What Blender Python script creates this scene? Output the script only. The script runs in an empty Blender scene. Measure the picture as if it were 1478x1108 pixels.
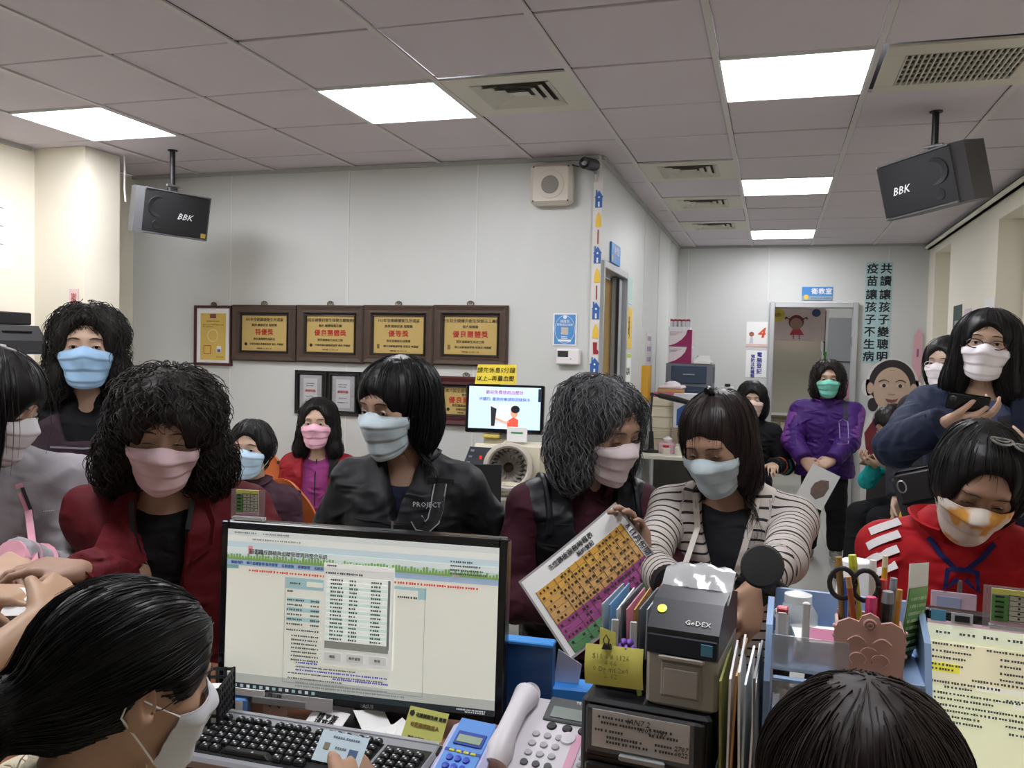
import bpy, bmesh, math, random
import numpy as np
from mathutils import Matrix, Vector, Quaternion, Euler
from mathutils.kdtree import KDTree

random.seed(7); RNG = np.random.default_rng(7)
SC = bpy.context.scene
COL = SC.collection
PI = math.pi

# ------------------------------------------------------------------ camera, world, exposure
CAM_H = 1.55
FPX = 1227.8                                    # focal length in pixels of the 1478 px wide frame
cam_d = bpy.data.cameras.new('camera'); cam = bpy.data.objects.new('camera', cam_d); COL.objects.link(cam)
cam_d.sensor_width = 36.0; cam_d.lens = FPX / 1478 * 36.0; cam_d.clip_start = 0.02; cam_d.clip_end = 60
_yaw, _pitch, _roll = 0.297454, -0.039507, -0.0234516
_m = (Matrix.Rotation(_yaw, 3, 'Z') @ Matrix.Rotation(_pitch, 3, 'X') @ Matrix.Rotation(_roll, 3, 'Y') @ Matrix.Rotation(PI/2, 3, 'X'))
cam.matrix_world = Matrix.Translation((0, 0, CAM_H)) @ _m.to_4x4()
SC.camera = cam
w = bpy.data.worlds.new('world'); SC.world = w; w.use_nodes = True
w.node_tree.nodes['Background'].inputs[0].default_value = (0.9, 0.95, 1.0, 1)
w.node_tree.nodes['Background'].inputs[1].default_value = 0.3
SC.view_settings.view_transform = 'Standard'; SC.view_settings.look = 'None'
SC.view_settings.exposure = 0.0; SC.view_settings.gamma = 1.0; SC.view_settings.use_curve_mapping = False
PANEL_LIGHT = 23.5                                # radiance of the ceiling light panels

# ------------------------------------------------------------------ materials
def lin(c):
    if isinstance(c, str):
        c = tuple(int(c[i:i+2], 16) for i in (0, 2, 4))
    return tuple(((v/255)/12.92 if v/255 <= .04045 else ((v/255+.055)/1.055)**2.4) for v in c) + (1.0,)
MATS = {}
def mat(name, c=None, rough=.6, metal=0., bump=0., bscale=200., var=0., vscale=8., spec=.5, coat=0., emit=None, es=1., alpha=1., trans=0., sheen=0., aniso=None):
    if name in MATS: return MATS[name]
    m = bpy.data.materials.new(name); MATS[name] = m; m.use_nodes = True
    nt = m.node_tree; b = nt.nodes['Principled BSDF']; N = nt.nodes.new; L = nt.links.new
    col = lin(c) if c is not None else (.5, .5, .5, 1)
    b.inputs['Base Color'].default_value = col; b.inputs['Roughness'].default_value = rough; b.inputs['Metallic'].default_value = metal
    b.inputs['Specular IOR Level'].default_value = spec; b.inputs['Coat Weight'].default_value = coat; b.inputs['Alpha'].default_value = alpha
    b.inputs['Transmission Weight'].default_value = trans; b.inputs['Sheen Weight'].default_value = sheen
    if emit is not None:
        b.inputs['Emission Color'].default_value = lin(emit); b.inputs['Emission Strength'].default_value = es
    if var or bump:
        tc = N('ShaderNodeTexCoord')
    if var:
        n = N('ShaderNodeTexNoise'); n.inputs['Scale'].default_value = vscale; n.inputs['Detail'].default_value = 4; L(tc.outputs['Object'], n.inputs['Vector'])
        mx = N('ShaderNodeMix'); mx.data_type = 'RGBA'
        mx.inputs['A'].default_value = tuple(min(1, v*(1-var)) for v in col[:3]) + (1,); mx.inputs['B'].default_value = tuple(min(1, v*(1+var)) for v in col[:3]) + (1,)
        L(n.outputs['Fac'], mx.inputs['Factor']); L(mx.outputs['Result'], b.inputs['Base Color'])
    if bump:
        n = N('ShaderNodeTexNoise'); n.inputs['Scale'].default_value = bscale; n.inputs['Detail'].default_value = 3; L(tc.outputs['Object'], n.inputs['Vector'])
        bp = N('ShaderNodeBump'); bp.inputs['Strength'].default_value = bump; bp.inputs['Distance'].default_value = .004
        L(n.outputs['Fac'], bp.inputs['Height']); L(bp.outputs['Normal'], b.inputs['Normal'])
    return m

# ------------------------------------------------------------------ object helpers
def link(o, parent=None):
    COL.objects.link(o)
    if parent is not None: o.parent = parent
    return o
def tag(o, label=None, cat=None, group=None, kind=None):
    if label: o['label'] = label
    if cat: o['category'] = cat
    if group: o['group'] = group
    if kind: o['kind'] = kind
    return o
def thing(name, label, cat, loc=(0, 0, 0), rz=0., group=None, rot=None):
    o = bpy.data.objects.new(name, None); o.empty_display_size = .05; link(o)
    o.location = loc; o.rotation_euler = rot if rot is not None else (0, 0, rz)
    return tag(o, label, cat, group)
def raw(name, v, f, m, parent=None, smooth=False, mi=None):
    me = bpy.data.meshes.new(name)
    me.from_pydata([tuple(map(float, p)) for p in v], [], [tuple(map(int, q)) for q in f])
    ms = m if isinstance(m, (list, tuple)) else [m]
    for q in ms: me.materials.append(q)
    if mi is not None: me.polygons.foreach_set('material_index', np.array(mi, dtype=np.int32))
    if smooth: me.polygons.foreach_set('use_smooth', np.ones(len(me.polygons), dtype=bool))
    me.update()
    return link(bpy.data.objects.new(name, me), parent)
def frame(d, up=(0, 0, 1)):
    d = np.array(d, float); d /= np.linalg.norm(d)
    up = np.array(up, float)
    if abs(d @ up) > .98: up = np.array([0., 1, 0]) if abs(d[1]) < .9 else np.array([1., 0, 0])
    a = np.cross(d, up); a /= np.linalg.norm(a); b = np.cross(a, d)
    return a, b, d
class MB:
    """collects shapes that become ONE mesh"""
    def __init__(s): s.v = []; s.f = []; s.mi = []; s.cur = 0; s.T = None
    def m(s, i): s.cur = i; return s
    def add(s, v, f):
        o = len(s.v)
        for p in v:
            p = np.array(p, float)
            if s.T is not None: p = s.T[:3, :3] @ p + s.T[:3, 3]
            s.v.append(p)
        for q in f: s.f.append([i+o for i in q]); s.mi.append(s.cur)
        return s
    def box(s, c, d, bev=0., rz=0., tap=None):
        x, y, z = d[0]/2, d[1]/2, d[2]/2
        if bev <= 0:
            v = [(-x,-y,-z),(x,-y,-z),(x,y,-z),(-x,y,-z),(-x,-y,z),(x,-y,z),(x,y,z),(-x,y,z)]
            f = [(3,2,1,0),(4,5,6,7),(0,1,5,4),(1,2,6,5),(2,3,7,6),(3,0,4,7)]
        else:
            b = min(bev, x*.98, y*.98, z*.98); v = []; 
            def ring(zz, ix):
                for sx, sy in ((-1,-1),(1,-1),(1,1),(-1,1)):
                    for k in (0, 1):
                        # two points per corner, ordered around
                        if (sx*sy > 0) ^ (k == 1): px, py = sx*(x-ix), sy*(y-ix-b)
                        else: px, py = sx*(x-ix-b), sy*(y-ix)
                        v.append((px, py, zz))
            ring(-z, b); ring(-z+b, 0); ring(z-b, 0); ring(z, b)
            f = [tuple(range(7, -1, -1)), tuple(range(24, 32))]
            for r in range(3):
                for k in range(8): f.append((r*8+k, r*8+(k+1) % 8, r*8+8+(k+1) % 8, r*8+8+k))
        if tap: v = [(p[0]*(tap[0] if p[2] > 0 else 1), p[1]*(tap[1] if p[2] > 0 else 1), p[2]) for p in v]
        cr, sr = math.cos(rz), math.sin(rz)
        v = [(c[0]+p[0]*cr-p[1]*sr, c[1]+p[0]*sr+p[1]*cr, c[2]+p[2]) for p in v]
        return s.add(v, f)
    def cyl(s, a, b, r0, r1=None, n=16, cap=True):
        r1 = r0 if r1 is None else r1
        a = np.array(a, float); b = np.array(b, float); p, q, d = frame(b-a); v = []
        for c, r in ((a, r0), (b, r1)):
            for k in range(n):
                t = 2*PI*k/n; v.append(c + r*(math.cos(t)*p + math.sin(t)*q))
        f = [(k, (k+1) % n, n+(k+1) % n, n+k) for k in range(n)]
        if cap: f += [tuple(range(n-1, -1, -1)), tuple(range(n, 2*n))]
        return s.add(v, f)
    def lathe(s, prof, c=(0, 0, 0), ax=(0, 0, 1), n=24, cap=True):
        p, q, d = frame(ax); c = np.array(c, float); v = []
        for r, h in prof:
            for k in range(n):
                t = 2*PI*k/n; v.append(c + h*d + r*(math.cos(t)*p + math.sin(t)*q))
        m = len(prof); f = []
        for i in range(m-1):
            for k in range(n): f.append((i*n+k, i*n+(k+1) % n, (i+1)*n+(k+1) % n, (i+1)*n+k))
        if cap: f += [tuple(range(n-1, -1, -1)), tuple(range((m-1)*n, m*n))]
        return s.add(v, f)
    def tube(s, pts, r, n=8, cap=True):
        P = [np.array(p, float) for p in pts]; m = len(P); v = []; up = np.array([0., 0, 1]); pa = None
        for i in range(m):
            d = P[min(i+1, m-1)] - P[max(i-1, 0)]; d /= (np.linalg.norm(d) + 1e-12)
            if pa is None: a, b, _ = frame(d, up)
            else:
                a = pa - d*(pa @ d); a /= (np.linalg.norm(a)+1e-12); b = np.cross(d, a)
            pa = a; rr = r[i] if isinstance(r, (list, tuple, np.ndarray)) else r
            for k in range(n):
                t = 2*PI*k/n; v.append(P[i] + rr*(math.cos(t)*a + math.sin(t)*b))
        f = [(i*n+k, i*n+(k+1) % n, (i+1)*n+(k+1) % n, (i+1)*n+k) for i in range(m-1) for k in range(n)]
        if cap: f += [tuple(range(n-1, -1, -1)), tuple(range((m-1)*n, m*n))]
        return s.add(v, f)
    def prism(s, poly, y0, y1, plane='xz'):
        n = len(poly)
        def pt(a, b, t): return {'xz': (a, t, b), 'xy': (a, b, t), 'yz': (t, a, b)}[plane]
        v = [pt(a, b, y0) for a, b in poly] + [pt(a, b, y1) for a, b in poly]
        f = [tuple(range(n-1, -1, -1)), tuple(range(n, 2*n))] + [(k, (k+1) % n, n+(k+1) % n, n+k) for k in range(n)]
        return s.add(v, f)
    def sheet(s, P, thick=.0008):
        """P[i][j] grid of points -> thin two-sided sheet"""
        P = np.array(P, float); n, m = P.shape[:2]
        du = np.gradient(P, axis=0); dv = np.gradient(P, axis=1); nn = np.cross(du, dv); nn /= (np.linalg.norm(nn, axis=2, keepdims=True)+1e-12)
        A = (P + nn*thick/2).reshape(-1, 3); B = (P - nn*thick/2).reshape(-1, 3); f = []
        for i in range(n-1):
            for j in range(m-1):
                a, b, c, d = i*m+j, (i+1)*m+j, (i+1)*m+j+1, i*m+j+1
                f.append((a, b, c, d)); f.append((n*m+d, n*m+c, n*m+b, n*m+a))
        rim = [(0, j) for j in range(m)] + [(i, m-1) for i in range(1, n)] + [(n-1, j) for j in range(m-2, -1, -1)] + [(i, 0) for i in range(n-2, 0, -1)]
        rim = [i*m+j for i, j in rim]
        for k in range(len(rim)):
            a, b = rim[k], rim[(k+1) % len(rim)]; f.append((a, b, n*m+b, n*m+a))
        return s.add(np.concatenate([A, B]), f)
    def build(s, name, m, parent=None, smooth=False):
        o = raw(name, s.v, s.f, m, parent, smooth, s.mi if isinstance(m, (list, tuple)) else None)
        bm = bmesh.new(); bm.from_mesh(o.data); bmesh.ops.recalc_face_normals(bm, faces=bm.faces)
        if smooth:
            for e in bm.edges:
                if len(e.link_faces) == 2 and e.calc_face_angle(0) > .6: e.smooth = False
        bm.to_mesh(o.data); bm.free()
        return o
def struct(name, mb, m, parent=None, smooth=False):
    o = mb.build(name, m, parent, smooth)
    if parent is None: o['kind'] = 'structure'
    return o
def bx(name, c, d, m, parent=None, bev=0., rz=0.):
    return MB().box(c, d, bev, rz).build(name, m, parent)
def text(s, size, m, loc, parent=None, name='lettering', face='-y', ext=.0006, align='CENTER', sp=1.0, lsp=1.0, bold=0., sx=1., rot=None, shear=0., fat=0.):
    """printed lettering as flat geometry; face: the side it reads from"""
    cu = bpy.data.curves.new(name, 'FONT'); cu.body = s; cu.size = size; cu.extrude = ext; cu.align_x = align; cu.align_y = 'CENTER'
    cu.space_character = sp; cu.space_line = lsp; cu.resolution_u = 1; cu.offset = bold; cu.shear = shear
    t = bpy.data.objects.new(name+'_tmp', cu); COL.objects.link(t)
    bpy.context.view_layer.update()
    me = bpy.data.meshes.new_from_object(t.evaluated_get(bpy.context.evaluated_depsgraph_get()))
    bpy.data.objects.remove(t); bpy.data.curves.remove(cu)
    if fat:
        n_ = len(me.vertices); co = np.empty(n_*3, np.float32); me.vertices.foreach_get('co', co); co = co.reshape(-1, 3); fs = [tuple(p.vertices) for p in me.polygons]
        V_ = []; F_ = []
        for k, (dx, dy) in enumerate(((0, 0), (fat, 0), (-fat, 0), (0, fat*.8), (0, -fat*.8))): V_.append(co+np.array((dx, dy, .00005*k), np.float32)); F_ += [tuple(i+k*n_ for i in f) for f in fs]
        me = bpy.data.meshes.new(name); me.from_pydata(np.concatenate(V_).tolist(), [], F_)
    me.materials.clear(); me.materials.append(m)
    o = bpy.data.objects.new(name, me); link(o, parent); o.location = loc
    R = {'-y': (PI/2, 0, 0), '+x': (PI/2, 0, PI/2), '-x': (PI/2, 0, -PI/2), '+z': (0, 0, 0)}[face] if rot is None else rot
    o.rotation_euler = R; o.scale = (sx, 1, 1)
    return o

# ------------------------------------------------------------------ the room
H = 2.735; TS = .605; GX, GY = -.866, 2.924
XL, XR, YB, YF, XC, Y0 = -4.45, 1.48, 5.10, 9.55, -1.04, -2.6
WALL = mat('wall_paint', 'c9cbc4', .55, bump=.03, bscale=60, var=.02, vscale=2)
PANEL = mat('wall_panel', 'cccecb', .42, bump=.02, bscale=30, var=.02, vscale=1.5)
SEAM = mat('panel_joint', 'dcdeda', .4)
CREAM = mat('cream_wall', 'efe9d8', .7, bump=.03, bscale=80, var=.02, vscale=2)
FLOORM = mat('vinyl_floor', 'a3a29c', .45, var=.10, vscale=30)
TILE = mat('ceiling_tile', 'd2cad0', .85, bump=.12, bscale=350, var=.03, vscale=3)
GRID = mat('ceiling_grid', 'd2cdcc', .5)
PLEN = mat('plenum_dark', '28282a', .9)
WHITE_M = mat('white_metal', 'e4e4e0', .4)
ALU = mat('aluminium', 'c4c6c8', .35, metal=.6)
GREYP = mat('grey_plastic', '8d9094', .5)
BLACK = mat('black_plastic', '17181b', .45)
BLACKG = mat('black_gloss', '0c0d10', .2)
DARK = mat('dark_grey', '2c2d31', .5)
PAPER = mat('white_paper', 'eeeeec', .8)
INK = mat('ink_black', '18181c', .7)

fl = struct('floor', MB().box(((XL+XR)/2, (Y0+YF)/2, -.05), (XR-XL+.4, YF-Y0+.4, .1)), FLOORM)
# floor tile joints in the corridor
for k in range(9):
    bx('floor_joint', (XC+.3+k*.3 - .0, 7.3, .0006), (.004, 4.4, .0012), mat('floor_line', '8b8a86', .6), fl) if k < 8 else None

ceil = struct('ceiling', MB().box(((XL+XR)/2, (Y0+YF)/2, H+.19), (XR-XL+.4, YF-Y0+.4, .06)), PLEN)
LIGHTS = [(i, j) for i in (-5, -2, 1) for j in (-3, 1)] + [(1, 5), (1, 9)]  # the row over the staff side is unseen, assumed from the row spacing
DIFFUSERS = [(-1, 1), (0, 4), (0, 6), (0, 8)]; GRILLE = [(2, 1)]
tilecache = {}
for i in range(-6, 4):
    for j in range(-10, 11):
        x0, x1 = max(GX+i*TS, XL), min(GX+(i+1)*TS, XR); y0, y1 = max(GY+j*TS, Y0), min(GY+(j+1)*TS, YF)
        if x1-x0 < .03 or y1-y0 < .03: continue
        if x0 >= XC-.12 - .1 and x1 <= XC + .12: pass
        if y0 >= YB-.02 and x1 <= XC+.02: continue
        if y0 >= YB-.02 and x0 < XC: x0 = XC
        if (i, j) in LIGHTS or (i, j) in DIFFUSERS or (i, j) in GRILLE: continue
        kx, ky = round(x1-x0, 3), round(y1-y0, 3)
        if (kx, ky) not in tilecache:
            o = MB().box((0, 0, .006), (kx-.030, ky-.016, .012), .002).build('ceiling_tile', TILE, ceil); tilecache[(kx, ky)] = o.data
        else:
            o = link(bpy.data.objects.new('ceiling_tile', tilecache[(kx, ky)]), ceil)
        o.location = ((x0+x1)/2, (y0+y1)/2, H + random.uniform(0, .003)); o.rotation_euler = (random.uniform(-.003, .003), random.uniform(-.003, .003), 0)
for i in range(-5, 4):
    x = GX+i*TS; y1 = YB if x < XC-.01 else YF
    bx('grid_bar', (x, (Y0+y1)/2, H-.002), (.026, y1-Y0, .008), GRID, ceil)
for j in range(-9, 11):
    y = GY+j*TS; x0 = XL if y < YB else XC
    bx('cross_bar', ((x0+XR)/2, y, H+.013), (XR-x0, .006, .003), GRID, ceil)
# wall angle strips
for c, d in (((-2.745, YB-.012, H-.012), (3.4, .024, .024)), ((XC+.012, 7.33, H-.012), (.024, 4.44, .024)), ((.22, YF-.012, H-.012), (2.5, .024, .024)), ((XR-.012, 3.5, H-.012), (.024, 12.1, .024)), ((XL+.012, 0.8, H-.012), (.024, 6.8, .024))):
    bx('edge_strip', c, d, mat('edge_strip', 'aeb0ae', .5), ceil)

# light panels
EMI = mat('light_diffuser', 'ffffff', .5, emit=(250, 250, 255), es=PANEL_LIGHT)
lname = {(-5, 1): 'square white ceiling light panel near the beam and the hanging speaker on the cream side', (-2, 1): 'square white ceiling light panel beside the louvred square air diffuser', (1, 1): 'square white ceiling light panel beside the big return air grille', (1, 5): 'square ceiling light panel midway down the corridor', (1, 9): 'square ceiling light panel deepest in the corridor by the end wall'}
for n, (i, j) in enumerate(LIGHTS):
    x, y = GX+(i+.5)*TS, GY+(j+.5)*TS
    t = thing('ceiling_light', lname.get((i, j), 'square white ceiling light panel above the staff side of the counter'), 'ceiling light', (x, y, H-.004), group='light panels set in the ceiling grid')
    MB().box((0, 0, .004), (.575, .575, .008)).build('diffuser', EMI, t)
    fb = MB()
    for s in (-1, 1): fb.box((s*.2915, 0, .006), (.012, .595, .02)); fb.box((0, s*.2915, .006), (.571, .012, .02))
    fb.build('frame', WHITE_M, t)

# square louvred diffusers
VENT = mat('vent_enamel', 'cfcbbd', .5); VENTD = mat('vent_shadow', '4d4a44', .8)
def diffuser(i, j, label, s=.62):
    t = thing('air_diffuser', label, 'air vent', (GX+(i+.5)*TS, GY+(j+.5)*TS, H-.003), group='air diffusers in the ceiling grid')
    pl = MB(); a = .3*s; o_ = .29
    for q in (-1, 1): pl.box((0, q*(a+o_)/2, .004), (2*o_, o_-a, .008)); pl.box((q*(a+o_)/2, 0, .004), (o_-a, 2*a, .008))
    pl.build('plate', VENT, t)
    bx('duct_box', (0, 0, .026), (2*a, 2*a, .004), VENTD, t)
    for k in range(4):
        r0 = a*(1-.24*k); r1 = r0-.035; z0, z1 = -.002+.001*k, .016
        v = [(-r0,-r0,z0),(r0,-r0,z0),(r0,r0,z0),(-r0,r0,z0),(-r1,-r1,z1),(r1,-r1,z1),(r1,r1,z1),(-r1,r1,z1)]
        v2 = [(p[0]*.99, p[1]*.99, p[2]+.003) for p in v]
        f = [(q, (q+1) % 4, 4+(q+1) % 4, 4+q) for q in range(4)] + [(8+q, 12+q, 12+(q+1) % 4, 8+(q+1) % 4) for q in range(4)]
        MB().add(v+v2, f).build('louvre', VENT, t)
    bx('centre_plate', (0, 0, .012), (.07, .07, .004), VENT, t)
diffuser(-1, 1, 'square louvred air diffuser beside the middle light panel')
diffuser(0, 4, 'square louvred air diffuser over the corridor mouth', .62)
diffuser(0, 6, 'square louvred air diffuser halfway along the corridor', .62)
diffuser(0, 8, 'square louvred air diffuser at the far end of corridor', .62)
t = thing('return_grille', 'large cream return air grille with fine slats beside light panel', 'air vent', (GX+2.55*TS, GY+1.5*TS, H-.006))
pl = MB()
for q in (-1, 1): pl.box((0, q*.245, .004), (.60, .10, .012), .002); pl.box((q*.262, 0, .004), (.076, .39, .012), .002)
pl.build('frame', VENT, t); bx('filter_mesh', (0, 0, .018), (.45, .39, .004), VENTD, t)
for k in range(21): bx('slat', (-.22+.022*k, 0, .002), (.006, .39, .012), VENT, t)
for k in range(7): bx('cross_slat', (0, -.18+.06*k, .004), (.45, .005, .006), VENT, t)

# ---- walls
wl = struct('wall_left', MB().box((XL-.06, (Y0+YB)/2, H/2), (.12, YB-Y0, H)), CREAM)
wp = struct('wall_pillar', MB().box((XL+.19, 4.385, H/2), (.40, .29, H)), CREAM)
wb = struct('wall_back', MB().box(((XL+XC-.02)/2, YB+.056, H/2), (XC-.02-XL, .10, H)), WALL)
xs = [XL, -3.625, -2.72, -1.82, XC-.02]
for a, b in zip(xs[:-1], xs[1:]): bx('wall_panel', ((a+b)/2, YB+.003, H/2), (b-a-.006, .006, H), PANEL, wb)
for a in xs[1:-1]: bx('joint_strip', (a, YB-.0015, H/2), (.008, .005, H), SEAM, wb)
# corridor wall with a doorway (y 5.23..6.10)
DA, DB, DT = 5.235, 6.09, 2.08
wc = struct('wall_corridor', MB().box((XC-.05, (YB+.11+DA-.04)/2, H/2), (.10, DA-.04-YB-.11, H)).box((XC-.01, YB+.055, H/2), (.02, .11, H)).box((XC-.05, (DB+.04+YF)/2, H/2), (.10, YF-DB-.04, H)).box((XC-.05, (DA+DB)/2, (DT+.04+H)/2), (.10, DB-DA+.08, H-DT-.04)), PANEL)
for y in (7.0, 7.9, 8.8): bx('joint_strip', (XC+.0015, y, H/2), (.005, .008, H), SEAM, wc)
bx('corner_post', (XC-.008, YB-.004, H/2), (.028, .028, H), mat('corner_post', 'e6e3d8', .5), wc)
# far wall with a doorway
FX0, FX1, FT = -.005, .775, 2.07
wf = struct('wall_far', MB().box(((XC+FX0-.05)/2, YF+.05, H/2), (FX0-.05-XC, .10, H)).box(((FX1+.05+XR)/2, YF+.05, H/2), (XR-FX1-.05, .10, H)).box(((FX0+FX1)/2, YF+.05, (FT+.055+H)/2), (FX1-FX0+.1, .10, H-FT-.055)), PANEL)
for x in (-.93, -.08, 1.1): bx('joint_strip', (x, YF-.0015, (2.15+H)/2 if x == -.08 else H/2), (.008, .005, H-2.15 if x == -.08 else H), SEAM, wf)
# right wall: piers, two recesses with window / door leaves
wr = struct('wall_right', MB().box((XR+.30, (Y0+YF)/2, H/2), (.10, YF-Y0, H)).box((XR+.125, (Y0+5.2)/2, H/2), (.25, 5.2-Y0, H)).box((XR+.125, 7.6, H/2), (.25, 1.7, H)).box((XR+.125, 9.38, H/2), (.25, .34, H))
            .box((XR+.125, 8.83, (2.60+H)/2), (.25, .76, H-2.60)).box((XR+.125, 5.97, (2.55+H)/2), (.25, 1.56, H-2.55)), CREAM)
struct('wall_front', MB().box(((XL+XR)/2, Y0-.05, H/2), (XR-XL, .10, H)), CREAM)
bx('pipe_trim', (XR-.03, 7.0, H-.05), (.05, 5.0, .05), CREAM, wr, .02)
for n, (ya, yb, zt) in enumerate(((8.47, 9.2, 2.58), (5.22, 6.73, 2.53))):
    dw = tag(bpy.data.objects.new('door_%d' % (n+3), None), kind='structure'); link(dw); dw.location = (XR+.2, (ya+yb)/2, 0)
    L_ = yb-ya; fm = mat('cream_door_frame', 'e3dcc8', .5)
    for s in (-1, 1): bx('frame_post', (0, s*(L_/2-.03), zt/2), (.07, .055, zt), fm, dw, .006)
    bx('frame_head', (0, 0, zt-.03), (.07, L_-.12, .055), fm, dw, .006)
    bx('leaf', (.01, 0, (zt-.07)/2), (.04, L_-.13, zt-.08), mat('pale_door', 'e9e6da', .5), dw, .004)
    bx('leaf_panel', (-.013, 0, 1.5), (.01, L_-.4, 1.5), mat('pale_door2', 'dfdccd', .5), dw, .004)

# ---- door_1 in the corridor wall: aluminium frame, curtain, inner room
d1 = tag(bpy.data.objects.new('door_1', None), kind='structure'); link(d1); d1.location = (XC, 0, 0)
for y in (DA-.02, DB+.02): bx('frame_post', (-.04, y, DT/2+.02), (.13, .045, DT+.04), ALU, d1, .004)
bx('frame_head', (-.04, (DA+DB)/2, DT+.02), (.13, DB-DA, .045), ALU, d1, .004)
bx('door_leaf', (-.03, DB-.13, DT/2), (.04, .20, DT-.02), mat('grey_door', '9fa3a5', .4), d1, .004)
bx('door_edge', (-.005, DB-.235, DT/2), (.02, .012, DT-.03), DARK, d1)
P = [[(-.075 + .022*math.sin(u*46), DA+.02+u*.62, z) for z in (.08, 1.0, DT-.03)] for u in np.linspace(0, 1, 60)]
MB().sheet(P, .004).build('curtain', mat('tan_curtain', 'a98f5f', .85, bump=.1, bscale=300), d1, True)
struct('wall_inner', MB().box((XC-1.3, 6.25, H/2), (.08, 2.0, H)), WALL)

# ---- door_2 in the far wall, room beyond
d2 = tag(bpy.data.objects.new('door_2', None), kind='structure'); link(d2); d2.location = (0, YF, 0)
for x in (FX0-.025, FX1+.025): bx('frame_post', (x, .02, (FT+.06)/2), (.052, .16, FT+.06), ALU, d2, .006)
bx('frame_head', ((FX0+FX1)/2, .02, FT+.028), (FX1-FX0, .16, .052), ALU, d2, .006)
bx('strike_plate', (FX1-.002, -.02, 1.72), (.006, .05, .10), mat('dull_steel', '8a8d90', .4, metal=.8), d2)
struct('wall_room_back', MB().box((.3, 12.6, H/2), (3.6, .1, H)), WALL)
struct('wall_room_left', MB().box((-1.2, 11.1, H/2), (.1, 3.0, H)), WALL)
struct('wall_room_right', MB().box((1.6, 11.1, H/2), (.1, 3.0, H)), WALL)
struct('floor_room', MB().box((.2, 11.15, -.05), (2.9, 3.0, .1)), FLOORM)
struct('ceiling_room', MB().box((.2, 11.15, H+.03), (2.9, 3.0, .06)), mat('room_ceiling', 'cfcfcc', .8))
t = thing('ceiling_light', 'white ceiling light panel inside the room beyond the doorway', 'ceiling light', (.2, 11.0, H-.02), group='light panels set in the ceiling grid')  # unseen panel, added to brighten the end room
MB().box((0, 0, 0), (.575, .575, .012)).build('diffuser', EMI, t)

# ------------------------------------------------------------------ smooth solids for bodies, clothes and hair
def nrm(v): v = np.array(v, float); return v/(np.linalg.norm(v)+1e-12)
def smin(a, b, k):
    if k <= 0: return np.minimum(a, b)
    h = np.maximum(k-np.abs(a-b), 0)/k
    return np.minimum(a, b) - h*h*k*.25
def smax(a, b, k): return -smin(-a, -b, k)
class Cone:                                                     # tapered limb; flat=True cuts the far end square
    def __init__(s, a, b, ra, rb, flat=False, sq=None): s.a = np.array(a, float); s.b = np.array(b, float); s.ra = ra; s.rb = rb; s.flat = flat; s.sq = sq
    def box(s): return np.minimum(s.a-s.ra, s.b-s.rb), np.maximum(s.a+s.ra, s.b+s.rb)
    def d(s, P):
        ba = s.b-s.a; pa = P-s.a; L2 = ba @ ba+1e-12
        t = (pa @ ba)/L2; tc = np.clip(t, 0, 1)
        q = pa-tc[..., None]*ba
        dd = np.linalg.norm(q, axis=-1) - (s.ra+(s.rb-s.ra)*tc)
        if s.flat: dd = np.maximum(dd, (t-1)*math.sqrt(L2))
        return dd
class Ell:
    def __init__(s, c, r, R=None): s.c = np.array(c, float); s.r = np.array(r, float); s.R = np.eye(3) if R is None else np.array(R)
    def box(s): m = s.r.max(); return s.c-m, s.c+m
    def d(s, P):
        q = ((P-s.c) @ s.R)/s.r                                 # columns of R are the local axes
        k0 = np.linalg.norm(q, axis=-1); k1 = np.linalg.norm(q/s.r, axis=-1)
        return np.where(k1 > 1e-6, k0*(k0-1)/(k1+1e-9), -s.r.min())
class Loft:                                                     # trunk: elliptical sections along an axis; rows (t, rx, ry, ox, oy)
    def __init__(s, o, ax, right, rows, p=2.4): s.o = np.array(o, float); s.u = nrm(ax); r = np.array(right, float); r = nrm(r-s.u*(r @ s.u)); s.r = r; s.f = np.cross(s.u, r); s.T = np.array(rows, float); s.p = p
    def box(s):
        T = s.T; m = T[:, 1:3].max()+.06; e = [s.o+s.u*T[0, 0], s.o+s.u*T[-1, 0]]; e = np.array(e)
        return e.min(0)-m, e.max(0)+m
    def d(s, P):
        q = P-s.o; t = q @ s.u; T = s.T; tc = np.clip(t, T[0, 0], T[-1, 0])
        g = lambda k: np.interp(tc, T[:, 0], T[:, k])
        rx, ry = g(1), g(2); x = np.abs(q @ s.r-g(3))/rx; y = np.abs(q @ s.f-g(4))/ry
        dd = ((x**s.p+y**s.p)**(1/s.p)-1)*np.minimum(rx, ry)
        e = np.maximum(T[0, 0]-t, t-T[-1, 0])
        return np.where(e > 0, np.where(dd > 0, np.hypot(dd, e), np.maximum(dd, e)), np.maximum(dd, e*1.0))
class Fn:                                                       # any function with a bounding box
    def __init__(s, fn, lo, hi): s.fn = fn; s.lo = np.array(lo, float); s.hi = np.array(hi, float)
    def box(s): return s.lo, s.hi
    def d(s, P): return s.fn(P)
def sdf(prims, P):
    D = np.full(P.shape[:-1], 1.0)
    for op, pr, k in prims:
        d = pr.d(P); D = smin(D, d, k) if op == '+' else (smax(D, -d, k) if op == '-' else smax(D, d, k))
    return D
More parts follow.
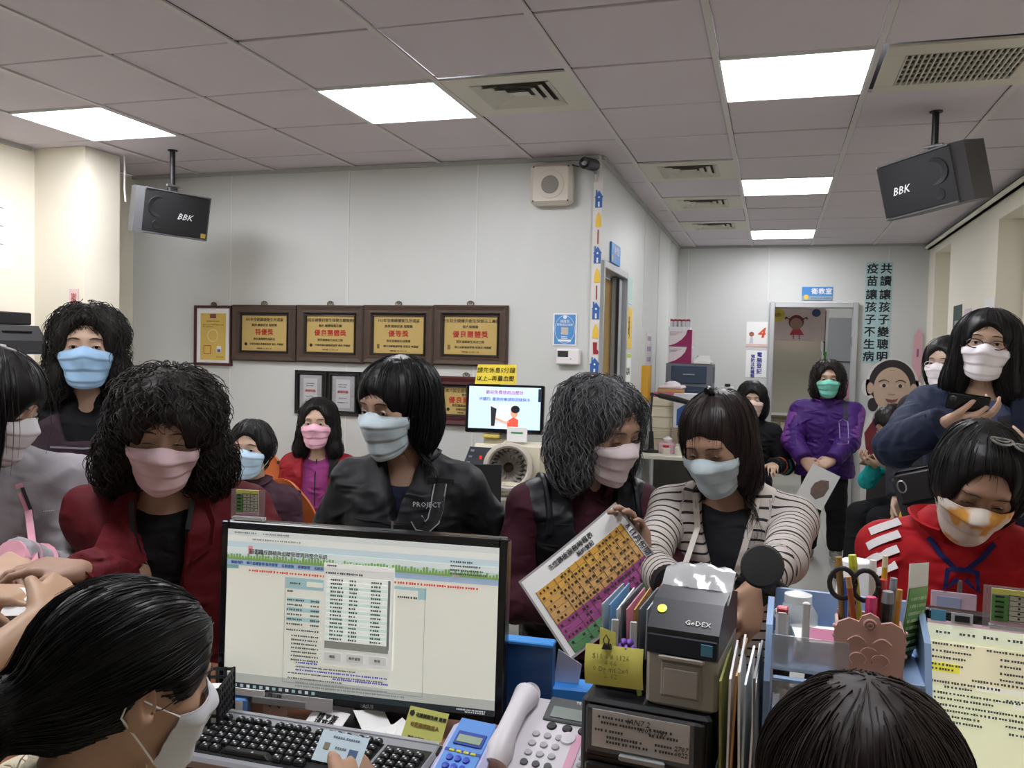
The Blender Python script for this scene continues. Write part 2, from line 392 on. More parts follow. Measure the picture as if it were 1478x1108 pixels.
def mesh_sdf(prims, h, noise=None):
    lo = np.min([p.box()[0] for o, p, k in prims if o == '+'], axis=0)-.03; hi = np.max([p.box()[1] for o, p, k in prims if o == '+'], axis=0)+.03
    n = np.ceil((hi-lo)/h).astype(int)+2
    F = np.full(n, .2, dtype=np.float32)
    ax = [lo[i]+h*np.arange(n[i]) for i in range(3)]
    for op, pr, k in prims:
        a, b = pr.box(); pad = k+3*h+.005
        i0 = np.maximum(np.floor((a-pad-lo)/h).astype(int), 0); i1 = np.minimum(np.ceil((b+pad-lo)/h).astype(int)+1, n)
        if (i1 <= i0).any(): continue
        sl = tuple(slice(i0[q], i1[q]) for q in range(3))
        P = np.stack(np.meshgrid(*[ax[q][sl[q]] for q in range(3)], indexing='ij'), -1)
        d = pr.d(P); f = F[sl]
        F[sl] = smin(f, d, k) if op == '+' else (smax(f, -d, k) if op == '-' else smax(f, d, k))
    # surface nets
    S = F < 0
    acc = np.zeros(tuple(n-1)+(3,), np.float32); cnt = np.zeros(tuple(n-1), np.float32)
    nx, ny, nz = n
    for axs in range(3):
        A = [slice(None)]*3; B = [slice(None)]*3; A[axs] = slice(0, -1); B[axs] = slice(1, None)
        fa, fb = F[tuple(A)], F[tuple(B)]; C = S[tuple(A)] != S[tuple(B)]
        idx = np.argwhere(C)
        t = fa[C]/(fa[C]-fb[C]); pos = idx.astype(np.float32); pos[:, axs] += t
        o1, o2 = [q for q in range(3) if q != axs]
        for u in (0, -1):
            for v in (0, -1):
                c = idx.copy(); c[:, o1] += u; c[:, o2] += v
                ok = ((c >= 0) & (c < n-1)).all(1)
                np.add.at(acc, tuple(c[ok].T), pos[ok]); np.add.at(cnt, tuple(c[ok].T), 1)
    cell = cnt > 0; vid = np.full(tuple(n-1), -1, np.int64); m = int(cell.sum()); vid[cell] = np.arange(m)
    V = lo + h*(acc[cell]/cnt[cell][:, None])
    quads = []
    for axs in range(3):
        A = [slice(None)]*3; B = [slice(None)]*3; A[axs] = slice(0, -1); B[axs] = slice(1, None)
        sa, sb = S[tuple(A)], S[tuple(B)]; idx = np.argwhere(sa != sb); flip = sa[sa != sb]
        o1, o2 = (axs+1) % 3, (axs+2) % 3
        ok = (idx[:, o1] > 0) & (idx[:, o2] > 0) & (idx[:, o1] < n[o1]-1) & (idx[:, o2] < n[o2]-1); idx = idx[ok]; flip = flip[ok]
        def g(u, v):
            c = idx.copy(); c[:, o1] += u; c[:, o2] += v; return vid[tuple(c.T)]
        q = np.stack([g(-1, -1), g(0, -1), g(0, 0), g(-1, 0)], 1); q[~flip] = q[~flip][:, ::-1]
        quads.append(q)
    Q = np.concatenate(quads)
    return V, Q
def vnormals(V, Q):
    nn = np.cross(V[Q[:, 2]]-V[Q[:, 0]], V[Q[:, 3]]-V[Q[:, 1]]); N = np.zeros_like(V)
    for k in range(4): np.add.at(N, Q[:, k], nn)
    return N/(np.linalg.norm(N, axis=1, keepdims=True)+1e-12)
def waves(P, f, n=8, seed=0, stretch=(1, 1, 1)):
    r = np.random.default_rng(seed); out = 0
    for k in range(n):
        d = r.normal(size=3)*np.array(stretch); d /= np.linalg.norm(d); ff = f*r.uniform(.6, 1.6)
        out = out + np.sin(P @ (d*ff) + r.uniform(0, 6.28))*r.uniform(.5, 1)
    return out/n*1.6
def fast_mesh(name, V, Q, m, parent, smooth=True, attr=None, mi=None):
    me = bpy.data.meshes.new(name); nv, nq = len(V), len(Q); k = Q.shape[1]
    me.vertices.add(nv); me.vertices.foreach_set('co', np.asarray(V, np.float32).ravel())
    me.loops.add(nq*k); me.loops.foreach_set('vertex_index', np.asarray(Q, np.int32).ravel())
    me.polygons.add(nq); me.polygons.foreach_set('loop_start', np.arange(nq, dtype=np.int32)*k)
    ms = m if isinstance(m, (list, tuple)) else [m]
    for q in ms: me.materials.append(q)
    if mi is not None: me.polygons.foreach_set('material_index', np.asarray(mi, np.int32))
    me.polygons.foreach_set('use_smooth', np.full(nq, smooth, dtype=bool))
    me.update(calc_edges=True); me.validate()
    if attr:
        for an, av in attr.items():
            a = me.attributes.new(an, 'FLOAT', 'POINT'); a.data.foreach_set('value', np.asarray(av, np.float32))
    return link(bpy.data.objects.new(name, me), parent)

# ------------------------------------------------------------------ people
SKINS = {}
def skin(c):
    if c in SKINS: return SKINS[c]
    rgb = [int(c[i:i+2], 16) for i in (0, 2, 4)]; g_ = sum(rgb)/3; c2 = '%02x%02x%02x' % tuple(int(v*.80+g_*.20) for v in rgb)
    m = mat('skin_'+c, c2, .5, var=.08, vscale=25, bump=.05, bscale=400); b = m.node_tree.nodes['Principled BSDF']
    b.inputs['Subsurface Weight'].default_value = .12; b.inputs['Subsurface Radius'].default_value = (.012, .005, .003); b.inputs['Subsurface Scale'].default_value = .6
    SKINS[c] = m; return m
def hairmat(c, rough=.42, hi=None):
    n = 'hair_'+c
    if n in MATS: return MATS[n]
    m = mat(n, c, rough+.08, spec=.28); nt = m.node_tree; b = nt.nodes['Principled BSDF']
    a = nt.nodes.new('ShaderNodeAttribute'); a.attribute_name = 'tone'; hs = nt.nodes.new('ShaderNodeMix'); hs.data_type = 'RGBA'
    col = lin(c); hs.inputs['A'].default_value = tuple(v*.5 for v in col[:3])+(1,); hs.inputs['B'].default_value = lin(hi) if hi else tuple(min(1, v*1.9+.006) for v in col[:3])+(1,)
    nt.links.new(a.outputs['Fac'], hs.inputs['Factor']); nt.links.new(hs.outputs['Result'], b.inputs['Base Color'])
    return m
def cloth(name, c, rough=.8, bump=.25, bscale=260, var=.06, sheen=0.):
    if 'cloth_'+name in MATS: return MATS['cloth_'+name]
    m = mat('cloth_'+name, c, rough, bump=bump, bscale=bscale, var=var, vscale=14, sheen=sheen, spec=.3); nt = m.node_tree; b = nt.nodes['Principled BSDF']
    old = b.inputs['Normal'].links[0].from_node; tc = nt.nodes.new('ShaderNodeTexCoord'); mp = nt.nodes.new('ShaderNodeMapping'); mp.inputs['Scale'].default_value = (1, 1, 1.7); mp.inputs['Rotation'].default_value = (.4, .5, 0)
    n = nt.nodes.new('ShaderNodeTexNoise'); n.noise_type = 'RIDGED_MULTIFRACTAL'; n.inputs['Scale'].default_value = 11; n.inputs['Detail'].default_value = 2; n.inputs['Distortion'].default_value = .6
    bp = nt.nodes.new('ShaderNodeBump'); bp.inputs['Strength'].default_value = .8; bp.inputs['Distance'].default_value = .02
    nt.links.new(tc.outputs['Object'], mp.inputs['Vector']); nt.links.new(mp.outputs['Vector'], n.inputs['Vector']); nt.links.new(n.outputs['Fac'], bp.inputs['Height']); nt.links.new(old.outputs['Normal'], bp.inputs['Normal']); nt.links.new(bp.outputs['Normal'], b.inputs['Normal'])
    return m
def stripes(name, base, line, per, w):
    if name in MATS: return MATS[name]
    m = mat(name, base, .85, bump=.2, bscale=500); nt = m.node_tree; b = nt.nodes['Principled BSDF']; N = nt.nodes.new; L = nt.links.new
    a = N('ShaderNodeAttribute'); a.attribute_name = 'along'
    d = N('ShaderNodeMath'); d.operation = 'DIVIDE'; d.inputs[1].default_value = per; L(a.outputs['Fac'], d.inputs[0])
    f = N('ShaderNodeMath'); f.operation = 'FRACT'; L(d.outputs[0], f.inputs[0])
    g = N('ShaderNodeMath'); g.operation = 'LESS_THAN'; g.inputs[1].default_value = w; L(f.outputs[0], g.inputs[0])
    mx = N('ShaderNodeMix'); mx.data_type = 'RGBA'; mx.inputs['A'].default_value = lin(base); mx.inputs['B'].default_value = lin(line)
    L(g.outputs[0], mx.inputs['Factor']); L(mx.outputs['Result'], b.inputs['Base Color']); return m

def head_prims(hc, R, s=1.0, look=0.):
    """R columns: right, forward, up of the head"""
    def p(x, y, z): return hc + R @ (np.array([x, y, z])*s)
    L = [('+', Ell(p(0, -.016, .035), np.array((.0755, .094, .082))*s, R), 0), ('+', Ell(p(0, .022, -.022), np.array((.063, .066, .088))*s, R), .035*s),
         ('+', Ell(p(0, .045, -.083), np.array((.036, .032, .026))*s, R), .03*s)]
    for q in (-1, 1):
        L += [('+', Ell(p(q*.04, .052, -.018), np.array((.026, .026, .026))*s, R), .02*s)]
    L += [('+', Cone(p(-.034, .076, .031), p(.034, .076, .031), .010*s, .010*s), .02*s)]
    for q in (-1, 1): L += [('-', Ell(p(q*.031, .096, .010), np.array((.021, .017, .0115))*s, R), .012*s)]
    L += [('+', Cone(p(0, .082, .016), p(0, .100, -.022), .0065*s, .0095*s), .014*s)]
    for q in (-1, 1):
        L += [('+', Ell(p(q*.012, .097, -.027), np.array((.009, .010, .008))*s, R), .008*s)]
        L += [('+', Ell(p(q*.031, .0735, .009), np.array((.0165, .0145, .0135))*s, R), .004*s)]
        L += [('-', Ell(p(q*.031, .092, .0075-.003*look), np.array((.0125, .014, .0042*(1-.55*look)))*s, R), .002*s)]
        E = R @ np.array(Euler((.1, 0, -q*.55)).to_matrix())
        L += [('+', Ell(p(q*.080, -.014, -.004), np.array((.0095, .021, .033))*s, E), .005*s), ('-', Ell(p(q*.090, -.006, .002), np.array((.006, .010, .017))*s, E), .004*s)]
    return L
def hand_prims(w, d, n, side, curl=.5, spread=.0, s=1.0, thumb=.5, k=.006):
    """w wrist, d finger direction, n palm normal (palm faces n); side +1 puts the thumb at d x n"""
    d = nrm(d); n = np.array(n, float); n = nrm(n-d*(n @ d)); e = np.cross(d, n)*side      # e: towards thumb side
    w = np.array(w, float); L = []
    kn = []
    for i, (off, ln) in enumerate(((.030, .086), (.010, .092), (-.010, .088), (-.029, .078))):
        K = w + d*ln*s + e*off*s*1.02; kn.append(K)
        L.append(('+', Cone(w+d*.012*s+e*off*.62*s, K, .0155*s, .0115*s), .012*s))
    L.append(('+', Ell(w+d*.045*s+n*.004*s, np.array((.034, .045, .013))*s, np.stack([e, d, n], 1)), .015*s))
    lens = ((.040, .024, .020), (.044, .028, .021), (.041, .026, .020), (.032, .019, .018))
    cu = curl if isinstance(curl, (list, tuple)) else [curl]*4
    for i, K in enumerate(kn):
        dirc = nrm(d+e*(1.5-i)*spread); P = K; ang = 0; r = (.0088, .0090, .0087, .0076)[i]*s
        for q in range(3):
            ang += cu[i]*(.75, 1.0, .7)[q]
            v = dirc*math.cos(ang)+n*math.sin(ang); E = P+v*lens[i][q]*s
            L.append(('+', Cone(P, E, r*(1-.08*q), r*(.92-.08*q)), k if q == 0 else .002)); P = E
    T0 = w+d*.022*s+e*.026*s; tv = nrm(e*.75+d*.75+n*.15); T1 = T0+tv*.040*s; tv2 = nrm(e*(.45-thumb*.6)+d*.9+n*(.2+thumb*.8)); T2 = T1+tv2*.030*s; T3 = T2+nrm(tv2+n*thumb*.4-e*.2*thumb)*.024*s
    L += [('+', Cone(T0, T1, .0145*s, .0115*s), .010*s), ('+', Cone(T1, T2, .0105*s, .0095*s), .003), ('+', Cone(T2, T3, .0095*s, .0078*s), .002)]
    return L
def ik(a, b, l1, l2, hint):
    a = np.array(a, float); b = np.array(b, float); v = b-a; D = np.linalg.norm(v)
    if D > (l1+l2)*.995: b = a+v/D*(l1+l2)*.995; v = b-a; D = np.linalg.norm(v)
    d = v/D; h = np.array(hint, float); h = h-d*(h @ d); h = nrm(h)
    x = (l1*l1-l2*l2+D*D)/(2*D); y = math.sqrt(max(l1*l1-x*x, 0))
    return a+d*x+h*y, b
def rotm(yaw, pitch=0., roll=0.):
    """columns right, forward, up. yaw 0 faces -Y (the counter staff), + turns towards +X; pitch + looks down; roll + tips to own right"""
    F = np.array([math.sin(yaw), -math.cos(yaw), 0]); U = np.array([0., 0, 1]); Rr = np.cross(F, U)
    F2 = F*math.cos(pitch)-U*math.sin(pitch); U2 = U*math.cos(pitch)+F*math.sin(pitch)
    R3 = Rr*math.cos(roll)-U2*math.sin(roll); U3 = U2*math.cos(roll)+Rr*math.sin(roll)
    return np.stack([R3, F2, U3], 1)

def thin(o, ratio):
    md = o.modifiers.new('thin', 'DECIMATE'); md.ratio = ratio; bpy.context.view_layer.update()
    me = bpy.data.meshes.new_from_object(o.evaluated_get(bpy.context.evaluated_depsgraph_get())); o.modifiers.clear(); old = o.data; me.name = old.name; o.data = me; bpy.data.meshes.remove(old)
    me.polygons.foreach_set('use_smooth', np.ones(len(me.polygons), dtype=bool))
    return o
class Person:
    def __init__(s, label, head, yaw=0., hyaw=None, pitch=0., roll=0., Ht=1.52, lean=0., side=0., sit=None, group=None, skin_c='c39a7e', hs=1.0, h=.0065, look=None, wide=1.0, feet=None):
        s.hc = np.array(head, float); s.yaw = yaw; s.B = rotm(yaw); s.r, s.f, s.u = s.B[:, 0], s.B[:, 1], np.array([0., 0, 1])
        s.HR = rotm(yaw if hyaw is None else hyaw, pitch, roll); s.Ht = Ht; s.hs = hs; s.h = h; s.sit = sit; s.wide = wide
        s.skin = skin(skin_c); s.look = (1. if pitch > .25 else .2) if look is None else look
        hu, hf = s.HR[:, 2], s.HR[:, 1]
        pivot = s.hc-hu*.085*hs-hf*.018*hs
        sp = nrm(s.u*math.cos(lean)+s.f*math.sin(lean)+s.r*side); s.sp = sp
        s.nb = pivot-nrm(sp+s.f*.25)*.075*hs                         # neck base
        s.hip = s.nb-sp*.305*Ht-s.f*.01
        s.base = np.array([s.hip[0], s.hip[1], 0.])
        if feet is not None: s.base = np.array([feet[0], feet[1], 0.])
        sw = .112*Ht*wide
        s.sh = {q: s.nb-sp*.050*Ht+s.r*q*sw*.97 for q in (-1, 1)}          # -1 own left, +1 own right
        s.el = {}; s.wr = {}; s.hand = {}
        s.root = thing('person', label, 'person', tuple(s.base), group=group)
        s.extra = []
    def L(s, r, f, u): return s.base+s.r*r+s.f*f+s.u*u               # body frame -> world
    def arm(s, q, wrist, hint=None, hd=None, hn=None, curl=.45, thumb=.5, spread=.0, world=True):
        l1, l2 = .178*s.Ht, .152*s.Ht
        hint = hint if hint is not None else (s.r*q*.6-s.f*.7-s.u*.6)
        s.el[q], s.wr[q] = ik(s.sh[q], wrist, l1, l2, hint)
        if hd is not None: s.hand[q] = (hd, hn, curl, thumb, spread)
        return s
    def rest_arms(s):
        for q in (-1, 1):
            if q not in s.el:
                s.arm(q, s.sh[q]-s.u*.30*s.Ht+s.f*.05+s.r*q*.05); s.hand.setdefault(q, (-s.u+s.f*.2, -s.r*q, .35, .4, 0))
    def legs(s):
        Ht = s.Ht; s.kn = {}; s.an = {}
        for q in (-1, 1):
            hj = s.hip+s.r*q*.055*Ht
            if s.sit is None:
                an = np.array([s.base[0], s.base[1], .06])+s.r*q*.07*Ht-s.f*.01
                s.kn[q], s.an[q] = ik(hj, an, .245*Ht, max(.245*Ht, (hj[2]-.06)-.245*Ht+.003), s.f)
                s.an[q] = an
            else:
                fw, kz = s.sit
                s.kn[q] = hj+s.f*.25*Ht+s.r*q*.02; s.kn[q][2] = kz
                s.an[q] = s.kn[q]+s.f*fw; s.an[q][2] = .07
    def body(s):
        s.rest_arms(); s.legs(); Ht = s.Ht; wd = s.wide
        L = head_prims(s.hc, s.HR, s.hs, s.look)
        L.append(('+', Cone(s.hc-s.HR[:, 2]*.06*s.hs-s.HR[:, 1]*.022*s.hs, s.nb-s.sp*.02, .050*s.hs, .056*s.hs), .02))
        s.rows = np.array([(-.30*Ht, .088*Ht*wd, .058*Ht), (-.20*Ht, .078*Ht*wd, .056*Ht), (-.10*Ht, .092*Ht*wd, .062*Ht), (-.045*Ht, .088*Ht*wd, .052*Ht), (-.005, .055, .045)])
        T = [(a, b, c, 0, 0) for a, b, c in s.rows]
        L.append(('+', Loft(s.nb, s.sp, s.r, T), .04))
        for q in (-1, 1):
            L += [('+', Cone(s.sh[q], s.el[q], .040, .033), .04), ('+', Cone(s.el[q], s.wr[q], .034, .0235), .015)]
            hj = s.hip+s.r*q*.055*Ht
            L += [('+', Cone(hj, s.kn[q], .076, .050), .05), ('+', Cone(s.kn[q], s.an[q], .048, .033), .02), ('+', Cone(s.an[q]-s.u*.02, s.an[q]-s.u*.03+s.f*.13, .034, .026), .02)]
            if q in s.hand:
                hd, hn, cu, th, spd = s.hand[q]
                L += hand_prims(s.wr[q], hd, hn, q*1.0 if True else 1, cu, spd, s.hs*.97, th)
        V, Q = mesh_sdf(L, s.h); s.hp = L[:[i for i, x in enumerate(L) if isinstance(x[1], Loft)][0]-1]
        thin(fast_mesh('body', V-s.base, Q, s.skin, s.root), .5)
        s.face(); return s
    def hp_(s, x, y, z): return s.hc+s.HR @ (np.array([x, y, z])*s.hs)
    def face(s):
        EW = mat('eye_white', 'd8d2ca', .25); IR = mat('eye_iris', '1e120c', .15); LASH = mat('lash', '140e0c', .6)
        bl = mat('eyebrow_hair', '2b211d', .8)
        for q in (-1, 1):
            c = s.hp_(q*.031, .0735, .009)
            m = MB(); n = 12
            R = s.HR; a = nrm(R @ np.array([0, 1, -.10-.4*s.look])); m.T = np.eye(4); m.T[:3, 3] = c-s.base
            u, v, w_ = frame(a); r = .0129*s.hs
            V = []; F = []; rings = [(0, 1)]+[(math.sin(t), math.cos(t)) for t in np.linspace(.12, 1.35, 9)]
            idx = [[0]]; V.append(r*a)
            for si, co in rings[1:]:
                idx.append([len(V)+k for k in range(n)])
                for k in range(n): V.append(r*(co*a+si*(math.cos(2*PI*k/n)*u+math.sin(2*PI*k/n)*v)))
            m.cur = 1
            for k in range(n): F.append((0, idx[1][k], idx[1][(k+1) % n]))
            m.add(V, F); o0 = 0
            for i in range(1, len(idx)-1):
                for k in range(n):
                    m.f.append([idx[i][k], idx[i+1][k], idx[i+1][(k+1) % n], idx[i][(k+1) % n]]); m.mi.append(1 if i <= 2 else 0)
            m.build('eye', [EW, IR], s.root, True)
            # lashes and brow follow the face surface
            def onface(x, z, off):
                p0 = s.hp_(x, .16, z); d = -s.HR[:, 1]; P = p0.copy()
                for _ in range(30):
                    dd = float(sdf(s.hp, P[None])[0])-off
                    if dd < 3e-4: break
                    P = P+d*dd*.8
                return P-s.base
            zz = .0115-.005*s.look
            MB().tube([onface(q*x, zz+dz-.001, .0012) for x, dz in ((.018, -.003), (.024, .0006), (.031, .0016), (.038, .0004), (.044, -.004))], [.0006, .0011, .0013, .0012, .0005], 5).build('eyelash', LASH, s.root)
            pts = [onface(q*x, z, .0008) for x, z in ((.013, .0300), (.022, .0325), (.032, .0330), (.042, .0305), (.050, .0255))]
            MB().tube(pts, [.0012, .0022, .0022, .0016, .0006], 6).build('eyebrow', bl, s.root)
    # ---- face mask
    def mask(s, c, zt=.004, zb=-.116, tilt=0., pat=None, inner=None):
        n, m_ = 37, 41; th = np.linspace(-1.06, 1.06, n); vv = np.linspace(0, 1, m_)
        TH, VV = np.meshgrid(th, vv, indexing='ij'); e = (np.abs(TH)/1.06)**2
        ZT = zt-.016*e+.010*np.exp(-(TH/.22)**2); ZB = zb+.034*e
        Z = ZT+(ZB-ZT)*VV
        sup = s.hp + [('+', Cone(s.hp_(0, .098, -.022), s.hp_(0, .078, -.100), .014*s.hs, .02*s.hs), .03), ('+', Cone(s.hp_(-.03, .06, -.03), s.hp_(-.02, .055, -.09), .03, .025), .03), ('+', Cone(s.hp_(.03, .06, -.03), s.hp_(.02, .055, -.09), .03, .025), .03)]
        rad = np.full(TH.shape, .19)
        D = np.stack([np.sin(TH), np.cos(TH), np.zeros_like(TH)], -1)
        for _ in range(40):
            loc = D*rad[..., None]+np.stack([np.zeros_like(Z), np.zeros_like(Z), Z], -1)
            P = s.hc+(loc*s.hs) @ s.HR.T
            dd = sdf(sup, P)-.004
            rad = rad-np.clip(dd, -.002, 1)*.75/s.hs
        for _ in range(3):
            b = rad.copy(); b[1:-1, 1:-1] = (rad[2:, 1:-1]+rad[:-2, 1:-1]+rad[1:-1, 2:]+rad[1:-1, :-2]+rad[1:-1, 1:-1]*2)/6; rad = np.maximum(b, rad-.002)
        fr = (VV*3.4) % 1.0; pl = .0042*np.where(fr < .8, fr/.8, (1-fr)/.2)*(1-e*.8)*(VV > .06)*(VV < .97) + .0014*np.sin(TH*9+VV*7+s.hc[0]*9)-.004*np.exp(-((np.abs(TH)-.55)/.18)**2)*VV*(1-VV)*2
        rad = rad+pl
        loc = D*rad[..., None]; loc[..., 2] = Z
        P = s.hc+(loc*s.hs) @ s.HR.T - s.base
        mk = MB().sheet(P, .0016).build('face_mask', c, s.root, True)
        loop = mat('ear_loop', 'e9e6e2', .7)
        for q, i in ((-1, 0), (1, n-1)):
            a = P[i, 1]; b = P[i, -2]; er = s.hp_(q*.083, -.030, .012)-s.base; er2 = s.hp_(q*.083, -.034, -.016)-s.base
            mid1 = (a+er)/2+s.HR[:, 0]*q*.006; mid2 = (b+er2)/2+s.HR[:, 0]*q*.006
            MB().tube([a, mid1, er, er2, mid2, b], .0014, 5).build('ear_loop', loop, mk)
        s.maskP = P
        return mk
    # ---- hair: prims in head frame, strands follow the surface
    def hair(s, c, vol=(.012, .012, .012), prims=(), cut=None, noise=.002, nf=70., strands=500, slen=.12, curl=0., cturn=3., h=.006, width=.0011, face=(0, .135, -.045, .066, .085, .098), part=0., rough=.42, down=.8, seed=1, flyaway=.0025, k=.03, toward=None, hi=None, lift=.018, lock=.0022):
        p = s.hp_; hs = s.hs; R = s.HR
        L = [('+', Ell(p(0, -.018, .037), np.array((.0755+vol[0], .094+vol[1], .082+vol[2]))*hs, R), 0)]
        for pr in prims:
            if pr[0] == 'e': L.append(('+', Ell(p(*pr[1]), np.array(pr[2])*hs, R), k*hs))
            elif pr[0] == 'c': L.append(('+', Cone(p(*pr[1]), p(*pr[2]), pr[3]*hs, pr[4]*hs), k*hs))
            elif pr[0] == 'w': L.append(('+', Cone(pr[1], pr[2], pr[3], pr[4]), k*hs))
            elif pr[0] == '-': L.append(('-', Ell(p(*pr[1]), np.array(pr[2])*hs, R), .012*hs))
        if face: face = (face[0], face[1], face[2]+lift)+tuple(face[3:])
        if face: L.append(('-', Ell(p(*face[:3]), np.array(face[3:])*hs, R), .014*hs))
        V, Q = mesh_sdf(L, h)
        N = vnormals(V, Q)
        loc = (V-s.hc) @ R
        if noise: V = V+N*(waves(loc, nf, 14, seed)*noise)[:, None]
        if lock: V = V+N*(waves(loc*np.array((1, 1, .12)), 250, 12, seed+7)*lock)[:, None]
        m = hairmat(c, rough, hi)
        rg = np.random.default_rng(seed)
        st_v = [V-s.base]; st_q = [Q]; tone = [np.full(len(V), .35)+.25*waves(loc*np.array((1, 1, .15)), 240, 10, seed+3)]
        kd = KDTree(len(V))
        for i, v in enumerate(V): kd.insert(v, i)
        kd.balance()
        up = R[:, 2]; crown = p(part, -.03, .13); off = len(V)
        if strands:
            nst = 8 if curl < .003 else 11; n_ = strands
            ids = rg.choice(len(V), n_); P = V[ids].copy(); Nn = N[ids].copy(); ln = (slen*rg.uniform(.5, 1.2, n_))[:, None]; ph = rg.uniform(0, 6.28, n_)[:, None]; ca = (curl*rg.uniform(.5, 1.3, n_))[:, None]; tn = rg.uniform(.15, .95, n_)
            fo = (flyaway*rg.uniform(.2, 1.6, n_))[:, None]; d = None; PT = []; nz = lambda q: q/(np.linalg.norm(q, axis=1, keepdims=True)+1e-9)
            for kk in range(nst):
                rad = P-crown
                if toward is not None: g = nz(toward-P)
                else: g = nz(rad-np.outer(rad @ up, up))*(1-down)-np.array([0, 0, 1.])*down
                td = nz(g-Nn*((g*Nn).sum(1, keepdims=True))*.9); d = td if d is None else nz(d*.5+td*.5)
                bi = np.cross(d, Nn); t = kk/(nst-1)
                PT.append(P+Nn*(fo*(1+t)+ca*np.sin(ph+t*cturn*6.28)*.6)+bi*ca*np.cos(ph+t*cturn*6.28))
                P2 = P+d*ln/(nst-1)
                for i in range(n_):
                    co, ix, dist = kd.find(P2[i])
                    Nn[i] = Nn[i]*.4+N[ix]*.6
                    if dist < .02: P2[i] = P2[i]*.35+V[ix]*.65
                Nn = nz(Nn); P = P2
                if toward is not None: ln = ln*np.where(np.linalg.norm(P-toward, axis=1, keepdims=True) < .035, .2, 1.)
            PT = np.array(PT); lc = ((PT-s.hc) @ R)/hs; bad = ((lc[..., 1] > .055) & (np.abs(lc[..., 0]) < .064) & (lc[..., 2] < .016)).any(0)
            PT = PT[:, ~bad]; Nn = Nn[~bad]; tn = tn[~bad]; n_ = PT.shape[1]; D = np.gradient(PT, axis=0); D /= (np.linalg.norm(D, axis=2, keepdims=True)+1e-9)
            A = np.cross(D, Nn[None]); A /= (np.linalg.norm(A, axis=2, keepdims=True)+1e-9); B = np.cross(A, D)
            r = (width*hs*(1-.75*(np.arange(nst)/(nst-1))**2))[:, None, None]
            RG = np.stack([PT+r*(math.cos(x)*A+math.sin(x)*B) for x in (0, 2.09, 4.19)], 2).transpose(1, 0, 2, 3)    # strand, step, corner, xyz
            st_v.append(RG.reshape(-1, 3)-s.base); tone.append(np.repeat(tn, nst*3))
            o = (off+np.arange(n_)*nst*3)[:, None, None]; kk = (np.arange(nst-1)*3)[None, :, None]; e = np.arange(3)[None, None, :]; e2 = (e+1) % 3
            st_q.append(np.stack([o+kk+e, o+kk+e2, o+kk+3+e2, o+kk+3+e], -1).reshape(-1, 4))
        s.hairV, s.hairN = V, N
        return fast_mesh('hair', np.concatenate(st_v), np.concatenate(st_q), m, s.root, True, {'tone': np.clip(np.concatenate(tone), 0, 1)})
    # ---- clothes
    def top(s, name, m, off=.02, arm=.014, hem=-.33, sleeve=1.0, cutters=(), fold=.004, h=.009, neck=.0, wid=1.0, cuff=0., extra=(), seed=3, arms=True, belly=.0, h_rows=None, attr=False, shoulder=.0, flare=0.):
        Ht = s.Ht; L = []
        T = []
        for a, b, c in s.rows[:-1]:
            T.append((a, (b+off)*wid, c+off+belly*(1 if a < -.08*Ht else .3), 0, belly*.4))
        T[0] = (T[0][0], T[0][1]+flare, T[0][2]+flare, 0, 0)
        T = [(hem, T[0][1]+flare*.5, T[0][2]+flare*.5, 0, T[0][4])]*(hem < T[0][0]-.01)+T
        T.append((-.02, .062+off+shoulder, .050+off, 0, 0)); T.append((.02+neck, .050+off*.6, .046+off*.6, 0, .004))
        L.append(('+', Loft(s.nb, s.sp, s.r, T), 0))
        if arms:
            for q in (-1, 1):
                L.append(('+', Cone(s.nb-s.sp*.03+s.r*q*.06, s.sh[q]+s.sp*.004, .045+off*.5, .043+arm), .05))
                wr = s.el[q]+(s.wr[q]-s.el[q])*min(sleeve, 1.0)
                L += [('+', Cone(s.sh[q], s.el[q], .046+arm, .040+arm), .03), ('+', Cone(s.el[q], wr, .040+arm, .030+arm*.85, True), .02)]
                if cuff: L.append(('+', Cone(wr-nrm(wr-s.el[q])*.03, wr+nrm(wr-s.el[q])*.004, .030+arm*.8+cuff, .029+arm*.8+cuff, True), .004))
        for e in extra: L.append(e)
        for e in cutters: L.append(e)
        if not any(e[1] is None for e in L):
            pass
        V, Q = mesh_sdf(L, h)
        N = vnormals(V, Q)
        if fold:
            V = V+N*(fold*waves((V-s.base), 36, 9, seed, (1, 1, 1.6))+fold*.55*np.abs(waves((V-s.base), 75, 9, seed+5, (1.2, 1.2, .7))))[:, None]
            for q in (-1, 1):                                              # creases gather at the elbows
                dE = np.linalg.norm(V-s.el[q], axis=1); ax = nrm(s.wr[q]-s.sh[q])
                V = V+N*(fold*.9*np.exp(-(dE/.09)**2)*np.sin((V @ ax)*150+waves(V, 30, 4, seed+q)*1.5))[:, None]
        at = None
        if attr:
            dt = np.abs((V-s.nb) @ s.r)-s.rows[2][1]*.95; al = (V-s.nb) @ s.sp+.018*((V-s.nb) @ s.r)**2*20
            for q in (-1, 1):
                da = Cone(s.sh[q], s.el[q], .05, .05).d(V); db = Cone(s.el[q], s.wr[q], .045, .04).d(V)
                t1 = (V-s.sh[q]) @ nrm(s.el[q]-s.sh[q]); t2 = np.linalg.norm(s.el[q]-s.sh[q])+(V-s.el[q]) @ nrm(s.wr[q]-s.el[q])
                lt = Loft(s.nb, s.sp, s.r, T).d(V)+.012
                ina = np.minimum(da, db) < lt-.012
                al = np.where(ina, np.where(da < db, t1, t2)+.007, al)
            at = {'along': al+2.0}
        o = fast_mesh(name, V-s.base, Q, m, s.root, True, at)
        s.topL = L
        return o
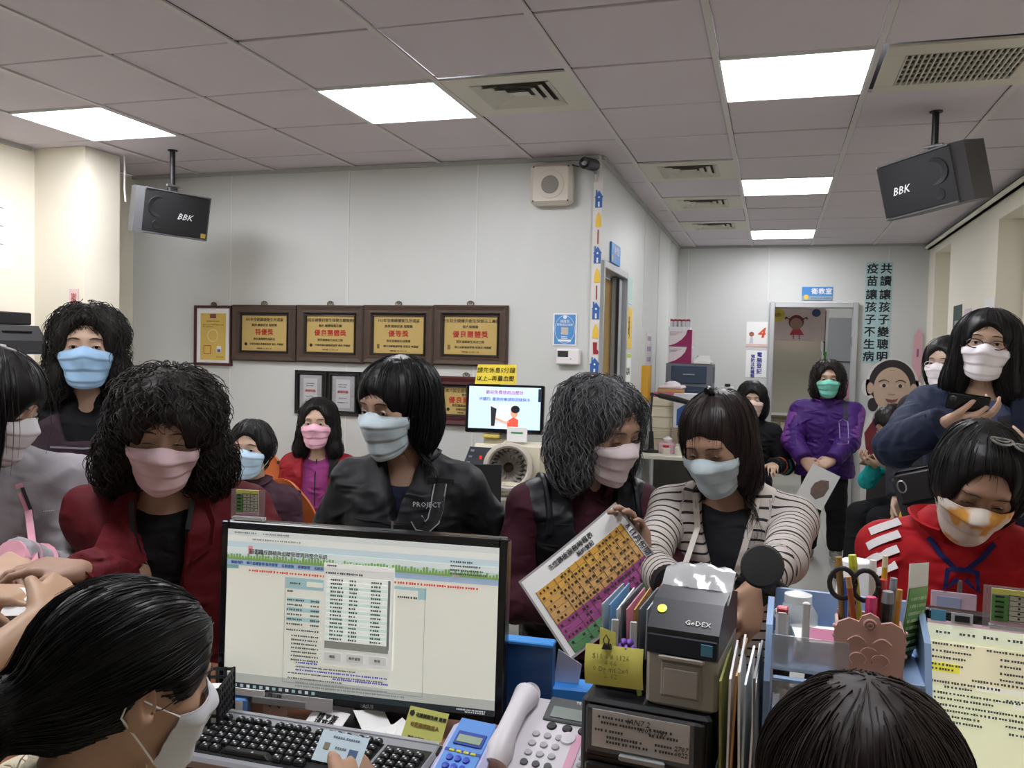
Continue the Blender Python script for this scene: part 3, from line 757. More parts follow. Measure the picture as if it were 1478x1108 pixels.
    def wedge(s, w0, w1, z0, z1, depth=.0):
        """front opening: half width w0 at height z0, w1 at z1 (heights along the spine from the neck base)"""
        def fn(P):
            q = P-s.nb; t = q @ s.sp; x = np.abs(q @ s.r); y = q @ s.f
            w_ = np.interp(t, [z0, z1], [w0, w1]); d = np.maximum(x-w_, z0-t)
            return np.maximum(d, depth-y)
        a = s.nb+s.sp*z0; b = s.nb+s.sp*(z1+.05)
        return ('-', Fn(fn, np.minimum(a, b)-.2, np.maximum(a, b)+.2), .006)
    def pants(s, m, off=.016, h=.018, wide=.0):
        L = [('+', Loft(s.hip, s.u, s.r, [(-.02, .088*s.Ht*s.wide+off, .06*s.Ht+off, 0, 0), (.09, .086*s.Ht*s.wide+off, .058*s.Ht+off, 0, 0)]), 0)]
        for q in (-1, 1):
            hj = s.hip+s.r*q*.055*s.Ht
            L += [('+', Cone(hj, s.kn[q], .078+off, .052+off+wide), .03), ('+', Cone(s.kn[q], s.an[q]+s.u*.02, .050+off+wide, .042+off+wide, True), .02)]
        V, Q = mesh_sdf(L, h); N = vnormals(V, Q); V = V+N*(.004*waves(V-s.base, 40, 8, 9))[:, None]
        return fast_mesh('trousers', V-s.base, Q, m, s.root)
    def shoes(s, m, sole):
        for q in (-1, 1):
            a = s.an[q]; L = [('+', Cone(a-s.u*.02-s.f*.02, a-s.u*.03+s.f*.13, .042, .036), .02), ('+', Cone(a-s.u*.03, a+s.u*.01, .044, .046, True), .02)]
            flo = a-.2; flo[2] = -.3
            L.append(('-', Fn(lambda P: P[..., 2]-.012, a-.3, a+.3), 0))
            V, Q = mesh_sdf(L, .012); sh = fast_mesh('shoe', V-s.base, Q, m, s.root)
            L = [('+', Cone(a-s.u*.03-s.f*.02, a-s.u*.03+s.f*.13, .046, .040), 0), ('&', Fn(lambda P: np.maximum(P[..., 2]-.022, .001-P[..., 2]), a-.3, a+.3), 0)]
            V, Q = mesh_sdf(L, .012); fast_mesh('sole', V-s.base, Q, sole, sh)
    def surf(s, prims, p0, d, off=.002, n=60):
        P = np.array(p0, float)
        for _ in range(n):
            dd = float(sdf(prims, P[None])[0])-off
            if dd < 4e-4: break
            P = P+np.array(d)*min(dd, .05)*.85
        return P
    def onfront(s, x, t, off=.003, frm=.5):
        """a point on the clothes front: x to own right, t along the spine from the neck base"""
        p0 = s.nb+s.r*x+s.sp*t+s.f*frm
        return s.surf(s.topL, p0, -s.f, off)-s.base
    def collar(s, m, hgt=.05, flare=.02, open_=.25, r=.062, name='collar', thick=.006, z=-.005, tilt=.35, spread=.0):
        P = []
        for a in np.linspace(open_, 2*PI-open_, 28):
            row = []
            for k in range(4):
                v = k/3; rr = r+flare*v*(1+.0)
                base = s.nb+s.sp*(z+hgt*v)+s.f*(.012+.03*math.cos(a)*tilt*-1*0)
                row.append(base+s.r*math.sin(a)*rr*1.06+s.f*math.cos(a)*rr*.95+s.sp*(-tilt*.10*max(0, math.cos(a)))-s.base)
            P.append(row)
        return MB().sheet(P, thick).build(name, m, s.root, True)
    def lanyard(s, m, depth=-.26, spread=.05, name='lanyard'):
        pts = [s.onfront(x, t, .004) for x, t in ((-.07, -.02), (-.062, depth*.32), (-.045, depth*.62), (-.012, depth), (.012, depth), (.045, depth*.62), (.062, depth*.32), (.07, -.02))]
        return ribbon(name, pts, .012, s.f, m, s.root), (pts[3]+pts[4])/2
def ribbon(name, pts, w, n, m, parent, thick=.0015):
    pts = [np.array(p, float) for p in pts]; P = []
    for i, p in enumerate(pts):
        d = pts[min(i+1, len(pts)-1)]-pts[max(i-1, 0)]; e = nrm(np.cross(d, n)); P.append([p-e*w/2, p+e*w/2])
    return MB().sheet(P, thick).build(name, m, parent, True)

# ------------------------------------------------------------------ the people in the room
V3 = lambda *a: np.array(a, float)
def lapel(p, name, inner, outer, m, off=.010, n=3, thick=.004):
    a = [p.onfront(x, t, off) for x, t in inner]; b = [p.onfront(x, t, off+.004) for x, t in outer]
    return MB().sheet([[u+(v-u)*k/n for k in range(n+1)] for u, v in zip(a, b)], thick).build(name, m, p.root, True)
def frontline(p, name, xt, w, m, off=.005, thick=.002): return ribbon(name, [p.onfront(x, t, off) for x, t in xt], w, p.f, m, p.root, thick)
def sleeve_panel(p, q, m, a=0., b=.75, out=.006, r0=.062, r1=.054):
    A = p.sh[q]+p.r*q*out+p.u*.004; E = p.el[q]+p.r*q*out
    V, Q = mesh_sdf([('+', Cone(A, E, r0, r1), 0), ('+', Cone(E, E+(p.wr[q]-p.el[q])*b, r1, r1-.012, True), .02)], .009)
    return fast_mesh('sleeve_panel', V-p.base, Q, m, p.root)
def glasses(p, m, dy=0.):
    g = MB()
    for q in (-1, 1):
        c = V3(q*.033, .098+dy, .004); g.tube([p.hp_(*(c+V3(.024*math.cos(a), 0, .0145*math.sin(a)*(1 if math.sin(a) > 0 else 1))))-p.base for a in np.linspace(0, 2*PI, 21)], .0020, 5, False)
        g.tube([p.hp_(q*.057, .097+dy, .009)-p.base, p.hp_(q*.078, .03, .012)-p.base, p.hp_(q*.083, -.03, .012)-p.base], .0013, 5)
    g.tube([p.hp_(-.010, .099+dy, .008)-p.base, p.hp_(0, .103+dy, .010)-p.base, p.hp_(.010, .099+dy, .008)-p.base], .0013, 5)
    return g.build('glasses', m, p.root)
def maskm(n, c): return mat('mask_'+n, c, .75, bump=.15, bscale=700, spec=.3)
OPEN = (0, .135, -.012, .066, .088, .112); BANG = (0, .135, -.042, .064, .086, .099)
def curlyset(w=.05, low=-.06, back=.06): return [('e', (.075, -.015, low), (w, .065, .085)), ('e', (-.075, -.015, low), (w, .065, .085)), ('e', (0, -.075, low), (.085, back, .095))]
BLK = cloth('black', '17181c'); BLK2 = cloth('black_soft', '121317', .9)
DARKTR = cloth('dark_trousers', '17181b', .9)

# woman at the back by the pillar, pale blue mask
p = Person('person standing by the pillar, black wavy hair, light blue mask, dark plum vest', (-2.234, 2.349, 1.518), yaw=.62, hyaw=.66, pitch=-.02, Ht=1.58, h=.0066, skin_c='c79f83', hs=1.12, wide=1.05)
p.body(); p.mask(maskm('sky', '9fc4e6'), zt=.0)
p.hair('17110f', (.030, .030, .026), curlyset(.040, -.075, .05)+[('e', (.095, -.02, -.12), (.04, .05, .05)), ('e', (-.095, -.02, -.12), (.04, .05, .05))], noise=.008, nf=60, strands=1500, slen=.09, curl=.007, cturn=1.6, face=(0, .135, -.016, .070, .088, .104), seed=11, rough=.55, flyaway=.007, width=.0014)
p.top('knit_top', BLK2, .010, .012, neck=.02, fold=.003); p.top('vest', cloth('plum', '33232d'), .03, arms=False, cutters=[p.wedge(.055, .12, -.13, .1, -.3)], fold=.004)
frontline(p, 'piping', [(-.10, -.145), (0, -.150), (.10, -.145)], .006, mat('grey_piping', '8b8690', .6)); p.pants(DARKTR); p.shoes(BLK, BLK)

# long-haired woman in the grey jacket at the counter
GJ = cloth('grey_shell', 'a29fa3', .6, .12); PK = cloth('pink_trim', 'e0a3b3', .6, .1)
p = Person('person in light grey jacket with pink zip, long straight black hair, leaning in', (-1.850, 1.640, 1.385), yaw=.75, hyaw=1.85, pitch=.42, Ht=1.56, lean=.14, side=.30, h=.0066, skin_c='c9a184', hs=1.06, wide=1.05)
p.arm(-1, V3(-1.640, 1.500, 1.045), hint=-p.u*1.0-p.r*.5, hd=V3(.7, -.55, -.1), hn=V3(0, .1, -1), curl=.7, thumb=.7)
p.arm(1, V3(-1.86, 1.42, 1.03), hd=V3(.6, -.5, -.1), hn=V3(0, 0, -1), curl=.6)
p.body(); p.mask(maskm('white', 'e6e4e6'))
hc = p.hc
p.hair('100d0d', (.024, .024, .020), [('w', hc+V3(-.02, -.045, .0), hc+V3(-.035, -.075, -.25), .085, .065), ('w', hc+V3(-.03, .05, -.02), hc+V3(-.07, .03, -.24), .075, .06), ('w', hc+V3(.03, -.05, .02), hc+V3(.035, -.075, -.16), .060, .045)], noise=.002, strands=900, slen=.22, face=(0, .150, -.045, .060, .086, .10), seed=12, rough=.33, width=.0012)
p.top('jacket', GJ, .035, .026, hem=-.56, wid=1.06, fold=.010, cuff=.003, seed=21, h=.008)
frontline(p, 'zip', [(-.070, -.05), (-.072, -.12), (-.076, -.2), (-.082, -.28), (-.088, -.36), (-.09, -.46), (-.09, -.54)], .016, PK); frontline(p, 'zip_teeth', [(-.076, -.06), (-.078, -.12), (-.082, -.2)], .008, mat('zip_dark', '2c2830', .5), .007)
for q in (-1, 1):
    w_ = p.wr[q]; e_ = nrm(p.el[q]-w_); MB().cyl(w_-p.base+e_*.012, w_-p.base-e_*.012, .052, .046, 20).build('cuff', PK, p.root, True)
    MB().tube([w_-p.base+e_*.075, w_-p.base+e_*.03], [.063, .058], 18).build('sleeve_band', PK, p.root, True)
text('••••••', .012, PAPER, p.onfront(-.115, -.125, .006), p.root, 'chest_print', rot=(PI/2-.1, 0, .75+.2)); p.pants(DARKTR); p.shoes(BLK, BLK)

# curly-haired woman in the wine red jacket
RJ = cloth('wine_red', '5e111b', .75, .15)
p = Person('person in wine red jacket bending over the counter, big black curls, pink mask', (-1.395, 1.715, 1.340), yaw=.52, hyaw=.58, pitch=.34, Ht=1.50, lean=.20, h=.0066, skin_c='a97f66', hs=1.10, roll=-.08, wide=1.03)
p.arm(1, V3(-1.415, 1.475, 1.050), hint=-p.r*.6-p.u*.8-p.f*.2, hd=V3(-.75, -.40, .12), hn=V3(0, .1, -1), curl=.5, thumb=.5)
p.arm(-1, V3(-1.00, 1.66, .90), hd=V3(-.2, -.9, -.3), hn=V3(0, -.3, -1), curl=.4)
p.body(); p.mask(maskm('rose', 'dcc0c6'), zt=-.004)
p.hair('191210', (.036, .030, .008), curlyset(.055, -.055, .06)+[('e', (.10, .0, -.09), (.04, .05, .05)), ('e', (-.10, .0, -.09), (.04, .05, .05))], noise=.010, nf=55, strands=1700, slen=.10, curl=.0085, cturn=1.6, face=(0, .140, -.040, .062, .092, .098), seed=13, rough=.5, flyaway=.009, width=.0015)
p.top('turtleneck', BLK2, .008, .006, neck=.045, arms=False, fold=.002); p.top('jacket', RJ, .036, .030, hem=-.56, wid=1.05, fold=.010, seed=22, h=.008, cutters=[p.wedge(.028, .075, -.35, .06, 0.)])
lapel(p, 'collar', [(.035, -.02), (.032, -.07), (.028, -.13), (.026, -.17)], [(.10, .0), (.125, -.07), (.120, -.13), (.075, -.165)], RJ); lapel(p, 'collar', [(-.035, -.02), (-.032, -.07), (-.028, -.13), (-.026, -.17)], [(-.10, .0), (-.125, -.07), (-.120, -.13), (-.075, -.165)], RJ)
frontline(p, 'placket', [(-.032, -.17), (-.032, -.25), (-.032, -.33), (-.032, -.42)], .022, cloth('wine_dark', '581019')); p.lanyard(mat('black_strap', '1b1a1e', .6), -.27)
b = p.onfront(-.012, -.33, .012); MB().box(b, (.048, .005, .075), .002, .52).build('name_badge', [mat('badge_green', '7a8f80', .35)], p.root); p.pants(DARKTR); p.shoes(BLK, BLK)

# seated woman, front row
p = Person('person seated in dark purple jacket, short black hair, pale blue mask', (-2.393, 3.537, 1.036), yaw=.30, hyaw=.25, pitch=-.06, Ht=1.46, sit=(.02, .44), h=.0080, skin_c='cda68a', hs=1.10)
p.arm(1, p.hip+p.r*.12+p.f*.22+p.u*.10, hd=p.f-p.r*.3, hn=-p.u, curl=.4); p.arm(-1, p.hip-p.r*.12+p.f*.22+p.u*.10, hd=p.f+p.r*.3, hn=-p.u, curl=.4)
p.body(); p.mask(maskm('pale', 'bcd6ea'))
p.hair('0f0d0e', (.018, .016, .022), [('e', (.07, -.01, .02), (.03, .06, .05)), ('e', (-.07, -.01, .02), (.03, .06, .05)), ('e', (0, -.07, -.03), (.06, .045, .07))], strands=500, slen=.07, face=(0, .135, -.030, .070, .10, .108), seed=14, noise=.003)
p.top('jacket', cloth('purple_dark', '3a1f2c', .7), .032, .024, hem=-.50, neck=.02, fold=.010, seed=23); p.collar(cloth('purple_dark', '3a1f2c'), .05, .03); p.pants(DARKTR); p.shoes(BLK, BLK)

# seated woman, back row
p = Person('person seated in bright red jacket over magenta top, wavy black hair, pink mask', (-2.617, 4.560, 1.078), yaw=.30, hyaw=.30, pitch=.0, Ht=1.48, sit=(.02, .44), h=.0080, skin_c='c9a184', hs=1.20)
p.arm(1, p.hip+p.r*.10+p.f*.24+p.u*.12, hd=p.f-p.r*.6, hn=-p.u, curl=.4); p.arm(-1, p.hip-p.r*.10+p.f*.24+p.u*.10, hd=p.f+p.r*.6, hn=-p.u, curl=.4)
p.body(); p.mask(maskm('pink', 'e7b3c6'), zt=.0)
p.hair('110e0e', (.022, .022, .016), curlyset(.036, -.06, .05)+[('e', (.085, .0, -.13), (.04, .05, .05)), ('e', (-.085, .0, -.13), (.04, .05, .05))], strands=700, slen=.12, curl=.004, cturn=1.4, face=OPEN, seed=15, noise=.004)
p.top('shirt', cloth('magenta', '8e3a78'), .016, .010, neck=.05, fold=.004, arms=False); frontline(p, 'zip', [(0, -.02), (0, -.12), (0, -.2), (0, -.3)], .006, BLK)
p.top('jacket', cloth('bright_red', '8e1420', .65), .036, .026, hem=-.48, fold=.010, seed=24, cutters=[p.wedge(.07, .085, -.5, .08, .0)]); lapel(p, 'collar', [(.085, .0), (.085, -.06), (.08, -.12)], [(.13, .0), (.135, -.07), (.10, -.13)], cloth('bright_red', '8e1420')); lapel(p, 'collar', [(-.085, .0), (-.085, -.06), (-.08, -.12)], [(-.13, .0), (-.135, -.07), (-.10, -.13)], BLK)
p.pants(DARKTR); p.shoes(BLK, BLK)

# woman in the black jacket with the J patch
p = Person('person in black zip jacket with large letter patch, straight black bob, white-blue mask', (-1.030, 2.235, 1.382), yaw=.14, hyaw=-.30, pitch=.24, Ht=1.52, lean=.06, h=.0066, skin_c='b58c72', hs=1.13, wide=.98)
p.arm(1, p.L(.18, .18, .92), hint=p.r*.6-p.f*.4-p.u*1., hd=p.f-p.r*.4, hn=-p.u, curl=.5); p.arm(-1, p.L(-.20, .12, .85), hint=-p.r*.5-p.f*.4-p.u*.8, hd=p.f-p.u*.3, hn=p.r, curl=.5)
p.body(); p.mask(maskm('bluewhite', 'c3d3da'), zt=.004)
p.hair('0c0a0b', (.020, .020, .008), [('e', (.065, -.005, -.035), (.034, .060, .085)), ('e', (-.065, -.02, -.035), (.034, .060, .085)), ('e', (0, -.07, -.035), (.075, .050, .085))], noise=.0015, strands=1000, slen=.15, face=(0, .138, -.036, .064, .086, .096), seed=16, rough=.36, width=.0012, down=.75)
p.top('undershirt', cloth('navy_shirt', '20223c'), .004, .004, arms=False, fold=.0)
p.top("jacket", cloth("black_shell", "18191c", .55, .1), .034, .026, hem=-.50, wid=1.02, fold=.010, seed=25, h=.008, belly=.02, cutters=[p.wedge(.004, .062, -.14, .06, .0)], neck=.02)
p.collar(cloth('black_shell', '18191c'), .045, .018, .75, r=.078)
frontline(p, 'zip', [(.0, -.14), (.0, -.2), (.0, -.28), (.0, -.38), (0, -.48)], .012, mat('zip_dark', '2c2830', .5)); frontline(p, 'zip_pull', [(-.002, -.145), (-.001, -.19)], .006, mat('steel', 'b9bbbd', .3, metal=.9), .009)
J = [(-.075, -.10), (-.115, -.103), (-.150, -.105)]; st = [(-.122, -.045), (-.122, -.075), (-.120, -.11), (-.114, -.142), (-.098, -.158), (-.080, -.153), (-.069, -.135)]
frontline(p, 'letter_patch', st, .034, mat('patch', '101113', .8), .006, .003); frontline(p, 'letter_serif', [(-.085, -.037), (-.122, -.040), (-.158, -.043)], .022, mat('patch', '101113', .8), .007, .003)
TH = mat('stitch', '8c8e92', .7)
for s_ in (-1, 1):
    pts = []
    for i, (x, t) in enumerate(st):
        d = np.array(st[min(i+1, 6)])-np.array(st[max(i-1, 0)]); d = d/np.linalg.norm(d); pts.append((x-d[1]*.016*s_, t+d[0]*.016*s_))
    frontline(p, 'stitching', pts, .0030, TH, .012)
text('PROJECT', .020, mat('light_print', 'b9b9bb', .6), p.onfront(-.095, -.098, .016), p.root, 'chest_print', rot=(PI/2, 0, .14+.12))
for t in (-.15, -.17, -.19, -.21): frontline(p, 'seam', [(x, t) for x in (-.055, -.02, .03, .08, .12)], .0025, mat('seam_dark', '0c0c0e', .8), .004)
p.pants(DARKTR); p.shoes(BLK, BLK)

# grey-haired woman with the chart
MAR = cloth('maroon', '3a1220', .8, .2)
p = Person('person with grey curly hair, maroon top and black quilted vest, holding a chart', (-.455, 2.363, 1.333), yaw=.50, hyaw=1.00, pitch=.34, Ht=1.50, lean=.10, h=.0066, skin_c='a97f66', hs=1.12, wide=1.0, roll=.05)
p.arm(-1, V3(-.315, 2.175, 1.010), hint=-p.r*.8-p.u*.8, hd=V3(-.12, -.12, .95), hn=V3(-.3, -.9, 0), curl=.55, thumb=.3)
p.arm(1, V3(-.515, 2.185, .870), hint=p.r*.5-p.u*1.0-p.f*.3, hd=V3(.75, -.1, .35), hn=V3(.0, -.9, .1), curl=.5, thumb=.3)
p.body(); p.mask(maskm('blush', 'dccfd2'), zt=.0)
p.hair('222224', (.024, .024, .006), curlyset(.044, -.05, .058)+[('e', (.085, .01, -.09), (.035, .05, .045)), ('e', (-.085, .0, -.09), (.035, .05, .045))], noise=.010, nf=55, strands=1700, slen=.11, curl=.0085, cturn=1.4, face=(0, .135, -.006, .066, .094, .110), seed=17, rough=.5, flyaway=.008, hi='6e6e70', width=.0015)
p.top('sweatshirt', MAR, .020, .022, hem=-.50, neck=.01, fold=.008, seed=26, h=.008); p.collar(MAR, .06, .035, .35, r=.07, name='hood')
def quilt(P, q=p): return .006*np.sin(((P-q.nb) @ q.sp)*80)
p.top('quilted_vest', cloth('black_quilt', '14151a', .45, .08), .046, arms=False, hem=-.52, fold=.006, seed=27, wid=.98, extra=[('+', Cone(p.nb-p.sp*.03+p.r*q*.05, p.sh[q]-p.r*q*.028+p.sp*.01, .074, .080), .04) for q in (-1, 1)], cutters=[p.wedge(.035, .07, -.5, .08, .0)])
for t in (-.10, -.16, -.22, -.28, -.34, -.40): frontline(p, 'quilt_seam', [(x, t) for x in (.05, .08, .12, .15)], .004, mat('seam_dark', '0c0c0e', .8), .002)
for q in (-1, 1):
    pts = [p.surf(p.topL, p.sh[q]+p.r*q*.0+p.f*.12*math.sin(a)+p.u*.12*math.cos(a)-p.u*.02-p.r*q*.03, nrm(-p.f*math.sin(a)-p.u*math.cos(a)-p.r*q*.1), .002)-p.base for a in np.linspace(-1.4, 1.9, 12)]
    MB().tube(pts, .010, 8).build('armhole_binding', cloth('black_quilt', '14151a'), p.root, True)
p.pants(DARKTR); p.shoes(BLK, BLK); P_GREY = p

# woman in the striped cardigan
p = Person('person in white cardigan with black stripes, brown bob with half ponytail, pale mask', (-.135, 2.355, 1.320), yaw=-.12, hyaw=-.38, pitch=.50, Ht=1.50, lean=.16, h=.0066, skin_c='a97d62', hs=1.06, wide=1.06, roll=.06)
p.arm(1, V3(-.215, 2.010, 1.010), hint=p.r*1.-p.u*.7-p.f*.2, hd=V3(-.25, -.75, -.55), hn=V3(.5, .2, -.6), curl=.45, thumb=.4)
p.arm(-1, V3(-.030, 1.915, 1.030), hint=-p.r*1.1-p.u*.6+p.f*.0, hd=V3(-.15, -.55, -.75), hn=V3(-.6, .3, -.3), curl=.6, thumb=.5)
p.body(); p.mask(maskm('pale2', 'b7c6cc'), zt=.0)
p.hair('1e1413', (.010, .010, .006), [('e', (.060, .0, -.04), (.030, .058, .085)), ('e', (-.062, .005, -.055), (.033, .058, .10)), ('e', (0, -.066, -.04), (.070, .046, .085))], noise=.002, strands=1000, slen=.16, face=(0, .140, -.030, .062, .090, .098), seed=18, rough=.36, width=.0012)
tie = p.hp_(.0, -.02, .130); MB().lathe([(.004, -.008), (.016, -.006), (.020, 0), (.016, .006), (.004, .008)], tie-p.base, p.HR[:, 1]+p.HR[:, 0]*.5, 16).build('hair_tie', mat('black_satin', '121214', .25), p.root, True)
p.top('blouse', cloth('charcoal', '23242a'), .008, .006, arms=False, neck=.0, fold=.003)
lan, lend = p.lanyard(cloth('lanyard_blue', '25336b'), -.36)
p.top('cardigan', stripes('striped_knit', 'bdb5ae', '1d1a1c', .026, .24), .026, .013, hem=-.52, fold=.004, seed=28, h=.007, attr=True, cutters=[p.wedge(.006, .085, -.33, .05, .0)], wid=1.02, sleeve=.96)
for s_ in (-1, 1): frontline(p, 'button_band', [(s_*.085, -.01), (s_*.068, -.1), (s_*.048, -.18), (s_*.026, -.26), (s_*.012, -.33), (s_*.006, -.42)], .016, cloth('cream_band', 'c9c0b8'), .003)
for q in (-1, 1):
    w_ = p.el[q]+(p.wr[q]-p.el[q])*.96; e_ = nrm(p.wr[q]-p.el[q]); MB().cyl(w_-e_*.01-p.base, w_+e_*.022-p.base, .044, .042, 20).build('cuff', cloth('black_cuff', '1b191b'), p.root, True)
for k in (-1, 0, 1): ribbon('lanyard_end', [lend+V3(.006*k, -.02, 0), lend+V3(.012*k, -.03, -.06), lend+V3(.02*k, -.03, -.13)], .013, p.f, cloth('lanyard_blue', '25336b'), p.root)
p.pants(DARKTR); p.shoes(BLK, BLK)

# woman at the end of the corridor, coloured sleeves
p = Person('person in black top with teal and orange patterned sleeves near the doorway', (-.150, 6.848, 1.205), yaw=.05, pitch=.05, Ht=1.50, sit=(.02, .46), h=.0095, skin_c='c79f83', hs=1.13)
p.arm(1, p.hip+p.r*.16+p.f*.22+p.u*.16, hd=p.f, hn=-p.u, curl=.5); p.arm(-1, p.hip-p.r*.16+p.f*.22+p.u*.16, hd=p.f, hn=-p.u, curl=.5)
p.body(); p.mask(maskm('peach', 'd9bfb2'))
p.hair('121010', (.024, .024, .020), curlyset(.04, -.045, .055), strands=500, slen=.11, curl=.004, cturn=1.5, face=(0, .135, -.03, .060, .088, .10), seed=19, noise=.004)
p.top('sweater', BLK2, .028, .028, hem=-.48, neck=.02)
for q in (-1, 1):
    for k, (cc, a, b) in enumerate((('2e6f6c', .05, .28), ('b5553a', .32, .55), ('17181c', .58, .72), ('2e6f6c', .75, .92))):
        A = p.el[q]+(p.wr[q]-p.el[q])*a; B = p.el[q]+(p.wr[q]-p.el[q])*b; MB().tube([A-p.base, (A+B)/2-p.base, B-p.base], [.068-.018*a, .071-.018*a, .068-.018*b], 16).build('sleeve_band', cloth('band'+cc, cc), p.root, True)
p.pants(DARKTR); p.shoes(BLK, BLK); P_FAR = p

# woman in the purple jacket
p = Person('person standing in purple and lilac jacket with green mask, holding a leaflet', (.404, 6.919, 1.380), yaw=-.02, pitch=.02, Ht=1.47, h=.0085, skin_c='b98f74', hs=1.12, wide=1.15)
p.arm(1, V3(.240, 6.660, .790), hint=p.r*1.-p.f*.6-p.u*.2, hd=V3(.65, -.4, -.6), hn=V3(.2, .6, -.2), curl=.5)
p.arm(-1, V3(.445, 6.650, .800), hint=-p.r*1.-p.f*.6-p.u*.2, hd=V3(-.8, -.35, -.35), hn=V3(.0, .6, -.6), curl=.6)
p.body(); p.mask(maskm('mint', '7fd0ba'), zt=.0)
p.hair('221c1a', (.026, .026, .018), curlyset(.042, -.045, .055), strands=700, slen=.10, curl=.008, cturn=1.6, face=OPEN, seed=20, noise=.010, nf=60, flyaway=.006, width=.0016)
PU = cloth('purple', '3d1866', .6); LI = cloth('lilac', '6d3a86', .6)
p.top('jacket', PU, .044, .038, hem=-.56, wid=1.04, fold=.012, seed=29, neck=.01, flare=.01); p.collar(LI, .055, .035, .5, r=.07)
for q in (-1, 1): sleeve_panel(p, q, LI, b=.35, out=.018, r0=.078, r1=.070)
frontline(p, 'storm_flap', [(0, -.02), (0, -.15), (0, -.3), (0, -.45), (0, -.55)], .03, cloth('purple_deep', '3c1668')); 
for xt in ([(-.08, -.13), (-.11, -.11), (-.145, -.13)], [(-.145, -.13), (-.148, -.2), (-.148, -.28)], [(-.148, -.28), (-.11, -.285), (-.07, -.285)], [(-.085, -.14), (-.09, -.2), (-.09, -.25)]): frontline(p, 'chest_print', xt, .005, mat('print_grey', '8d7fa8', .6))
frontline(p, 'bag_strap', [(-.12, .01), (-.125, -.05), (-.13, -.11)], .035, mat('dark_strap', '1e1a2c', .7), .008)
p.pants(DARKTR, wide=.01); p.shoes(cloth('grey_shoe', '8c8a84'), mat('shoe_sole', 'd8d8d0', .7)); P_PUR = p

# girl on the bench with a phone
p = Person('person seated in turquoise top bent over a phone, long dark hair, black trousers', (.800, 6.403, 1.090), yaw=-.95, hyaw=-1.05, pitch=.55, Ht=1.46, lean=.22, sit=(.04, .46), h=.0090, skin_c='c79f83', hs=1.08)
p.arm(1, V3(.700, 6.330, .840), hint=p.r*.6-p.u*.9, hd=V3(-.75, -.45, .1), hn=V3(.3, -.3, .8), curl=.7); p.arm(-1, V3(.760, 6.250, .830), hint=-p.r*.6-p.u*.9, hd=V3(-.75, .1, .15), hn=V3(.2, .2, .9), curl=.6)
p.body(); p.mask(maskm('peach', 'd9bfb2')); hc = p.hc
p.hair('17100e', (.018, .020, .016), [('w', hc+V3(.03, -.06, 0), hc+V3(.0, -.09, -.24), .055, .035), ('w', hc+V3(.03, .06, 0), hc+V3(.02, .06, -.22), .055, .04)], strands=500, slen=.2, face=(0, .14, -.03, .062, .088, .10), seed=21, rough=.35)
p.top('shirt', cloth('turquoise', '1fa0a0', .8), .022, .020, hem=-.47, fold=.005, seed=30, sleeve=.8); p.top('waistcoat', cloth('dark_waistcoat', '26272a'), .030, arms=False, hem=-.30, cutters=[p.wedge(.06, .09, -.5, .08, 0)])
p.pants(DARKTR, wide=.02); p.shoes(BLK, mat('shoe_sole', 'd8d8d0', .7))
w_ = p.wr[-1]; MB().cyl(w_+nrm(p.el[-1]-w_)*.03-p.base, w_+nrm(p.el[-1]-w_)*.045-p.base, .031, .031, 16).build('wrist_band', BLACK, p.root, True); P_GIRL = p

# woman in the navy coat
NV = cloth('navy', '18223a', .7, .15)
p = Person('person in navy coat with glasses and white mask, looking up from a phone', (.789, 3.697, 1.612), yaw=-.18, hyaw=-.24, pitch=.02, Ht=1.66, lean=.02, h=.0072, skin_c='c79f83', hs=1.15, wide=1.08, roll=-.10)
p.arm(1, V3(.605, 3.375, 1.330), hint=p.r*1.1-p.u*.9+p.f*.0, hd=V3(.80, -.35, .15), hn=V3(.25, .35, .9), curl=[.75, .55, .5, .45], thumb=.5)
p.arm(-1, V3(.900, 3.42, 1.18), hint=-p.r*1.-p.u*.8, hd=V3(-.5, -.5, .5), hn=V3(-.2, .5, .3), curl=.6)
p.body(); p.mask(maskm('clean_white', 'ece6ea'), zt=-.004); glasses(p, mat('glasses_frame', '2a1c1c', .3))
p.hair('0e0c0d', (.026, .024, .008), [('e', (.07, .0, -.05), (.04, .065, .10)), ('e', (-.07, .0, -.05), (.045, .065, .10)), ('e', (0, -.07, -.05), (.08, .055, .10)), ('e', (.085, .0, -.13), (.04, .055, .06)), ('e', (-.09, .0, -.13), (.045, .055, .06))], strands=900, slen=.18, face=(0, .135, -.028, .062, .088, .100), seed=22, rough=.38, noise=.003)
p.top('tee_shirt', cloth('slate_blue', '5f6788'), .012, .006, arms=False, fold=.003)
frontline(p, 'scarf', [(.075, -.01), (.075, -.1), (.078, -.2), (.08, -.32)], .055, cloth('grey_scarf', '3c3e47'), .012, .01); frontline(p, 'scarf', [(-.085, -.01), (-.085, -.1), (-.088, -.2), (-.09, -.34)], .065, cloth('grey_scarf', '3c3e47'), .012, .01)
p.top('coat', NV, .046, .036, hem=-.95, wid=1.02, fold=.013, seed=31, h=.009, cutters=[p.wedge(.09, .10, -.95, .08, .0)], flare=.01, sleeve=.93)
lapel(p, 'collar', [(.10, .01), (.10, -.06), (.10, -.13)], [(.17, .0), (.19, -.08), (.14, -.16)], NV); lapel(p, 'collar', [(-.10, .01), (-.10, -.06), (-.10, -.13)], [(-.17, .0), (-.19, -.08), (-.14, -.16)], NV)
frontline(p, 'bag_strap', [(-.10, .0), (-.075, -.08), (-.04, -.17), (.0, -.26), (.05, -.34), (.10, -.42)], .05, mat('black_webbing', '141417', .7), .02, .004)
p.pants(DARKTR); p.shoes(BLK, BLK); P_NAVY = p

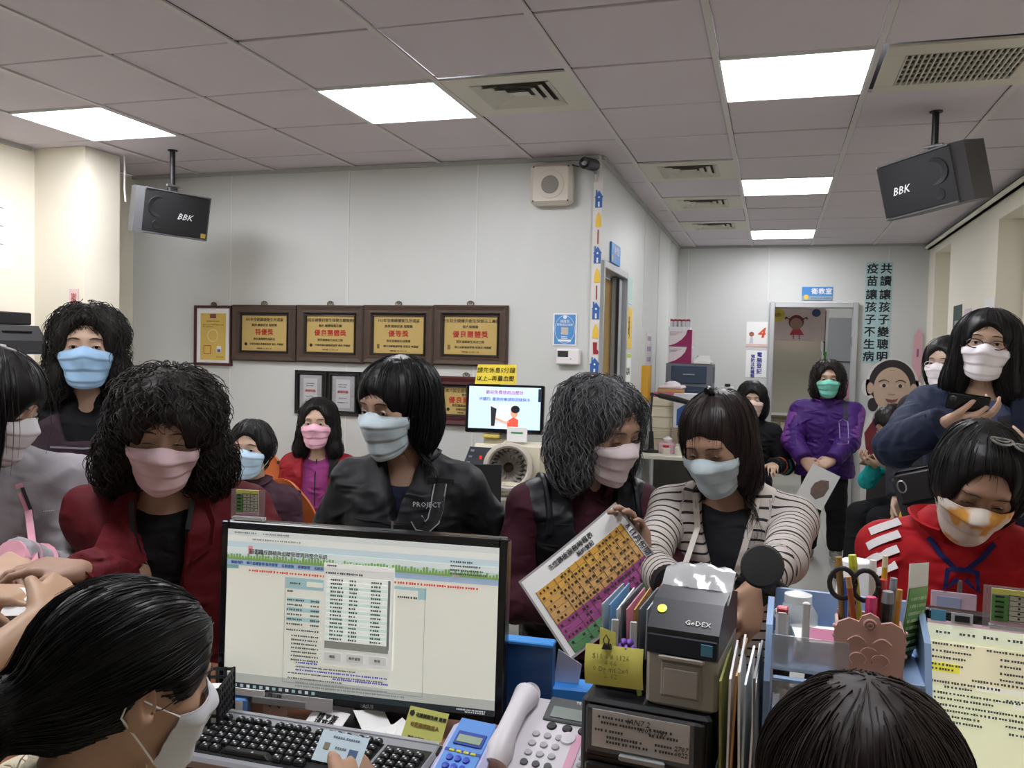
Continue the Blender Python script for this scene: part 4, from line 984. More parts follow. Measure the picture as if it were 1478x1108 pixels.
# half hidden person behind the navy coat
p = Person('person with glasses half hidden behind the navy coat', (.855, 4.870, 1.535), yaw=-.5, hyaw=-.6, pitch=.1, Ht=1.60, h=.0090, skin_c='c9a48c', hs=1.08)
p.body(); p.mask(maskm('clean_white', 'ece6ea')); glasses(p, mat('clear_frame', 'b7a9a6', .3))
p.hair('151112', (.020, .020, .016), curlyset(.03, -.03, .05), strands=400, face=(0, .135, -.022, .062, .088, .104), seed=23)
p.top('coat', cloth('charcoal', '23242a'), .03, .03, hem=-.5); p.pants(DARKTR); p.shoes(BLK, BLK)

# woman in the red sweatshirt
RD = cloth('scarlet', 'a3111b', .8, .15)
p = Person('person in scarlet sweatshirt with white sleeve bars, head bowed, orange patterned mask', (.452, 2.160, 1.280), yaw=-.10, hyaw=-.02, pitch=.62, Ht=1.50, lean=.22, h=.0066, skin_c='a87c62', hs=1.03, wide=.95, roll=-.20)
p.arm(1, V3(.36, 2.00, .83), hint=p.r*.4-p.f*.2-p.u*1.0, hd=V3(.3, -.8, -.2), hn=V3(0, 0, -1), curl=.5); p.arm(-1, V3(.60, 1.96, .84), hint=-p.r*.5-p.u*1., hd=V3(-.3, -.8, -.2), hn=V3(0, 0, -1), curl=.5)
p.body()
mm = maskm('print', 'e3d8cc')
if 'ShaderNodeTexVoronoi' not in [n.bl_idname for n in mm.node_tree.nodes]:
    nt = mm.node_tree; vo = nt.nodes.new('ShaderNodeTexNoise'); vo.inputs['Scale'].default_value = 18; tc = nt.nodes.new('ShaderNodeTexCoord'); nt.links.new(tc.outputs['Object'], vo.inputs['Vector'])
    rp = nt.nodes.new('ShaderNodeValToRGB'); rp.color_ramp.elements[0].position = .46; rp.color_ramp.elements[0].color = lin('ddd3c8'); rp.color_ramp.elements[1].position = .56; rp.color_ramp.elements[1].color = lin('d79a4a')
    nt.links.new(vo.outputs['Fac'], rp.inputs['Fac']); nt.links.new(rp.outputs['Color'], nt.nodes['Principled BSDF'].inputs['Base Color'])
p.mask(mm, zt=.0)
p.hair('0d0b0b', (.014, .014, .008), [('e', (.062, .01, .0), (.03, .06, .05)), ('e', (-.07, .0, -.02), (.034, .06, .07)), ('e', (0, -.08, -.03), (.07, .05, .08)), ('c', (-.07, -.03, -.08), (-.08, -.02, -.18), .045, .04)], strands=900, slen=.12, face=(0, .138, -.008, .068, .092, .112), seed=24, rough=.36, flyaway=.002)
p.top('sweatshirt', RD, .026, .020, hem=-.50, neck=.01, fold=.009, seed=32, h=.008, wid=1.0); p.collar(RD, .045, .04, .45, r=.066)
for k in range(4):
    c0 = p.sh[1]+(p.el[1]-p.sh[1])*(-.12+.14*k)-p.r*.012; ax = nrm(p.el[1]-p.sh[1]); n_ = nrm(p.f*.75+p.r*.25+p.u*.45); e_ = nrm(np.cross(ax, n_)); pts = []
    for a in np.linspace(-.42, .42, 6):
        d_ = nrm(n_*math.cos(a)+e_*math.sin(a)+ax*.25*a); pts.append(p.surf(p.topL, c0+d_*.2+ax*.03*a, -d_, .007)-p.base)
    ribbon('sleeve_bar', pts, .020, n_, mat('white_bar', 'd8d4d4', .7), p.root)
lan, lend = p.lanyard(cloth('lanyard_navy', '1c1d55'), -.085)
for k in (-1, 1): ribbon('lanyard_bow', [lend, lend+V3(.03*k, -.015, .0), lend+V3(.035*k, -.015, -.045), lend+V3(.008*k, -.012, -.02)], .012, p.f, cloth('lanyard_navy', '1c1d55'), p.root)
b = lend+V3(-.015, -.012, -.085); bd = MB().box(b, (.095, .004, .068), .002, -.1).build('name_badge', mat('badge_clear', 'b9a6b4', .15), p.root); MB().box(b+V3(-.01, -.003, 0), (.05, .003, .045), .001, -.1).build('badge_card', mat('badge_card', '8a93b0', .5), bd); MB().box(b+V3(.012, 0, .048), (.010, .005, .03), .002).build('badge_clip', mat('steel', 'b9bbbd', .3, metal=.9), bd)
for k, (x, y, z) in enumerate(((.0, .02, .135), (-.05, .015, .125))):
    a = p.hp_(x, y, z)-p.base; MB().tube([a+p.HR @ V3(.022*math.cos(t), .010*math.sin(t), .002*math.cos(2*t)) for t in np.linspace(0, 2*PI, 17)], .003, 6, False).tube([a+p.HR @ V3(.014*math.cos(t), .005*math.sin(t), .003) for t in np.linspace(0, 2*PI, 13)], .002, 5, False).build('hair_clip', mat('steel', 'b9bbbd', .3, metal=.9), p.root, True)
p.pants(DARKTR); p.shoes(BLK, BLK)

# ponytailed clerk, seen from behind at the keyboard
p = Person('person with black ponytail leaning to the keyboard, white mask, fluffy cream collar', (-.800, .915, 1.100), yaw=2.45, hyaw=2.62, pitch=.26, Ht=1.55, lean=.30, sit=(.0, .46), h=.0055, skin_c='b98a6c', hs=1.02, roll=.04)
p.arm(1, V3(-.640, 1.215, .815), hint=p.r*.6-p.u*.9, hd=V3(-.05, .9, .12), hn=V3(-.7, .2, -.6), curl=.8, thumb=.6); p.arm(-1, V3(-1.02, 1.10, .80), hint=-p.r*.6-p.u*.8, hd=V3(.3, .8, -.1), hn=V3(0, 0, -1), curl=.4)
p.body(); p.mask(maskm('paper_white', 'c9ccd2'), zt=.0); hc = p.hc
p.hair('0b0a0b', (.016, .022, .016), [('e', (.0, -.07, -.01), (.066, .055, .075)), ('e', (0, -.125, -.035), (.034, .03, .034)), ('w', p.hp_(0, -.145, -.04), p.hp_(-.02, -.20, -.11), .040, .055), ('w', p.hp_(-.02, -.20, -.11), p.hp_(-.03, -.20, -.26), .055, .035), ('-', (.095, .012, -.022), (.040, .034, .052)), ('-', (-.088, .0, -.03), (.035, .028, .048))], strands=1600, slen=.16, face=(0, .125, -.040, .078, .086, .115), seed=25, rough=.30, width=.0010, noise=.0012, flyaway=.0012, h=.005, toward=p.hp_(0, -.13, -.036))
MB().lathe([(.030, -.010), (.041, -.004), (.041, .004), (.030, .010)], p.hp_(0, -.142, -.038)-p.base, p.HR @ V3(0, -.9, -.3), 20).build('hair_tie', mat('black_satin', '121214', .25), p.root, True)
FUR = cloth('cream_fleece', 'd9cfb4', .95, .6, 120); p.top('cardigan', FUR, .024, .022, neck=.03, hem=-.42, fold=.004, h=.008)
rg = np.random.default_rng(5); fz = MB()
for k in range(420):
    a = rg.uniform(0, 6.28); t = rg.uniform(-.06, .03); r_ = .085+.05*max(0, -t)*4; c0 = p.nb+p.sp*(t+.01)+p.r*math.sin(a)*r_+p.f*math.cos(a)*r_*.9; d_ = nrm(p.r*math.sin(a)+p.f*math.cos(a)+p.u*rg.uniform(-.3, 1.2)+rg.normal(size=3)*.6)
    fz.tube([c0-p.base, c0+d_*.014-p.base, c0+d_*.024+rg.normal(size=3)*.006-p.base], [.0022, .0016, .0004], 4)
fz.build('fleece_collar', FUR, p.root, True); p.pants(DARKTR); p.shoes(BLK, BLK); P_CLERK = p

# clerk seen only as the back of a head
p = Person('person seen from behind, smooth dark brown hair, seated at the second monitor', (.105, .930, 1.090), yaw=2.95, hyaw=2.95, pitch=.15, Ht=1.56, lean=.15, sit=(.0, .46), h=.0072, skin_c='b98a6c', hs=.97)
p.arm(1, V3(.35, 1.18, .82), hd=V3(0, 1, 0), hn=V3(0, 0, -1), curl=.4); p.arm(-1, V3(.02, 1.22, .82), hd=V3(0, 1, 0), hn=V3(0, 0, -1), curl=.4)
p.body(); p.mask(maskm('white', 'e6e4e6'))
p.hair('211714', (.026, .026, .020), [('e', (.062, .0, -.04), (.036, .060, .085)), ('e', (-.062, .0, -.04), (.036, .060, .085)), ('e', (0, -.07, -.05), (.085, .050, .10))], strands=2400, slen=.13, face=BANG, seed=26, rough=.45, width=.0010, noise=.0015, flyaway=.0015, h=.005)
p.top('sweater', cloth('brown_knit', '3a2a26'), .025, .022, neck=.02); p.pants(DARKTR); p.shoes(BLK, BLK)

# clerk outside the frame whose bare arms reach in
p = Person('person whose bare forearms reach in over the ponytailed clerk to take a card', (-1.475, .930, 1.330), yaw=2.6, pitch=.35, Ht=1.58, lean=.20, h=.0066, skin_c='bd9472', hs=1.05)
p.arm(1, V3(-1.225, 1.185, 1.062), hint=p.r*.5-p.u*1.2, hd=V3(-.28, .85, .22), hn=V3(-.7, .0, -.6), curl=[.9, 1.0, 1.05, 1.1], thumb=.6)
p.arm(-1, V3(-1.475, 1.255, 1.050), hint=-p.r*.6-p.u, hd=V3(.80, .35, .0), hn=V3(.1, .1, -1), curl=.45, thumb=.3)
p.body(); p.mask(maskm('white', 'e6e4e6')); p.hair('120f0f', (.02, .02, .018), curlyset(.03, -.04, .05), strands=300, seed=27)
p.top('uniform_top', cloth('uniform', '8d94a8'), .025, .022, sleeve=.0, neck=.0); p.pants(DARKTR); p.shoes(BLK, BLK)

# ------------------------------------------------------------------ things on the walls and ceiling
GOLD = mat('gold_plate', 'bfa565', .45, metal=.2, var=.12, vscale=5); WOODD = mat('dark_walnut', '46362c', .45, var=.18, vscale=30); WOODI = mat('dark_inner', '241b17', .4)
MAROONW = mat('mahogany', '4a1c20', .4, var=.15, vscale=30); RED = mat('red_ink', 'b02a20', .6); BLUEI = mat('blue_ink', '23308a', .6)
def rails(w, h, t, d, m, parent, name='frame'):
    """mitred picture frame moulding, front towards -y"""
    mb = MB(); o = [(-w/2, -h/2), (w/2, -h/2), (w/2, h/2), (-w/2, h/2)]; prof = [(0, 0), (0, -d*.7), (t*.18, -d), (t*.55, -d*.85), (t*.8, -d*.9), (t, -d*.45), (t, 0)]
    P = []
    for k, (cx, cz) in enumerate(o):
        sx, sz = (1 if cx < 0 else -1), (1 if cz < 0 else -1); P.append([(cx+sx*a, b, cz+sz*a) for a, b in prof])
    v = [q for r in P for q in r]; n = len(prof); f = []
    for k in range(4):
        for i in range(n-1): f.append((k*n+i, ((k+1) % 4)*n+i, ((k+1) % 4)*n+i+1, k*n+i+1))
    return mb.add(v, f).build(name, m, parent)
def hanger(parent, x, z):
    MB().tube([(x+.022*math.cos(a), -.006, z+.016*math.sin(a)) for a in np.linspace(0, 2*PI, 17)], .003, 6, False).tube([(x+.009*math.cos(a), -.006, z+.006+.008*math.sin(a)) for a in np.linspace(0, 2*PI, 11)], .0025, 5, False).build('hanging_ring', mat('brass_dark', '6d5a3c', .4, metal=.7), parent, True)
def lines(parent, rows, m, y, h=.006, name='small_print'):
    """rows of tiny print: (x0, x1, z)"""
    mb = MB(); r = random.Random(int(abs(rows[0][2])*1e4)+len(rows))
    for x0, x1, z in rows:
        x = x0
        while x < x1-h*.5:
            mb.box((x+h*.4, y, z), (h*.72, .0006, h*r.uniform(.75, 1.0))); x += h*r.choice((1.05, 1.05, 1.1, 1.6))
    return mb.build(name, m, parent)
def plaque(x, z, w, h, label, big, top, sub, mid, bot, seal, fm=None, group='award plaques on the panel wall'):
    t = thing('award_plaque', label, 'plaque', (x, YB-.003, z), group=group)
    rails(w, h, .062, .032, fm or WOODD, t); rails(w-.118, h-.118, .014, .024, WOODI, t, 'inner_lip')
    bx('gold_plate', (0, -.008, 0), (w-.14, .006, h-.14), GOLD, t, .002)
    ih = h-.14; iw = w-.14
    text(top, .026, INK, (0, -.0118, ih*.37), t, 'lettering'); text(sub, .021, INK, (0, -.0118, ih*.22), t); text(big, .044, RED, (0, -.0118, ih*.02), t, 'award_title', sp=1.2, fat=.0010)
    text(mid, .019, INK, (0, -.0118, -ih*.17), t); text(bot, .017, INK, (iw*.05, -.0118, -ih*.31), t); text('中華民國一○二年十二月', .011, INK, (0, -.0118, -ih*.43), t)
    if seal: MB().lathe([(.011, 0), (.011, .001), (.007, .001), (.007, 0)], (-iw*.40, -.011, -ih*.31), (0, -1, 0), 20).build('seal', mat('seal_ink', '4c4a30', .6), t)
    else: bx('seal', (-iw*.40, -.0118, -ih*.31), (.018, .001, .030), mat('seal_bronze', '7a6228', .5), t, .0)
    hanger(t, -.005, h/2+.010)
plaque(-3.345, 1.628, .50, .385, 'walnut framed gold plaque with three large red characters, next to the certificate', '特優獎', '101年全國績優衛生所選拔', '族群.健康促進 服務類', '賀花蓮縣慢性病防治', '中華民國促進健康協會 會長 李義誠', True)
plaque(-2.838, 1.630, .50, .385, 'walnut framed gold plaque with five red characters and round seal', '優良團體獎', '第四屆全國優良衛生保健志願服務團隊', '個人.團體保健志願', '賀花蓮縣衛生局志工隊', '中華民國志願服務協會 會長 許義誠', True)
plaque(-2.340, 1.633, .50, .385, 'walnut framed gold plaque with three red characters and square seal', '優等獎', '102年全國績優衛生所選拔', '族群.健康促進 服務類', '賀花蓮縣衛生局推廣', '國立高齡健康學會 理事長 林義誠', False)
plaque(-1.843, 1.637, .50, .385, 'walnut framed gold plaque with five red characters above the yellow notice', '優良團體獎', '第五屆全國優良衛生保健志工團體', '個人保健類', '賀花蓮縣衛生局志工隊', '國立高齡健康學會 理事長 林義誠', False)
plaque(-1.862, 1.218, .445, .315, 'mahogany framed gold plaque half hidden by the blood pressure screen', '優良團體獎', '第六屆全國優良衛生保健', '團體類', '賀花蓮縣衛生局志工隊', '中華民國志願服務協會', True, MAROONW)
t = thing('certificate', 'narrow mahogany framed yellow certificate with round emblem and red seal', 'certificate', (-3.758, YB-.003, 1.605))
rails(.31, .42, .020, .02, MAROONW, t); bx('mount_board', (0, -.004, 0), (.275, .006, .385), PAPER, t); bx('sheet', (0, -.009, -.008), (.205, .002, .325), mat('yellow_paper', 'd9b95f', .7), t)
MB().tube([(.042*math.cos(a), -.0105, .042*math.sin(a)) for a in np.linspace(0, 2*PI, 29)], .003, 5, False).build('emblem', mat('pale_emblem', 'ece0b4', .6), t)
rails2 = MB().box((-.045, -.0106, -.10), (.062, .001, .062)).m(1).box((-.045, -.0112, -.10), (.050, .001, .050)).build('red_seal', [mat('seal_red', 'b06a2a', .6), mat('yellow_paper', 'd9b95f')], t)
MB().box((.05, -.0106, -.095), (.036, .001, .045)).m(1).box((.05, -.0115, -.105), (.026, .001, .02)).build('photo', [PAPER, mat('photo_blue', '44558a', .6)], t); bx('flag_mark', (0, -.0106, .135), (.05, .001, .03), mat('flag_mark', '7a4a52', .6), t)
lines(t, [(-.05, .05, .10), (-.085, .085, .075), (-.085, .0, .06), (.03, .09, -.15)], mat('faint_ink', '8a7340', .7), -.0106, .008)
hanger(t, 0, .215)
# black double frames with silver plates
SILV = mat('silver_plate', 'a5a6ac', .35, metal=.5, var=.1); 
def silver(x, label):
    t = thing('silver_award', label, 'plaque', (x, YB-.003, 1.235), group='black framed silver awards')
    rails(.243, .295, .030, .018, BLACKG, t); bx('backing', (0, -.004, 0), (.19, .006, .24), BLACK, t); bx('silver_plate', (0, -.009, 0), (.165, .004, .235), SILV, t, .002)
    bx('inner_panel', (0, -.012, 0), (.105, .002, .19), mat('silver_light', 'c0c1c6', .4, metal=.3), t); text('績優獎勵', .020, RED, (0, -.0140, .01), t); lines(t, [(-.035, .035, .06), (-.03, .03, .045), (-.03, .03, -.03), (-.04, .04, -.06)], INK, -.0136, .006)
    for s_ in (-1, 1):
        for k in range(6): MB().lathe([(.003, 0), (.002, .002)], (s_*.070, -.011, -.09+.036*k), (0, -1, 0), 8).build('stud', mat('stud', 'd6d7dc', .25, metal=.8), t)
silver(-2.980, 'black framed silver award over the head of the woman in bright red'); silver(-2.735, 'black framed silver award nearest the black bob'); silver(-2.490, 'black framed silver award behind the black bob'); silver(-2.245, 'black framed silver award beside the mahogany plaque')
# wall loudspeaker box, camera, poster, thermostat
CRM = mat('cream_plastic', 'cfc8bb', .45)
t = thing('speaker_box', 'square cream loudspeaker box with round grille high on the wall', 'speaker', (-1.322, YB-.003, 2.560))
MB().box((0, -.045, 0), (.262, .09, .250), .022).build('case', CRM, t, True); MB().lathe([(.085, 0), (.083, .004), (.06, .007), (0.001, .008)], (0, -.090, -.004), (0, -1, 0), 32).build('front_ring', CRM, t, True)
MB().lathe([(.055, 0), (.053, .006), (.03, .010), (.001, .011)], (-.002, -.096, -.006), (0, -1, 0), 28).build('grille', mat('speaker_grille', '8f8a83', .6, bump=.5, bscale=900), t, True)
for a in (-1, 1):
    for b in (-1, 1): MB().lathe([(.006, 0), (.004, .003)], (a*.108, -.089, b*.102), (0, -1, 0), 10).build('screw', DARK, t)
t = thing('security_camera', 'dark bullet security camera on the corner under the ceiling', 'camera', (XC-.03, YB-.02, H-.03))
MB().cyl((-.03, -.14, -.045), (0, .0, -.03), .036, .036, 20).build('barrel', DARK, t, True); MB().lathe([(.032, 0), (.028, .004), (.012, .0), (.001, .002)], (-.0305, -.1405, -.045), (-.2, -.98, -.1), 20).build('lens', BLACKG, t, True); MB().tube([(0, -.01, -.03), (.015, -.02, -.09), (.012, -.005, -.13)], .010, 10).build('bracket', ALU, t, True); MB().tube([(-.04, -.03, -.03), (-.10, -.0, -.035), (-.14, .01, -.02)], .004, 6).build('cable', BLACK, t, True)
SKY = mat('poster_blue', '4f8fcb', .5)
t = thing('blue_poster', 'small blue notice with white border over the thermostat', 'poster', (-1.231, YB-.003, 1.686)); bx('sheet', (0, -.002, 0), (.150, .002, .198), PAPER, t); bx('blue_field', (0, -.0036, 0), (.132, .001, .182), SKY, t)
MB().tube([(.062*math.cos(a), -.0044, .085*math.sin(a)) for a in np.linspace(0, 2*PI, 33)], .0012, 4, False).build('oval_line', PAPER, t); text('掃描我', .020, PAPER, (0, -.0046, .048), t); text('實聯登記填寫', .017, PAPER, (0, -.0046, .028), t); bx('blank_square', (0, -.0044, -.010), (.044, .001, .044), mat('square_grey', 'c4b8b0', .6), t); bx('white_bar', (0, -.0044, -.068), (.082, .001, .012), PAPER, t); lines(t, [(-.02, .02, -.045), (-.02, .02, -.055)], PAPER, -.0044, .006); MB().lathe([(.012, 0), (.001, .001)], (0, -.0044, .076), (0, -1, 0), 12).build('white_mark', PAPER, t)
t = thing('thermostat', 'white thermostat with dark display under the blue notice', 'thermostat', (-1.200, YB-.003, 1.518)); MB().box((0, -.020, 0), (.148, .04, .098), .008).build('case', mat('white_plastic', 'e8e2e2', .4), t, True); bx('display', (-.03, -.0405, .018), (.066, .002, .038), mat('lcd_dark', '3b3d3c', .2), t); bx('button', (.02, -.041, -.012), (.008, .003, .006), GREYP, t)
# house sticker strip on the corner post
t = thing('sticker_strip', 'tall white strip of blue house, yellow cone and red sock stickers on corner', 'decoration', (XC+.004, YB-.020, 0)); bx('backing', (-.006, 0, 1.92), (.056, .003, 1.45), mat('strip_white', 'dcd9d4', .5), t)
SB, SY, SR = mat('sticker_blue', '2f5fa6', .5), mat('sticker_yellow', 'e8bf3e', .5), mat('sticker_red', '97202e', .5)
for k in range(4):
    z = 2.47-.335*k; s_ = 1+.22*(k == 3)
    MB().prism([(-.022*s_, z-.05), (.020*s_, z-.05), (.020*s_, z+.012), (.026*s_, z+.012), (.0, z+.052), (-.012, z+.035), (-.012, z+.055), (-.020, z+.055), (-.020, z+.02), (-.028*s_, z+.010), (-.022*s_, z+.010)], -.006, -.002).build('house_sticker', SB, t)
    bx('sticker_door', (0, -.0065, z-.03), (.010, .001, .030), PAPER, t); MB().lathe([(.006, 0), (.001, .001)], (0, -.006, z+.012), (0, -1, 0), 10).build('sticker_window', PAPER, t)
    z -= .125; MB().prism([(-.018, z-.04), (.018, z-.04), (.015, z+.01), (.004, z+.045), (-.004, z+.045), (-.015, z+.01)], -.006, -.002).build('cone_sticker', SY, t)
    z -= .10; (MB().prism([(-.014, z+.035), (.012, z+.035), (.011, z-.005), (.022, z-.02), (.020, z-.036), (-.010, z-.036)], -.006, -.002) if k >= 2 else MB().box((0, -.004, z), (.006, .004, .085))).build('red_sticker', SR, t)
# ceiling speakers
SPK = mat('speaker_vinyl', '4a4a4e', .5, bump=.3, bscale=300); GRB = mat('speaker_cloth', '191a1d', .75, bump=.3, bscale=1200)
def kspeaker(loc, rz, tilt, label, rod, roll):
    t = thing('ceiling_speaker', label, 'speaker', loc, group='karaoke speakers hung from the ceiling'); t.rotation_euler = (0, 0, rz)
    M = np.eye(4); M[:3, :3] = np.array((Matrix.Rotation(tilt, 3, 'X') @ Matrix.Rotation(roll, 3, 'Y')))
    def T(mb): mb.T = M; return mb
    w, h, d = .225, .135, .125
    T(MB()).prism([(-w, -d*.55), (-w*.82, -d), (w*.82, -d), (w, -d*.55), (w*.86, d), (-w*.86, d)], -h, h, 'xy').build('cabinet', SPK, t)
    fr = T(MB()); n = 20
    P = [[(x, -d-.004-.014*(1-(x/(w*.86))**2)*(1 if abs(z) < h*.9 else .6), z) for z in np.linspace(-h*.9, h*.9, 6)] for x in np.linspace(-w*.86, w*.86, n)]
    fr.sheet(P, .004).build('front_grille', GRB, t, True)
    for s_ in (-1, 1): T(MB()).box((0, -d-.006, s_*h*.96), (w*1.7, .016, .010), .003).build('trim_bar', mat('speaker_trim', '6b6c70', .35, metal=.5), t)
    T(MB()).lathe([(.062, 0), (.060, .004), (.045, .002), (.015, -.004), (.001, -.002)], (-w*.5 if rz > 0 else w*.5, -d-.013, .03), (0, -1, 0), 28).build('woofer', BLACK, t, True); T(MB()).lathe([(.028, 0), (.026, .003), (.001, .001)], (-w*.5 if rz > 0 else w*.5, -d-.013, -.075), (0, -1, 0), 20).build('tweeter', BLACK, t, True)
    lg = text('BBK', .052, mat('chrome_logo', 'e8e8ea', .3), (0, 0, 0), t, 'logo', shear=.35); q = Matrix(M.tolist()) @ Matrix.Translation((.045 if rz > 0 else -.075, -d-.021, -.01)) @ Matrix.Rotation(PI/2, 4, 'X'); lg.matrix_local = q
    if rz > 0: T(MB()).box((w*.76, -d-.014, -h*.78), (.030, .004, .028), .001).build('sticker', mat('gold_sticker', 'a58a3c', .4), t)
    zt = H-loc[2]; MB().cyl((rod[0], rod[1], .16), (rod[0], rod[1], zt), .016, .016, 14).build('drop_rod', BLACK, t, True); MB().box((rod[0], rod[1], .135), (.055, .04, .07), .008).build('swivel', BLACK, t); MB().cyl((rod[0]-.04, rod[1]-.02, .17), (rod[0]+.045, rod[1], .17), .008, .008, 10).build('clamp_bolt', mat('steel', 'b9bbbd', .3, metal=.9), t, True); MB().lathe([(.03, -.004), (.03, 0)], (rod[0], rod[1], zt-.001), (0, 0, 1), 16).build('ceiling_flange', BLACK, t)
kspeaker((-3.60, 4.43, 2.345), 1.02, .16, 'black angled loudspeaker hanging by the pillar, with gold sticker', (.02, .0), .04)
t = thing('ceiling_cable', 'thin white cable hanging from the ceiling beside the pillar', 'cable', (-4.00, 4.50, H)); MB().tube([(0, 0, 0), (.004, 0, -.10), (.012, -.01, -.22), (.03, -.02, -.30)], .006, 8).build('cable', WHITE_M, t, True)
kspeaker((.700, 4.48, 2.400), -.78, .22, 'black angled loudspeaker hanging beside the return air grille', (-.02, .02), -.10)
# red greeting strip and papers on the pillar / left wall
t = thing('greeting_slip', 'small pink slip with red characters on the pillar', 'notice', (-4.140, 4.239, 1.765)); bx('paper', (0, -.001, 0), (.072, .002, .20), mat('pink_slip', 'eccfcf', .7), t); rails(.072, .20, .005, .002, RED, t, 'red_border'); text('謝\n謝', .045, RED, (0, -.0026, .03), t, lsp=.9)
t = thing('paper_notice', 'white printed sheet taped to the cream wall', 'notice', (XL+.002, 3.90, 2.18)); bx('paper', (.001, 0, 0), (.002, .36, .42), PAPER, t)
mb = MB()
for k in range(9): mb.box((.0025, -.02, .15-.036*k), (.0006, .26-.05*(k % 3), .006))
mb.build('small_print', GREYP, t)
t = thing('mounted_display', 'black slotted box mounted on the cream wall behind the grey jacket', 'display', (XL+.16, 3.90, 1.60)); MB().box((-.05, 0, .07), (.10, .34, .075), .006).build('upper_box', BLACK, t); MB().prism([(-.15, -.14), (.10, -.14), (.10, -.06), (.04, .03), (-.15, .03)], -.2, .18, 'xz').build('lower_box', DARK, t); bx('slot', (.045, 0, -.01), (.06, .2, .012), BLACKG, t, .0, 0)

# ------------------------------------------------------------------ corridor wall signs
def sign_x(name, label, cat, y, z, w, h, m, lines_=None, group=None, d=.004):
    t = thing(name, label, cat, (XC+.001, y, z), group=group); bx('board', (d/2, 0, 0), (d, w, h), m, t); return t
t = sign_x('room_sign', 'blue room sign jutting over the curtained doorway', 'sign', 5.65, 2.205, .33, .13, mat('sign_blue', '2f7cc4', .4), d=.012); text('診療室', .062, PAPER, (.0125, .03, .02), t, face='+x'); MB().lathe([(.022, 0), (.001, .001)], (.0122, -.13, -.035), (1, 0, 0), 16).build('yellow_disc', SY, t)
t = sign_x('paper_notice', 'pale green sheet beside the curtained doorway', 'notice', 6.28, 2.01, .27, .19, mat('pale_green', 'b4cfca', .7))
t = sign_x('paper_notice', 'yellow sheet beside the curtained doorway', 'notice', 6.31, 1.735, .28, .30, mat('yellow_sheet', 'e3c257', .7)); text('請\n敲\n門', .06, INK, (.0045, 0, 0), t, face='+x', lsp=.9)
t = sign_x('paper_notice', 'white and green sheet under the yellow sheet', 'notice', 6.31, 1.42, .27, .26, PAPER); bx('green_border', (.0046, 0, .11), (.001, .26, .03), mat('lime', 'b9cf5a', .6), t); text('候診區', .06, INK, (.0045, 0, -.01), t, face='+x')
t = sign_x('file_pocket', 'yellow hanging file pocket on the corridor wall by the lamp', 'file pocket', 7.15, 1.30, .24, .30, mat('pocket_yellow', 'd9a531', .5), d=.05)
t = sign_x('planner', 'clear wall planner with pink printed slips on the corridor wall', 'notice', 7.40, 1.50, .30, .46, mat('planner_white', 'd9d3d4', .5)); [bx('printed_slip', (.0046, -.09+.06*(k % 4), .18-.09*(k//4)), (.001, .03, .04), mat('pink_slip2', 'c06c8c', .6) if k % 3 == 0 else mat('blue_slip', '5d6a9c', .6), t) for k in range(16)]
# end wall
t = thing('room_sign', 'blue room sign with yellow disc above the end doorway', 'sign', (.415, YF-.002, 2.224)); bx('board', (0, -.005, .0), (.305, .010, .138), mat('sign_blue2', '3f86c8', .4), t); bx('grey_strip', (0, -.0105, -.048), (.305, .001, .042), mat('sign_grey', '8ca3b5', .5), t); text('衛教室', .066, PAPER, (.045, -.0110, .018), t, sp=1.1, fat=.0016); MB().lathe([(.030, 0), (.001, .002)], (-.108, -.0105, -.042), (0, -1, 0), 18).build('yellow_disc', SY, t); lines(t, [(-.06, .14, -.05)], mat('sign_print', '55697c', .6), -.0112, .012)
BAN = mat('banner_teal', 'a9c6c8', .35)
for k, (x, s_, lab) in enumerate(((.945, '疫苗讓孩子不生病', 'tall pale teal banner of black characters ending in illness, nearer the doorway'), (1.075, '共讀讓孩子變聰明', 'tall pale teal banner of black characters about reading, behind the standee head'))):
    t = thing('slogan_banner', lab, 'banner', (x, YF-.002, 2.03), group='vaccination slogan banners'); t.rotation_euler = (0, .01, 0); bx('strip', (0, -.001, 0), (.128, .002, 1.04), BAN, t)
    for i, ch in enumerate(s_): text(ch, .112, INK, (0, -.0024, .445-.128*i-(.012 if i > 1 else 0)), t, 'character', fat=.0032)
t = thing('paper_notice', 'white poster with red numeral four and small figure', 'poster', (-.181, YF-.002, 1.785)); bx('sheet', (0, -.001, 0), (.218, .002, .27), PAPER, t); text('4', .15, mat('orange_red', 'd2552e', .6), (.045, -.0026, .01), t, 'numeral', fat=.005, shear=.2); MB().lathe([(.026, 0), (.001, .001)], (-.055, -.0024, .0), (0, -1, 0), 16).build('figure_head', mat('figure_brown', '9c5b46', .6), t); MB().prism([(-.075, -.10), (-.035, -.10), (-.042, -.025), (-.068, -.025)], -.003, -.002).build('figure_body', mat('figure_white', 'c7cbd3', .6), t); bx('pink_foot', (0, -.0024, -.12), (.218, .001, .03), mat('pink_band', 'e2bcb8', .6), t)
t = thing('paper_notice', 'white poster with two columns of navy characters below the numeral poster', 'poster', (-.178, YF-.002, 1.467)); bx('sheet', (0, -.001, 0), (.218, .002, .29), PAPER, t)
for i, ch in enumerate('電腦登記'): text(ch, .056, BLUEI, (.032, -.0026, .095-.06*i), t, 'character', fat=.0018)
for i, ch in enumerate('預防注射種類'): text(ch, .043, BLUEI, (-.036, -.0026, .075-.042*i), t, 'character', fat=.0014)
t = thing('power_socket', 'white double wall socket on the end wall', 'socket', (-.468, YF-.002, 1.172)); MB().box((0, -.012, 0), (.125, .022, .085), .006).build('plate', WHITE_M, t); [bx('socket_hole', (q*.03, -.024, 0), (.03, .003, .022), GREYP, t) for q in (-1, 1)]; MB().box((0, -.02, .055), (.06, .03, .03), .006).build('plug', BLACK, t)
